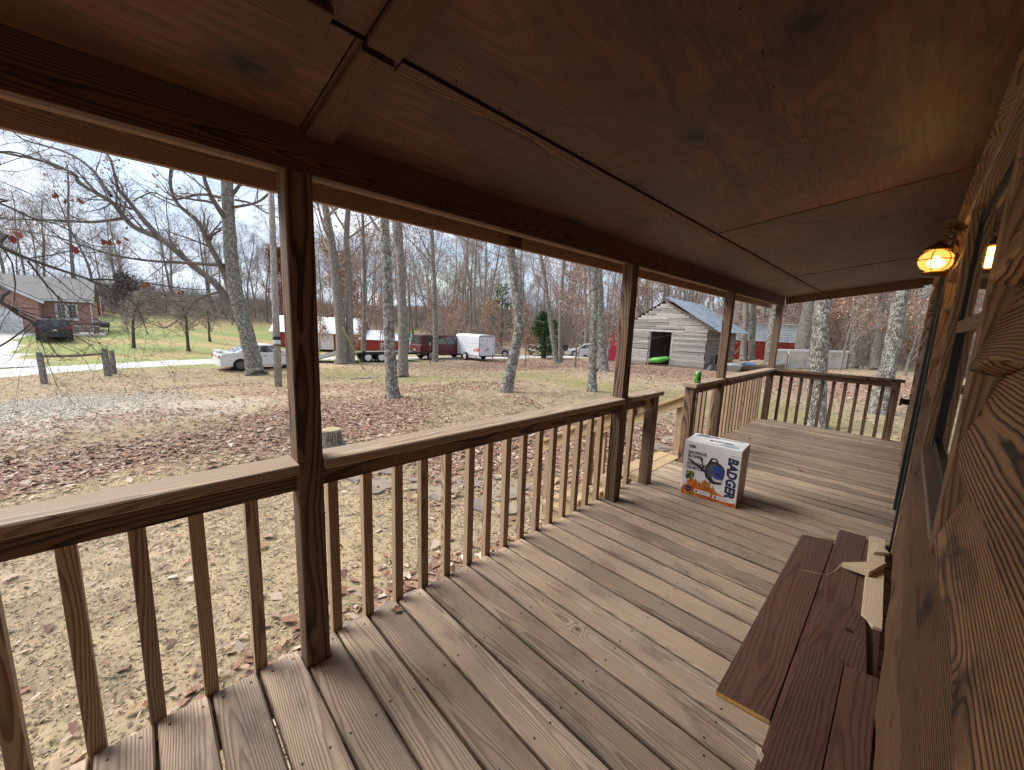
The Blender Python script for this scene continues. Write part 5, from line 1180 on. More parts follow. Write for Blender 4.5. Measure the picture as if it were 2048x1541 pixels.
p = Vector((-4.2, 47, 0)); p.z = gz(p.x, p.y); evergreen('evergreen_tree', 'thin evergreen with drooping boughs behind the low pale wall', p, 6.5, 3.6, 12, 1800, None, (0.07, 0.095, 0.04), .25)
p = Vector((-92, -1.5, 0)); p.z = gz(p.x, p.y)
m_ = stock('round_shrub', 4.2, .2, 303, 22, 0, 0, 'dense dark rounded bare thicket tree on the hill behind the lawn', None, .04, .025, .85, M_DTWIG, (7, 6, 5)); m_.location = p; m_['category'] = 'shrub'

# undergrowth and far wood, read as one mass
def thicket(name, label, n, region, hh, seed, mat, w):
    r = np.random.RandomState(seed); rg = random.Random(seed); B = Br()
    for i in range(n):
        x, y = region(rg)
        if blocked(x, y): continue
        b = Vector((x, y, gz(x, y) - .1)); h = hh * rg.uniform(.35, 1.0); d = Vector((rg.gauss(0, .3), rg.gauss(0, .3), 1)).normalized(); m = b + d * h * .5; d2 = (d + rv(rg, .25)).normalized()
        B.add([b, m, m + d2 * h * .5], [w, w * .7, w * .25], 3)
        for j in range(3):
            q = b.lerp(m, .4 + .6 * rg.random()); e = turn(d, rg.uniform(.4, 1.0), rg); B.add([q, q + e * h * .25, q + (e + rv(rg, .3)) * h * .42], [w * .5, w * .35, w * .15], 3)
    v, f = B.mesh(); o = np_mesh(name, v, f, mat, None, None, True); o['kind'] = 'stuff'; o['label'] = label; return o
def arc(a0, a1, r0, r1):
    def g(rg):
        a = rg.uniform(a0, a1); R_ = rg.uniform(r0, r1); return -math.sin(a) * R_, math.cos(a) * R_
    return g
thicket('undergrowth', 'tangle of thin bare stems along the edge of the wood', 3600, arc(-.16, 1.0, 39, 66), 6.0, 5, M_TWIG, .022)
thicket('far_wood', 'distant bare wood on the hill behind the lawn', 3800, arc(1.0, 1.9, 86, 170), 8.0, 6, M_FTWIG, .05)
thicket('far_wood', 'distant bare wood closing the view behind the yard', 3400, arc(-.3, 1.0, 70, 150), 14.0, 7, M_TWIG, .06)
r = np.random.RandomState(15); n_ = 8000; a_ = r.uniform(-.16, 1.0, n_); R_ = r.uniform(40, 64, n_); x_, y_ = -np.sin(a_) * R_, np.cos(a_) * R_
k_ = (fbm(x_, y_, .35, 2.0) > -.05) & ~((x_ > -40) & (x_ < -10) & (y_ < 44)); x_, y_ = x_[k_], y_[k_]; z_ = terrain(x_, y_) + r.uniform(.3, 5.0, len(x_)) * r.uniform(.3, 1, len(x_))
L = leaf_quads([(p, 0) for p in zip(x_, y_, z_)], 1, .28, PAL_BROWN, 4, .1, 1.0)
o = np_mesh('undergrowth_leaves', L[0], L[1], M_HLEAF, None, L[2]); o['kind'] = 'stuff'; o['label'] = 'brown leaves hanging in the undergrowth of the wood'

# ------------------------------------------------------------------ vehicles
def paint(name, c, rough=0.25): return plain(name, c, rough, 0.0, 0.5, 0.05, 2.0)
M_TYRE = plain('tyre_rubber', (0.02, 0.02, 0.02), .8); M_RIM = plain('wheel_alloy', (0.42, 0.42, 0.43), .35, .7); M_RIMD = plain('wheel_grey', (0.16, 0.16, 0.17), .4, .6)
M_CGLASS = glass('car_glass', (0.02, 0.024, 0.028), .05); M_CHROME = plain('chrome', (0.6, 0.6, 0.62), .2, .9); M_BLACK = plain('black_plastic', (0.018, 0.018, 0.02), .6)
M_TAIL = plain('tail_lamp_red', (0.42, 0.02, 0.03), .25); M_HEADL = plain('head_lamp', (0.7, 0.72, 0.75), .15); M_PLATE = plain('licence_plate', (0.62, 0.66, 0.7), .5)
def arch(cx, r, zb, n=9):
    ra = r * 1.14; a0 = math.asin(max(-1, min(1, (zb - r) / ra))); return [(cx + ra * math.cos(a0 + (math.pi - 2 * a0) * i / n), r + ra * math.sin(a0 + (math.pi - 2 * a0) * i / n)) for i in range(n + 1)]
def wheel(par, x, y, r, w, rim, side):
    mb = MB(); mb.lathe([(r * .62, -w / 2), (r * .93, -w / 2), (r, -w * .36), (r, w * .36), (r * .93, w / 2), (r * .62, w / 2)], 20, axis='y'); o = mb.build('wheel', M_TYRE, par, True); o.location = (x, y, r)
    m2 = MB(); s = 1 if side > 0 else -1
    m2.lathe([(r * .66, w * .40), (r * .66, w * .52), (r * .60, w * .54), (r * .55, w * .505), (r * .2, w * .51), (r * .16, w * .55)], 18, axis='y')
    for k in range(5):
        a = k * 1.2566; m2.bar((0, w * .53, 0), (math.cos(a) * r * .58, w * .53, math.sin(a) * r * .58), r * .15, w * .06, (0, 1, 0))
    o2 = m2.build('rim', rim, o); 
    if s < 0: o2.rotation_euler = (0, 0, math.pi)
    return o
def quad_on(c, s0, s1, t0, t1, off):
    """c: four corners (bl, br, tr, tl); a quad inside it lifted along the normal"""
    def P(s, t): return c[0].lerp(c[1], s).lerp(c[3].lerp(c[2], s), t)
    n = (c[1] - c[0]).cross(c[3] - c[0]).normalized() * off
    return [P(s0, t0) + n, P(s1, t0) + n, P(s1, t1) + n, P(s0, t1) + n]
def car(name, label, cat, loc, head, W, outline, zb, wheels, wr, cabs, col, wins, tumble=.16, rim=M_RIM, front_z=.62, rear_z=.7, lights=True, rear_win=True, grp=None, bevel=.05, crossw=.22):
    t = thing(name, label, cat, loc, head, grp)
    xs = [p[0] for p in outline]; x0, x1 = min(xs), max(xs); poly = list(outline)
    bot = [(x1 - .02, zb)]
    for cx in sorted(wheels, reverse=True): bot += arch(cx, wr, zb)
    bot += [(x0 + .02, zb)]
    mb = MB(); mb.prism(poly + bot, 'y', -W / 2, W / 2); mb.build('body', col, t, bevel=bevel, seg=3)
    mb = MB(); mb.box((x0 + .25, -W / 2 + .26, zb - .04), (x1 - .25, W / 2 - .26, zb + .28)); mb.build('underbody', M_BLACK, t)
    for xr, xrt, xft, xf, z0, z1 in [cabs]:
        wb, wt = W / 2 - .03, W / 2 - tumble; zr = z1
        b = [Vector((xr, -wb, z0 - .03)), Vector((xf, -wb, z0 - .03)), Vector((xf, wb, z0 - .03)), Vector((xr, wb, z0 - .03))]; tp = [Vector((xrt, -wt, zr)), Vector((xft, -wt, zr)), Vector((xft, wt, zr)), Vector((xrt, wt, zr))]
        mb = MB(); mb.add(b + tp, [(0, 3, 2, 1), (4, 5, 6, 7), (0, 1, 5, 4), (1, 2, 6, 5), (2, 3, 7, 6), (3, 0, 4, 7)]); mb.build('roof', col, t, bevel=.06, seg=3)
        for s0, s1 in wins:
            for c in ([b[0], b[1], tp[1], tp[0]], [b[2], b[3], tp[3], tp[2]]):
                q = (s0, s1) if c[0] is b[0] else (1 - s1, 1 - s0)
                mb = MB(); mb.add(quad_on(c, q[0], q[1], .10, .86, .012), [(0, 1, 2, 3)]); mb.build('side_window', M_CGLASS, t)
        mb = MB(); mb.add(quad_on([b[1], b[2], tp[2], tp[1]], .07, .93, .10, .9, .012), [(0, 1, 2, 3)]); mb.build('windscreen', M_CGLASS, t)
        if rear_win: mb = MB(); mb.add(quad_on([b[3], b[0], tp[0], tp[3]], .08, .92, .12, .88, .012), [(0, 1, 2, 3)]); mb.build('rear_window', M_CGLASS, t)
    for x in wheels:
        for s in (-1, 1): wheel(t, x, s * (W / 2 - crossw / 2 - .005), wr, crossw, rim, s)
    if lights:
        for s in (-1, 1):
            mb = MB(); mb.box((x0 - .012, s * (W / 2 - .17) - .14, rear_z), (x0 + .22, s * (W / 2 - .17) + .155, rear_z + .17)); mb.build('tail_lamp', M_TAIL, t, bevel=.02)
            mb = MB(); mb.box((x1 - .2, s * (W / 2 - .20) - .15, front_z), (x1 + .012, s * (W / 2 - .20) + .17, front_z + .14)); mb.build('headlight', M_HEADL, t, bevel=.02)
            mb = MB(); mb.box((cabs[3] - .42, s * W / 2 - (.0 if s > 0 else .16), cabs[4] + .02), (cabs[3] - .28, s * W / 2 + (.16 if s > 0 else .0), cabs[4] + .15)); mb.build('mirror', col, t, bevel=.03)
        mb = MB(); mb.box((x0 - .022, -.17, .78), (x0 - .002, .17, .92)); mb.build('licence_plate', M_PLATE, t)
        mb = MB(); mb.box((x1 - .05, -W * .28, .42), (x1 + .015, W * .28, front_z - .02)); mb.build('grille', M_BLACK, t, bevel=.02)
    return t
WHITE = paint('car_white', (0.78, 0.79, 0.80))
def on_ground(x, y): return (x, y, gz(x, y))
a = ground_at(482, 742); h = math.radians(95)
cx_, cy_ = a.x + 1.38 * math.cos(h) - .80 * math.sin(h), a.y + 1.38 * math.sin(h) + .80 * math.cos(h)
sed = car('white_sedan', 'white sedan with rear spoiler parked behind the leaning oak', 'car', on_ground(cx_, cy_), h, 1.78,
    [(-2.32, .42), (-2.34, .78), (-2.22, .98), (-1.72, 1.03), (-1.0, 1.04), (.9, .98), (1.9, .80), (2.22, .68), (2.30, .45)], .24, (-1.38, 1.38), .32, (-1.75, -.78, .28, 1.12, .99, 1.45), WHITE, [(.17, .42), (.45, .74), (.77, .93)], rim=M_RIMD)
mb = MB(); mb.box((-2.30, -.66, 1.10), (-2.02, .66, 1.135)); mb.box((-2.2, -.5, 1.0), (-2.12, -.44, 1.10)); mb.box((-2.2, .44, 1.0), (-2.12, .5, 1.10)); mb.build('spoiler', WHITE, sed, bevel=.01)
mb = MB(); 
for s in (-1, 1):
    for x in (-.35, .62): mb.box((x, s * .895 - .006, .30), (x + .008, s * .895 + .006, .97))
    for x in (-.25, .72): mb.box((x + .02, s * .90 - .012, .80), (x + .2, s * .90 + .012, .825))
mb.build('door_seam', M_BLACK, sed)
p = ground_at(112, 686); h = math.radians(187)
car('dark_suv', 'dark blue sport utility vehicle parked on the lawn by the brick house', 'car', on_ground(p.x + 2.1 * math.cos(h), p.y + 2.1 * math.sin(h)), h, 1.9,
    [(-2.2, .5), (-2.25, .95), (-2.1, 1.08), (1.0, 1.05), (2.0, .95), (2.2, .6)], .32, (-1.3, 1.35), .36, (-2.12, -1.85, .45, 1.2, 1.05, 1.68), paint('car_navy', (0.016, 0.02, 0.035)), [(.06, .3), (.34, .6), (.64, .9)], rear_z=.95, front_z=.75)
MAR = paint('van_maroon', (0.105, 0.013, 0.022))
c = ground_at(842, 721); h = math.radians(88)
van = car('maroon_van', 'maroon passenger van parked beside the white cargo trailer', 'van', on_ground(c.x - 1.0, c.y + 2.85), h, 2.0,
    [(-2.8, .55), (-2.82, 1.25), (-2.72, 1.35), (1.6, 1.32), (2.55, 1.12), (2.8, .95), (2.82, .6)], .42, (-1.75, 1.8), .38, (-2.76, -2.62, .85, 1.72, 1.32, 2.16), MAR, [(.03, .3), (.33, .58), (.61, .80), (.83, .96)], .12, rear_z=.98, front_z=.85)
mb = MB(); mb.box((-2.95, -.98, .52), (-2.83, .98, .66)); mb.build('bumper', M_CHROME, van, bevel=.02)
# white cargo trailer
c = ground_at(957, 724); h = math.radians(178)
hx, hy = math.cos(h), math.sin(h); ix, iy = math.cos(math.radians(88)), math.sin(math.radians(88))
TL, TW, TH = 3.6, 1.8, 2.25
tr = thing('cargo_trailer', 'white enclosed cargo trailer with rear door and orange lettering', 'trailer', on_ground(c.x + hx * TL / 2 + ix * TW / 2, c.y + hy * TL / 2 + iy * TW / 2), h)
M_TW = paint('trailer_white', (0.74, 0.77, 0.82), .35); M_TA = plain('trailer_aluminium', (0.50, 0.52, 0.55), .4, .5)
prof = [(-TW / 2, .48), (-TW / 2, TH - .14), (-TW / 2 + .05, TH - .05), (-TW / 2 + .22, TH - .0), (0, TH + .04), (TW / 2 - .22, TH), (TW / 2 - .05, TH - .05), (TW / 2, TH - .14), (TW / 2, .48)]
mb = MB(); mb.prism(prof, 'x', -TL / 2, TL / 2 - .15); mb.build('trailer_body', M_TW, tr, bevel=.015)
mb = MB(); mb.prism([(-TW / 2, .5), (-TW / 2, TH - .2), (TW / 2, TH - .2), (TW / 2, .5)], 'x', TL / 2 - .149, TL / 2 + .12); mb.build('nose_panel', M_TA, tr, bevel=.06)
fr = MB()
for a_, b_ in (((-TW / 2 - .008, .46), (-TW / 2 + .09, TH - .06)), ((TW / 2 - .09, .46), (TW / 2 + .008, TH - .06)), ((-TW / 2 + .091, TH - .16), (TW / 2 - .091, TH - .02))):
    fr.box((-TL / 2 - .03, a_[0], a_[1]), (-TL / 2 - .002, b_[0], b_[1]))
fr.build('rear_frame', M_TA, tr)
mb = MB(); mb.box((-TL / 2 - .022, -TW / 2 + .095, .52), (-TL / 2 - .003, TW / 2 - .095, TH - .165)); dr_ = mb.build('rear_door', M_TW, tr)
mb = MB(); mb.box((-TL / 2 - .10, -TW / 2 + .05, .40), (-TL / 2 - .001, TW / 2 - .05, .475)); mb.build('bumper', M_BLACK, tr)
lk = MB()
for y_ in (-.55, 0.0, .55): lk.box((-TL / 2 - .04, y_ - .02, 1.78), (-TL / 2 - .023, y_ + .02, 1.92))
for y_, z_ in ((-.66, 1.35), (.66, 1.35), (-.62, .6)): lk.box((-TL / 2 - .04, y_ - .02, z_), (-TL / 2 - .023, y_ + .02, z_ + .16))
lk.build('latch', M_BLACK, tr)
rb = MB()
for z_ in (.9, 1.2, 1.5):
    for s in (-1, 1): rb.box((-TL / 2 + .02, s * TW / 2 - .004, z_), (TL / 2 - .2, s * TW / 2 + .004, z_ + .012))
rb.build('side_rib', M_TA, tr)
fe = MB()
for s in (-1, 1):
    fe.tube([(-.28 + .56 * (1 - math.cos(i / 10 * math.pi)) / 1 * .5 * 1.7 - .2, s * (TW / 2 + .10), .36 + .46 * math.sin(i / 10 * math.pi)) for i in range(11)], .035, 6)
fe.build('fender', M_TW, tr, True)
for s in (-1, 1): wheel(tr, 0.0, s * (TW / 2 + .10), .34, .2, WHITE, s)
mb = MB(); mb.bar((TL / 2 + .1, .4, .47), (TL / 2 + 1.1, 0, .47), .07, .1); mb.bar((TL / 2 + .1, -.4, .47), (TL / 2 + 1.1, 0, .47), .07, .1); mb.tube([(TL / 2 + 1.05, 0, 0.02), (TL / 2 + 1.05, 0, .7)], .035, 8); mb.build('tongue', M_BLACK, tr)
M_ORG = plain('decal_orange', (0.75, 0.10, 0.02), .4); M_INK = plain('decal_black', (0.02, 0.02, 0.02), .5)
mxs = Matrix.Translation((-1.05, TW / 2 + .012, .78)) @ Matrix.Rotation(math.pi, 4, 'Z') @ Matrix.Rotation(math.pi / 2, 4, 'X') @ Matrix.Rotation(.12, 4, 'Z')
text('KTM', .36, 0, 0, M_ORG, shear=.3, off=.012, parent=tr, plane=mxs)
mxs = Matrix.Translation((-TL / 2 - .026, .32, .82)) @ Matrix.Rotation(-math.pi / 2, 4, 'Z') @ Matrix.Rotation(math.pi / 2, 4, 'X') @ Matrix.Rotation(.42, 4, 'Z')
text('Trails', .24, 0, 0.10, M_INK, shear=.3, off=.006, parent=tr, plane=mxs); 
# flatbed trailer with ramp and the person on it
w1, w2 = ground_at(738, 725), ground_at(765, 725); h = math.radians(80); cx_, cy_ = (w1.x + w2.x) / 2 - .95, (w1.y + w2.y) / 2 + .1
fb = thing('flatbed_trailer', 'black flatbed trailer with twin white wheels and lowered ramp', 'trailer', on_ground(cx_, cy_), h)
M_PLNK = wood('trailer_plank', (0.24, 0.20, 0.16), (0.12, 0.10, 0.08), .01)
mb = MB(); mb.box((-2.6, -1.0, .60), (3.2, 1.0, .70)); mb.box((-2.6, -1.03, .58), (3.2, -1.001, .76)); mb.box((-2.6, 1.001, .58), (3.2, 1.03, .76)); mb.build('frame', M_BLACK, fb)
for i in range(9):
    y_ = -.88 + .22 * i; mb = MB(); mb.box((-2.58, y_ - .104, .702), (3.18, y_ + .104, .738)); mb.build('deck_plank', M_PLNK, fb)
for s in (-1, 1):
    for x in (-.5, .5): wheel(fb, x, s * .92, .37, .2, WHITE, s)
fe = MB(); 
for s in (-1, 1): fe.box((-.98, s * 1.04 - .02, .76), (.98, s * 1.04 + .02, .80))
fe.build('fender', M_BLACK, fb)
mb = MB(); mb.bar((-2.6, 0, .66), (-4.5, 0, .08), 1.8, .06); mb.build('ramp', M_RIMD, fb)
mb = MB(); mb.bar((3.2, .5, .62), (4.5, 0, .6), .08, .12); mb.bar((3.2, -.5, .62), (4.5, 0, .6), .08, .12); mb.tube([(4.4, 0, .0), (4.4, 0, .8)], .04, 8); mb.build('tongue', M_BLACK, fb)
# pickup, tan wagon, silver hatchback
c = ground_at(1077, 714); h = math.radians(-86)
pk = car('pickup_truck', 'silver and black pickup truck facing the yard beside the evergreen', 'pickup', on_ground(c.x - 2.8 * math.cos(h) - .98 * math.cos(h + math.pi / 2), c.y - 2.8 * math.sin(h) - .98 * math.sin(h + math.pi / 2)), h, 1.98,
    [(-2.75, .6), (-2.78, 1.2), (1.3, 1.22), (2.5, 1.16), (2.72, 1.0), (2.75, .6)], .45, (-1.7, 1.8), .40, (-.9, -.7, .55, 1.35, 1.2, 1.9), paint('pickup_dark', (0.03, 0.032, 0.036)), [(.08, .45), (.5, .9)], front_z=.92, rear_z=.9)
mb = MB(); mb.box((2.70, -.97, .88), (2.80, .97, 1.16)); mb.build('grille_surround', paint('pickup_silver', (0.55, 0.56, 0.58)), pk, bevel=.03)
mb = MB(); mb.box((2.802, -.52, .90), (2.815, .52, 1.12)); mb.build('grille_mesh', M_BLACK, pk)
mb = MB(); mb.box((2.72, -1.0, .50), (2.92, 1.0, .74)); mb.build('bumper', paint('pickup_silver2', (0.55, 0.56, 0.58)), pk, bevel=.04)
p = ground_at(985, 713)
car('tan_wagon', 'tan and grey wagon half hidden behind the white cargo trailer', 'car', on_ground(p.x, p.y), math.radians(46), 1.8, [(-2.2, .5), (-2.22, .95), (1.0, .98), (2.1, .9), (2.2, .55)], .35, (-1.3, 1.3), .34, (-2.15, -1.95, .4, 1.1, .95, 1.6), paint('car_tan', (0.36, 0.28, 0.23)), [(.05, .32), (.36, .62), (.66, .92)])
p = ground_at(1172, 714)
car('silver_hatchback', 'silver hatchback parked between the trees left of the pink shed', 'car', on_ground(p.x, p.y), math.radians(216), 1.75, [(-1.95, .45), (-2.0, .9), (.7, .95), (1.6, .80), (2.0, .62), (2.05, .4)], .26, (-1.25, 1.3), .31, (-1.95, -1.5, .15, 1.15, .92, 1.48), paint('car_silver', (0.58, 0.60, 0.64)), [(.06, .3), (.34, .62), (.66, .9)])

# person standing on the flatbed
def person(loc, head):
    root = thing('person', 'person in a teal top and blue jeans standing on the flatbed trailer', 'person', loc, head)
    J = {'pel': (0, 0, .95), 'sp': (0, 0, 1.15), 'ch': (0, .0, 1.36), 'nk': (0, 0, 1.50), 'hd': (.02, 0, 1.60), 'ht': (.02, 0, 1.70)}
    for s, n in ((1, 'l'), (-1, 'r')):
        J.update({n + 'h': (0, s * .10, .90), n + 'k': (.03, s * .11, .50), n + 'a': (0, s * .12, .09), n + 't': (.16, s * .13, .04), n + 's': (0, s * .19, 1.42), n + 'e': (.04, s * .27, 1.14), n + 'w': (.16, s * .24, .93), n + 'f': (.22, s * .22, .86)})
    R = {'pel': .13, 'sp': .12, 'ch': .14, 'nk': .055, 'hd': .095, 'ht': .07}
    for n in 'lr': R.update({n + 'h': .095, n + 'k': .06, n + 'a': .045, n + 't': .04, n + 's': .06, n + 'e': .045, n + 'w': .033, n + 'f': .035})
    E = [('pel', 'sp'), ('sp', 'ch'), ('ch', 'nk'), ('nk', 'hd'), ('hd', 'ht')]
    for n in 'lr': E += [('pel', n + 'h'), (n + 'h', n + 'k'), (n + 'k', n + 'a'), (n + 'a', n + 't'), ('ch', n + 's'), (n + 's', n + 'e'), (n + 'e', n + 'w'), (n + 'w', n + 'f')]
    K_ = list(J); me = bpy.data.meshes.new('body'); me.from_pydata([J[k] for k in K_], [(K_.index(a), K_.index(b)) for a, b in E], [])
    o = bpy.data.objects.new('body', me); link(o, root); sk = o.modifiers.new('skin', 'SKIN'); sb = o.modifiers.new('sub', 'SUBSURF'); sb.levels = sb.render_levels = 2
    for i, k in enumerate(K_): me.skin_vertices[0].data[i].radius = (R[k], R[k]); me.skin_vertices[0].data[i].use_root = (k == 'pel')
    t = NT('person_clothes'); x, y, z = t.sep(t.obj()); n = t.noise(t.obj(), 9.0, 3)
    c = t.mix(t.step(z, .935, .945), (0.08, 0.12, 0.22), (0.0, 0.30, 0.26)); c = t.mix(t.step(z, 1.485, 1.495), c, (0.50, 0.30, 0.22)); c = t.mix(t.step(z, .10, .09), c, (0.03, 0.03, 0.03))
    me.materials.append(t.bsdf(t.mul(c, .8 + .4 * n), .8))
    mb = MB(); mb.lathe([(.085, 1.63), (.105, 1.66), (.10, 1.715), (.06, 1.755), (.01, 1.765)], 14, (.01, 0, 0)); mb.build('hair', plain('hair_brown', (0.05, 0.032, 0.022), .8), root, True)
    mb = MB(); mb.box((.105, -.012, 1.60), (.135, .012, 1.635)); mb.build('nose', plain('skin', (0.50, 0.30, 0.22), .6), root, bevel=.008)
pp = Vector((2.75, -.25, .738)); fh = math.radians(80); person((fb.location[0] + pp.x * math.cos(fh) - pp.y * math.sin(fh), fb.location[1] + pp.x * math.sin(fh) + pp.y * math.cos(fh), fb.location[2] + pp.z), math.radians(-40))

# ------------------------------------------------------------------ weathered barn
BRZ = math.radians(4.0)
barn = thing('old_barn', 'weathered grey board barn with open doorway and blue metal roof', 'barn', (-10.80, 23.5, gz(-10.8, 23.5)), BRZ)
M_GBOARD = wood('grey_barn_board', (0.44, 0.42, 0.395), (0.20, 0.185, 0.17), .012, .9, (0.50, 0.49, 0.46), .6, .85, .6, .65, .7, 1.0, 0, blot=(0.2, .18, .16), blotamt=.6)
M_BBOARD = wood('brown_barn_board', (0.26, 0.215, 0.18), (0.12, 0.095, 0.08), .012, .8, (0.30, 0.28, 0.25), .5, .85, .6, .45, .6)
rg = random.Random(12); HW, EV, AP, DP = 2.6, 2.38, 3.95, 7.0
def brow(z, xa, xb, y, mat, ax='x', tilt=0.0):
    if xb - xa < .05: return
    if ax == 'x': p, q = Vector((xa, y, z)), Vector((xb, y, z + tilt))
    else: p, q = Vector((y, xa, z)), Vector((y, xb, z + tilt))
    o = plank('wall_board', None, p, q, .135 + rg.uniform(-.012, .008), .022, mat, up=(0, -1, 0) if ax == 'x' else (1, 0, 0), ch=.002); o.parent = barn; KIDS.setdefault(barn.name, []).append(o)
z = .22
while z < AP - .05:
    half = HW if z < EV else HW * (AP - z) / (AP - EV)
    t_ = rg.uniform(-.035, .035)
    if z < 2.2:
        brow(z, -half, -.83 - rg.uniform(0, .04), 0, M_GBOARD, tilt=t_); brow(z, .62 + rg.uniform(0, .05), half - rg.uniform(0, .06), 0, M_GBOARD, tilt=t_)
    else:
        m = rg.uniform(-.6, .6) * half; brow(z, -half, m - .01, 0, M_GBOARD, tilt=t_); brow(z, m + .01, half, 0, M_GBOARD, tilt=-t_)
    z += .142
z = .3
while z < EV:
    m = rg.uniform(2.5, 4.5); brow(z, .05, m - .01, HW - .012, M_BBOARD, 'y', rg.uniform(-.03, .03)); brow(z, m + .01, DP, HW - .012, M_BBOARD, 'y', rg.uniform(-.03, .03)); z += .15
mb = MB(); mb.box((-HW + .03, .06, 0), (-HW + .06, DP, EV)); mb.box((-HW + .03, DP - .03, 0), (HW - .05, DP, EV)); mb.build('inner_wall', M_BBOARD, barn)
for a_, b_ in ((-HW, -.9), (.66, HW)): mb = MB(); mb.box((a_, -.02, -.05), (b_, .16, .15)); mb.build('sill_beam', M_BBOARD, barn)
for x in (-.80, .60): plank('door_post', None, (x, .09, .0), (x, .09, 2.25), .12, .1, M_GBOARD, up=(1, 0, 0)).parent = barn
t = NT('barn_roof_metal'); n = t.noise(t.obj(), 1.4, 5, .6); M_TIN = t.bsdf(t.mix(t.step(n, .45, .7), (0.34, 0.40, 0.45), (0.22, 0.24, 0.25)), .45, .55, .4)
def corrug(name, x0, z0, x1, z1, y0, y1, mat, parent, pitch=.22, h=.035):
    n = int((y1 - y0) / pitch) * 2; V_, F_ = [], []
    for i in range(n + 1):
        y = y0 + (y1 - y0) * i / n; dz = h * (i % 2); V_ += [(x0, y, z0 + dz), (x1, y, z1 + dz), (x1, y, z1 + dz - .012), (x0, y, z0 + dz - .012)]
    for i in range(n):
        a, b = i * 4, i * 4 + 4; F_ += [(a, a + 1, b + 1, b), (a + 3, b + 3, b + 2, a + 2), (a, b, b + 3, a + 3), (a + 1, a + 2, b + 2, b + 1)]
    mb = MB(); mb.add(V_, F_); return mb.build(name, mat, parent)
corrug('roof_sheet', .12, AP + .26, HW + .75, EV - .16, -.45, DP + .3, M_TIN, barn)
corrug('roof_sheet', -.10, AP + .08, -HW - .2, EV - .02, .05, DP + .2, plain('rusted_tin', (0.17, 0.12, 0.095), .7, .3), barn)
for y in (.0, 2.2, 4.6, 6.8):
    plank('rafter', None, (.0, y, AP + .02), (HW + .5, y, EV - .12), .05, .1, M_BBOARD).parent = barn
mb = MB(); rg = random.Random(5)
for i in range(26):
    p0 = Vector((rg.uniform(-.75, .5), rg.uniform(.9, 4), 0.1)); p1 = p0 + Vector((rg.uniform(-.5, .5), rg.uniform(-.2, .4), rg.uniform(.4, 1.4))); mb.bar(p0, p1, rg.uniform(.04, .14), .03)
for i in range(10): p0 = Vector((rg.uniform(-.8, .5), rg.uniform(.8, 3), 0.0)); mb.box(p0, p0 + Vector((rg.uniform(.1, .35), rg.uniform(.1, .4), rg.uniform(.2, .7))))
o = mb.build('stored_junk', plain('junk_dark', (0.06, 0.055, 0.055), .7, 0, .3, .3, 6), None); o.location = barn.location; o.rotation_euler = barn.rotation_euler; tag(o, 'dark jumble of boards and tools inside the barn doorway', 'junk')
def barn_pt(x, y, z=0): return Vector((barn.location.x + x * math.cos(BRZ) - y * math.sin(BRZ), barn.location.y + x * math.sin(BRZ) + y * math.cos(BRZ), barn.location.z + z))
# green kayak in the doorway
k_ = thing('kayak', 'bright green plastic kayak lying in the barn doorway', 'kayak', barn_pt(-.05, -.05, .22), BRZ + .12)
mb = MB(); ring = []
for i in range(13):
    s = i / 12; w = .34 * math.sin(math.pi * (s * .92 + .04)) ** .7; ring.append((s, w))
V_, F_ = [], []
for s, w in ring:
    for j in range(10): a_ = j / 10 * 6.283; V_.append(((s - .5) * 1.25, math.cos(a_) * w * .8, .15 + math.sin(a_) * w * .62 + .22 * (s - .5) + .1 * abs(s - .5)))
for i in range(12):
    for j in range(10): F_.append((i * 10 + j, i * 10 + (j + 1) % 10, (i + 1) * 10 + (j + 1) % 10, (i + 1) * 10 + j))
mb.add(V_, F_ + [tuple(range(9, -1, -1)), tuple(range(120, 130))]); mb.build('hull', plain('kayak_green', (0.10, 0.42, 0.06), .4), k_, True)
mb = MB(); mb.tube([(.32 * math.cos(i / 14 * 6.283), .13 * math.sin(i / 14 * 6.283), .345 + .07 * math.cos(i / 14 * 6.283)) for i in range(15)], .02, 6); mb.build('cockpit_rim', M_BLACK, k_, True)
# leaning tank and tarp at the barn's right side
mb = MB(); mb.lathe([(.26, 0), (.27, .05), (.27, .78), (.25, .84), (.2, .86)], 18); o = mb.build('black_drum', M_BLACK, None, True); p = barn_pt(HW + .45, 1.6); o.location = (p.x, p.y, gz(p.x, p.y)); tag(o, 'black plastic drum standing against the right side of the barn', 'drum')
def mound(name, label, cat, c, a, b, h, mat, seed):
    mb = MB(); n, m = 22, 7; V_, F_ = [], []
    for j in range(m):
        s = j / (m - 1)
        for i in range(n):
            an = i / n * 6.283; q = Vector((math.cos(an) * a * (1 - s ** 1.4), math.sin(an) * b * (1 - s ** 1.4), h * math.sin(s * 1.57))); k = 1 + .22 * mnoise.noise(q * 2.5 + Vector((seed, 0, 0))); V_.append((q.x * k, q.y * k, q.z * (1 + .3 * mnoise.noise(q * 3 + Vector((0, seed, 0)))) - .02))
    for j in range(m - 1):
        for i in range(n): F_.append((j * n + i, j * n + (i + 1) % n, (j + 1) * n + (i + 1) % n, (j + 1) * n + i))
    mb.add(V_, F_); o = mb.build(name, mat, None, True); o.location = c; return tag(o, label, cat)
def G(u, v): p = ground_at(u, v); return (p.x, p.y, p.z)
mound('black_tarp', 'crumpled black tarp on the ground by the barn corner', 'tarp', G(1426, 741), .55, .5, .45, plain('tarp_black', (0.025, 0.027, 0.033), .5, 0, .4, .3, 4), 1)
mound('leaf_pile', 'pale tan heap of straw and brush behind the canoe', 'pile', G(1530, 730), 1.5, .9, .35, plain('straw_pile', (0.45, 0.36, 0.22), .95, 0, .1, .3, 5), 2)
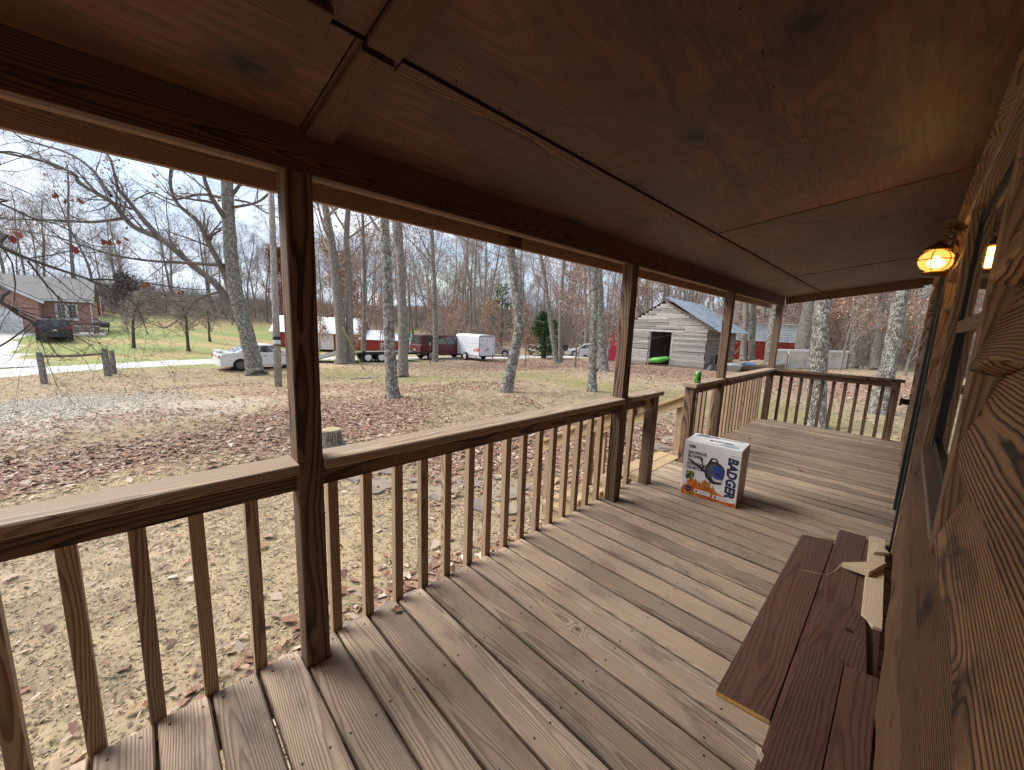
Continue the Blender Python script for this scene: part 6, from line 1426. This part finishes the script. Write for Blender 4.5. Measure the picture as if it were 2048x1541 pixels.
mound('blue_tarp', 'small bright blue tarp bundle lying on the canoe', 'tarp', tuple(Vector(G(1497, 741)) + Vector((0, 0, .3))), .42, .25, .2, plain('tarp_blue', (0.10, 0.27, 0.62), .45), 3)
# canoe and tub
cn = thing('canoe', 'olive brown canoe lying on the leaves right of the barn', 'canoe', G(1500, 744), math.radians(38)); mb = MB(); V_, F_ = [], []
for i in range(17):
    s = i / 16; w = .42 * math.sin(math.pi * (s * .96 + .02)) ** .75; sh = .18 * abs(2 * s - 1) ** 2.5
    for j in range(9): a_ = math.pi * (1 + j / 8); V_.append(((s - .5) * 3.6, math.cos(a_) * w, .36 + sh + math.sin(a_) * .36))
for i in range(16):
    for j in range(8): F_.append((i * 9 + j, i * 9 + j + 1, (i + 1) * 9 + j + 1, (i + 1) * 9 + j))
mb.add(V_, F_); mb.build('hull', plain('canoe_olive', (0.17, 0.14, 0.09), .5), cn, True)
mb = MB(); 
for s in (0, 8): mb.tube([V_[i * 9 + s] for i in range(17)], .02, 6)
mb.build('gunwale', M_BBOARD, cn, True)
tb = thing('plastic_tub', 'pale blue grey plastic tub beside the canoe', 'tub', G(1465, 743)); mb = MB(); mb.lathe([(.36, 0), (.43, .34), (.46, .35), (.46, .38), (.42, .38), (.35, .03)], 22); mb.build('tub_wall', plain('tub_grey', (0.50, 0.56, 0.58), .5), tb, True); mb = MB(); mb.lathe([(.44, .381), (.45, .41), (.30, .46), (.05, .47)], 22); mb.build('lid', plain('tub_lid', (0.42, 0.45, 0.45), .6), tb, True)

# ------------------------------------------------------------------ sheds to the right
def shed(name, label, cat, c, rz, W, D, E, A, wall, roof_m, trim, group=None, ov=.15):
    t = thing(name, label, cat, c, rz, group); mb = MB(); mb.prism([(-W / 2, 0), (W / 2, 0), (W / 2, E), (0, A), (-W / 2, E)], 'y', 0, D); mb.build('wall', wall, t)
    s = (A - E) / (W / 2)
    for k in (-1, 1):
        mb = MB(); q = W / 2 + ov; mb.prism([(0, A + .02), (k * q, A + .02 - s * q), (k * q, A + .08 - s * q), (0, A + .08)], 'y', -ov, D + ov); mb.build('roof', roof_m, t)
        mb = MB(); mb.box((k * (W / 2 - .05) - .05, -.02, 0), (k * (W / 2 - .05) + .052, -.002, E)); mb.build('corner_trim', trim, t)
    return t
M_WT = plain('white_trim', (0.72, 0.72, 0.72), .5); M_PINK = plain('pink_red_paint', (0.52, 0.03, 0.085), .5); M_REDB = plain('barn_red', (0.33, 0.035, 0.028), .6, 0, .3, .15, 1.5); M_WMET = plain('white_metal', (0.72, 0.75, 0.78), .4, .1)
c = ground_at(1236, 722); sh = shed('pink_shed', 'bright pinkish red gabled shed seen left of the grey barn', 'shed', (c.x + .6, c.y + .4, c.z), math.radians(28), 3.4, 3.6, 2.1, 3.0, M_PINK, plain('shed_roof', (0.16, 0.14, 0.13), .8), M_WT)
mb = MB(); mb.bar((-.9, -.45, 0), (-.6, -.03, 1.5), .22, .05, (0, 1, 0)); mb.build('leaning_board', M_BBOARD, sh)
mb = MB(); mb.box((.2, -.03, 1.95), (.55, -.003, 2.2)); mb.build('vent', M_WT, sh)
# red and white shed
c = ground_at(1512, 722); rw = thing('red_white_shed', 'shed with red doors and ribbed white metal upper wall', 'shed', (c.x, c.y + .6, c.z), math.radians(24))
mb = MB(); mb.box((-2.4, 0, 0), (2.4, 3.0, 1.62)); mb.build('red_wall', M_REDB, rw)
for i in range(8): mb = MB(); mb.box((-2.35 + i * .59, -.025, .05), (-2.35 + i * .59 + .565, -.002, 1.55)); mb.build('wall_panel', M_REDB, rw)
for i in range(7): mb = MB(); mb.prism([(-.07, 1.625 + i * .2), (-.01, 1.625 + i * .2 + .195), (3.0, 1.625 + i * .2 + .195), (3.0, 1.625 + i * .2)], 'x', -2.5, 2.5); mb.build('ribbed_panel', M_WMET, rw)
mb = MB(); mb.box((-2.6, -.2, 3.03), (2.6, 3.2, 3.1)); mb.build('roof', M_WMET, rw)
# long low pale wall
a, b = ground_at(1548, 737), ground_at(1692, 738); d = (b - a); L_ = d.length; lw = thing('low_wall', 'long low pale panelled wall with white top rail among the trees', 'wall', a, math.atan2(d.y, d.x))
n_ = 5; M_PALE = plain('pale_panel', (0.56, 0.52, 0.46), .7, 0, .2, .15, 1.2)
for i in range(n_): mb = MB(); mb.box((i * L_ / n_ + .01, 0, -.2), ((i + 1) * L_ / n_ - .01, .12, 1.12)); mb.build('wall_panel', M_PALE, lw)
mb = MB(); mb.box((-.05, -.06, 1.121), (L_ + .05, .2, 1.26)); mb.build('top_rail', M_WT, lw, bevel=.02)
mb = MB(); mb.box((L_ + .02, -.05, -.2), (L_ + .14, .25, 1.3)); mb.build('end_post', M_BBOARD, lw)

# ------------------------------------------------------------------ red outbuildings across the lane
rd = math.radians(47); o0 = Vector((-58.8, 13.6, 0))
rb_ = thing('red_outbuilding', 'long red outbuilding with white metal roof beyond the lane, gable end left', 'outbuilding', (o0.x, o0.y, gz(o0.x, o0.y) - .25), rd)
mb = MB(); mb.prism([(-1.6, 0), (1.6, 0), (1.6, 2.4), (0, 4.1), (-1.6, 2.4)], 'x', 0, 11.5); mb.build('wall', M_REDB, rb_)
for k in (-1, 1):
    corr = MB(); corr.prism([(0, 4.14), (k * 1.95, 2.10), (k * 1.95, 2.17), (0, 4.22)], 'x', -.25, 11.7); corr.build('roof', M_WMET, rb_)
for i in range(2):
    mb = MB(); mb.box((4.4 + i * 1.75, -1.64, .05), (6.1 + i * 1.75, -1.602, 2.05)); mb.build('white_door', M_WT, rb_)
for x0_, x1_ in ((-.02, .12), (3.2, 3.35)): mb = MB(); mb.box((x0_, -1.64, 0), (x1_, -1.602, 2.3)); mb.build('corner_trim', M_WT, rb_)
mb = MB(); mb.box((-.03, -.5, 2.55), (-.003, .5, 3.2)); mb.build('gable_window', M_WT, rb_)
o1 = Vector((-50.2, 22.0, 0)); r2 = thing('red_outbuilding', 'smaller red outbuilding with white hipped roof and white window, right one', 'outbuilding', (o1.x, o1.y, gz(o1.x, o1.y) - .2), rd)
mb = MB(); mb.box((-.6, -1.5, 0), (4.6, 1.5, 2.15)); mb.build('wall', M_REDB, r2)
mb = MB(); mb.add([(-.8, -1.8, 2.1), (4.9, -1.8, 2.1), (4.9, 1.8, 2.1), (-.8, 1.8, 2.1), (-.8, 0, 3.3), (3.2, 0, 3.3)], [(0, 1, 5, 4), (1, 2, 5), (2, 3, 4, 5), (3, 0, 4), (0, 3, 2, 1)]); mb.build('roof', M_WMET, r2)
mb = MB(); mb.box((2.2, -1.53, .55), (3.0, -1.502, 1.7)); w_ = mb.build('window', M_WT, r2); mb = MB(); mb.box((2.3, -1.545, .65), (2.9, -1.531, 1.6)); mb.build('pane', M_CGLASS, w_)
p = Vector((-51.5, 19.0, 0)); evergreen('round_shrub', 'green shrub in front of the smaller red outbuilding', (p.x, p.y, gz(p.x, p.y)), 1.6, 2.0, 44, 2200, None, (0.07, 0.11, 0.05))

# ------------------------------------------------------------------ brick house
hs = thing('brick_house', 'red brick house with white garage door and grey shingle roof', 'house', (-56, -8, gz(-56, -7.5) - .05), 0)
t = NT('brick'); P = t.obj(); x, y, z = t.sep(P); bk = t.n('ShaderNodeTexBrick'); t.put(bk.inputs['Vector'], t.vec(y + x, z, 0.0)); bk.inputs['Scale'].default_value = 4.5
bk.inputs['Color1'].default_value = (0.40, 0.20, 0.145, 1); bk.inputs['Color2'].default_value = (0.33, 0.155, 0.115, 1); bk.inputs['Mortar'].default_value = (0.45, 0.38, 0.33, 1)
M_BRICK = t.bsdf(NV(t, bk.outputs[0]), .85)
t = NT('shingles'); P = t.obj(); M_SHING = t.bsdf(t.mix(t.noise(P, 6.0, 4, .7), (0.27, 0.255, 0.24), (0.17, 0.16, 0.15)), .9)
H0 = hs.location
def hb(name, a, b, mat, par=hs, bevel=0): mb = MB(); mb.box([a[i] - (H0[i]) for i in range(3)], [b[i] - H0[i] for i in range(3)]); return mb.build(name, mat, par, bevel=bevel)
zg = H0.z
def hprism(name, poly, ax, a, b, mat):
    mb = MB(); i_ = {'x': (1, 2), 'y': (0, 2)}[ax]; j_ = {'x': 0, 'y': 1}[ax]
    mb.prism([(p[0] - H0[i_[0]], p[1] - H0[i_[1]]) for p in poly], ax, a - H0[j_], b - H0[j_]); return mb.build(name, mat, hs)
hprism('garage_wall', [(-12.6, zg), (-6.35, zg), (-6.35, 1.95), (-9.5, 3.9), (-12.6, 1.95)], 'x', -63, -55.5, M_BRICK)
hprism('main_wall', [(-65.5, zg), (-57.3, zg), (-57.3, 2.15), (-65.5, 2.15)], 'y', -14.5, -3.15, M_BRICK)
sl_ = (4.05 - 1.95) / 3.15
for k in (-1, 1):
    yA, zA, q = -9.5, 4.05, 3.55
    hprism('garage_roof', [(yA, zA), (yA + k * q, zA - sl_ * q * .92), (yA + k * q, zA - sl_ * q * .92 + .12), (yA, zA + .12)], 'x', -63, -55.2, M_SHING)
    hprism('rake_trim', [(yA, zA - .22), (yA + k * q, zA - sl_ * q * .92 - .22), (yA + k * q, zA - sl_ * q * .92 + .02), (yA, zA + .02)], 'x', -55.2, -55.12, M_WT)
for k in (-1, 1):
    hprism('main_roof', [(-61.4, 4.25), (-61.4 + k * 4.6, 2.05), (-61.4 + k * 4.6, 2.19), (-61.4, 4.40)], 'y', -14.9, -2.9, M_SHING)
hb('gutter', (-56.82, -6.3, 1.99), (-56.70, -2.9, 2.14), M_WT)
for i in range(4): hb('garage_door_panel', (-55.5 + .002, -12.0, zg + .05 + i * .52), (-55.44, -7.5, zg + .05 + i * .52 + .505), M_WT)
hb('garage_door_trim', (-55.5 + .001, -7.49, zg), (-55.43, -7.35, zg + 2.2), M_WT); hb('garage_door_trim', (-55.5 + .001, -12.2, zg + 2.135), (-55.43, -7.5, zg + 2.26), M_WT)
hb('downspout', (-57.28, -3.25, zg), (-57.18, -3.16, 2.05), M_WT)
w_ = hb('window', (-57.29, -5.55, 0.18), (-57.22, -4.10, 1.78), M_WT)
for ya in (-5.38, -4.68):
    mb = MB(); mb.box((-57.22 - H0.x + .001, ya - H0.y, .42 - H0.z), (-57.20 - H0.x, ya + .46 - H0.y, 1.68 - H0.z)); mb.build('pane', M_CGLASS, w_)
    mb = MB(); 
    for i in range(1, 4): mb.box((-57.199 - H0.x, ya - H0.y, .42 + i * .315 - H0.z), (-57.19 - H0.x, ya + .46 - H0.y, .44 + i * .315 - H0.z))
    mb.box((-57.199 - H0.x, ya + .22 - H0.y, .42 - H0.z), (-57.189 - H0.x, ya + .24 - H0.y, 1.68 - H0.z)); mb.build('muntin', M_WT, w_)
hb('patio_slab', (-57.2, -6.2, zg - .2), (-50.8, -2.2, zg + .12), M_CONC)
# patio furniture
def table_set(c, lab):
    t = thing('patio_table', lab, 'table', c); mb = MB(); mb.box((-.5, -.9, .68), (.5, .9, .73)); mb.build('table_top', M_BBOARD, t)
    for x in (-.4, .4):
        for y in (-.75, .75): mb = MB(); mb.box((x - .04, y - .04, 0), (x + .04, y + .04, .68)); mb.build('leg', M_BBOARD, t)
    for s in (-1, 1): mb = MB(); mb.box((s * .85 - .14, -.9, .40), (s * .85 + .14, .9, .44)); mb.box((s * .85 - .03, -.6, 0), (s * .85 + .03, -.5, .40)); mb.box((s * .85 - .03, .5, 0), (s * .85 + .03, .6, .40)); mb.build('bench', M_BBOARD, t)
table_set((-52.3, -3.4, zg + .12), 'brown picnic table on the patio slab of the brick house')
gr = thing('patio_grill', 'covered grill on the patio at the corner of the brick house', 'grill', (-54.5, -2.5, zg + .12)); mb = MB(); mb.box((-.3, -.55, .55), (.3, .55, .85)); mb.build('fire_box', M_BLACK, gr, bevel=.05)
mb = MB(); mb.tube([(0, -.55, .85), (0, .55, .85)], .28, 12); mb.build('lid', plain('grill_grey', (.08, .085, .09), .5), gr)
for y in (-.45, .45): mb = MB(); mb.box((-.25, y - .03, 0), (.25, y + .03, .55)); mb.build('leg', M_BLACK, gr)
evergreen('round_shrub', 'dark clipped shrub between garage and window of the brick house', (-56.3, -5.95, zg), 1.5, 1.3, 45, 1500, None, (0.03, 0.05, 0.025))
ss = shed('small_red_shed', 'tiny red shed with white roof edge on the hill behind the house', 'shed', (-83, -4.9, gz(-83, -4.9)), math.radians(90), 2.6, 3, 2.6, 3.4, M_REDB, M_WMET, M_WT)

# ------------------------------------------------------------------ pole, wires, fence, stump
pl = ground_at(557, 774); up_ = thing('utility_pole', 'weathered grey utility pole standing right of the leaning oak', 'pole', pl)
dP = depth_of(pl); top = at_depth(542, 380, dP) - pl; ax = top.normalized(); M_POLE = bark('pole_wood', (0.40, 0.37, 0.33), (0.25, 0.22, 0.19), (0.46, .45, .43), .4, .5)
mb = MB(); mb.tube([ax * -.3, ax * 3, ax * 6.0, ax * 9.2], [.125, .115, .105, .09], 14); mb.build('pole_shaft', M_POLE, up_, True)
mb = MB(); mb.tube([ax * 1.72 + Vector((0, 0, 0)), ax * 1.84], .126, 14); mb.build('black_band', M_BLACK, up_); mb = MB(); mb.tube([ax * 1.58, ax * 1.715], .124, 14); mb.build('white_band', M_PLATE, up_); mb = MB(); mb.tube([ax * 1.50, ax * 1.53], .128, 14); mb.build('strap', M_BLACK, up_)
mb = MB(); mb.bar(ax * 8.7 + Vector((0, -1.1, 0)), ax * 8.7 + Vector((0, 1.1, 0)), .1, .12); mb.build('cross_arm', M_POLE, up_)
for s in (-1.0, -.4, .4, 1.0): mb = MB(); mb.lathe([(.03, 0), (.05, .04), (.03, .1), (.045, .13), (.02, .17)], 10, tuple(ax * 8.76 + Vector((0, s, .0)))); mb.build('insulator', M_WT, up_)
gy = ground_at(727, 739); gtop = pl + ax * 7.5; d = (gtop - gy)
gw = thing('guy_wire', 'slanting guy wire with yellow guard in front of the twin oaks', 'wire', gy); mb = MB(); mb.tube([(0, 0, -.1), d * .5, d], .008, 5); mb.build('steel_wire', M_RIMD, gw)
gd = at_depth(677, 643, depth_of(gy) - .6) - gy; mb = MB(); mb.tube([d.normalized() * .05, d.normalized() * 4.2], .038, 8); mb.build('yellow_guard', plain('guard_yellow', (0.52, 0.42, 0.17), .6), gw)
def cable(label, pts, r=.008, sag=0.0):
    P = spline([Vector(p) for p in pts], 8); mb = MB(); mb.tube(P, r, 5); return tag(mb.build('overhead_wire', M_BLACK), label, 'wire', 'overhead wires')
cable('black service cable sagging past the grey barn toward the porch corner', [at_depth(900, 650, 17.5), at_depth(1000, 672, 16.5), at_depth(1100, 685, 15.5), at_depth(1250, 683, 14), at_depth(1400, 660, 12), at_depth(1560, 626, 9.5), Vector((-1.72, 7.75, 1.97))], .007)
pt = pl + ax * 8.93
cable('overhead wire leaving the utility pole toward the upper left sky', [pt + Vector((0, -1, 0)), pt + Vector((-12, -18, -.6)), pt + Vector((-26, -40, .4))], .011)
cable('overhead wire crossing right from the utility pole above the trailers', [pt + Vector((0, .4, 0)), pt + Vector((-3, 14, -1.0)), pt + Vector((-6, 30, -.4)), pt + Vector((-8, 46, .6))], .011)
cable('lower overhead wire crossing right from the utility pole', [pt + Vector((0, 1, 0)), pt + Vector((-1, 14, -2.2)), pt + Vector((-3, 30, -2.4)), pt + Vector((-5, 46, -1))], .011)
# rustic fence of log posts and a rail
M_LOG = bark('log_grey', (0.33, 0.30, 0.265), (0.14, 0.12, 0.10), (0.42, .42, .39), .5, .8)
for lab, base, tp, r in (('leaning log fence post left of the rail', (90, 769), (78, 706), .105), ('thick split log fence post at the right end of the rail', (217, 753), (208, 698), .13), ('second split log post leaning behind the right fence post', (229, 749), (223, 702), .10)):
    g_ = ground_at(*base); d_ = depth_of(g_); tt = at_depth(*tp, d_) - g_; mb = MB(); mb.tube([Vector((0, 0, -.2)), tt * .5, tt], [r * 1.05, r, r * .92], 10)
    for i, v in enumerate(mb.v): q = Vector(v); k = 1 + .16 * mnoise.noise(q * 9); mb.v[i] = (v[0] * k, v[1] * k, v[2])
    o = mb.build('fence_post', M_LOG); o.location = g_; tag(o, lab, 'post', 'log fence posts')
a, b = ground_at(90, 769), ground_at(217, 753); pa, pb = at_depth(80, 713, depth_of(a)), at_depth(208, 708, depth_of(b)); mb = MB(); mb.tube([pa + (pa - pb) * .03, pa.lerp(pb, .5) + Vector((0, 0, -.04)), pb], [.055, .06, .05], 8); tag(mb.build('fence_rail', M_LOG), 'crooked pale log rail resting between the fence posts', 'rail')
for lab, base, h_ in (('thin steel fence post with white tip before the maroon van', (860, 730), 1.65), ('thin steel fence post in front of the cargo trailer lettering', (952, 723), 1.6), ('thin steel fence post by the evergreen', (1094, 720), 1.5), ('thin steel fence post before the silver hatchback', (1157, 722), 1.6), ('thin steel fence post before the low pale wall', (1572, 740), 1.2)):
    g_ = ground_at(*base); t = thing('steel_post', lab, 'post', g_, 0, 'thin steel fence posts'); mb = MB(); mb.box((-.025, -.02, -.2), (.025, .02, h_ - .18)); mb.build('post_shaft', plain('rust_steel', (0.12, 0.06, 0.045), .8), t); mb = MB(); mb.box((-.027, -.022, h_ - .179), (.027, .022, h_)); mb.build('white_tip', M_WT, t)
c = ground_at(664, 893); st = thing('tree_stump', 'cut tree stump with pale top just right of the nearest porch post', 'stump', c); mb = MB(); mb.tube([(0, 0, -.15), (0, 0, .05), (.01, 0, .16), (0, 0, .27)], [.24, .19, .165, .165], 16)
for i, v in enumerate(mb.v): q = Vector(v); k = 1 + .14 * mnoise.noise(q * 6); mb.v[i] = (v[0] * k, v[1] * k, v[2])
mb.build('stump_bark', M_BARK, st); mb = MB(); mb.lathe([(.15, .271), (.148, .30), (.02, .305)], 16); mb.build('cut_top', plain('cut_wood', (0.42, 0.33, 0.20), .9), st)
c = ground_at(700, 760); mb = MB(); mb.tube([(c.x, c.y, c.z + .03), (c.x + .25, c.y + 1.2, c.z + .05)], .03, 6); tag(mb.build('fallen_branch', M_PTWIG), 'pale straight fallen branch lying in front of the twin oaks', 'branch')
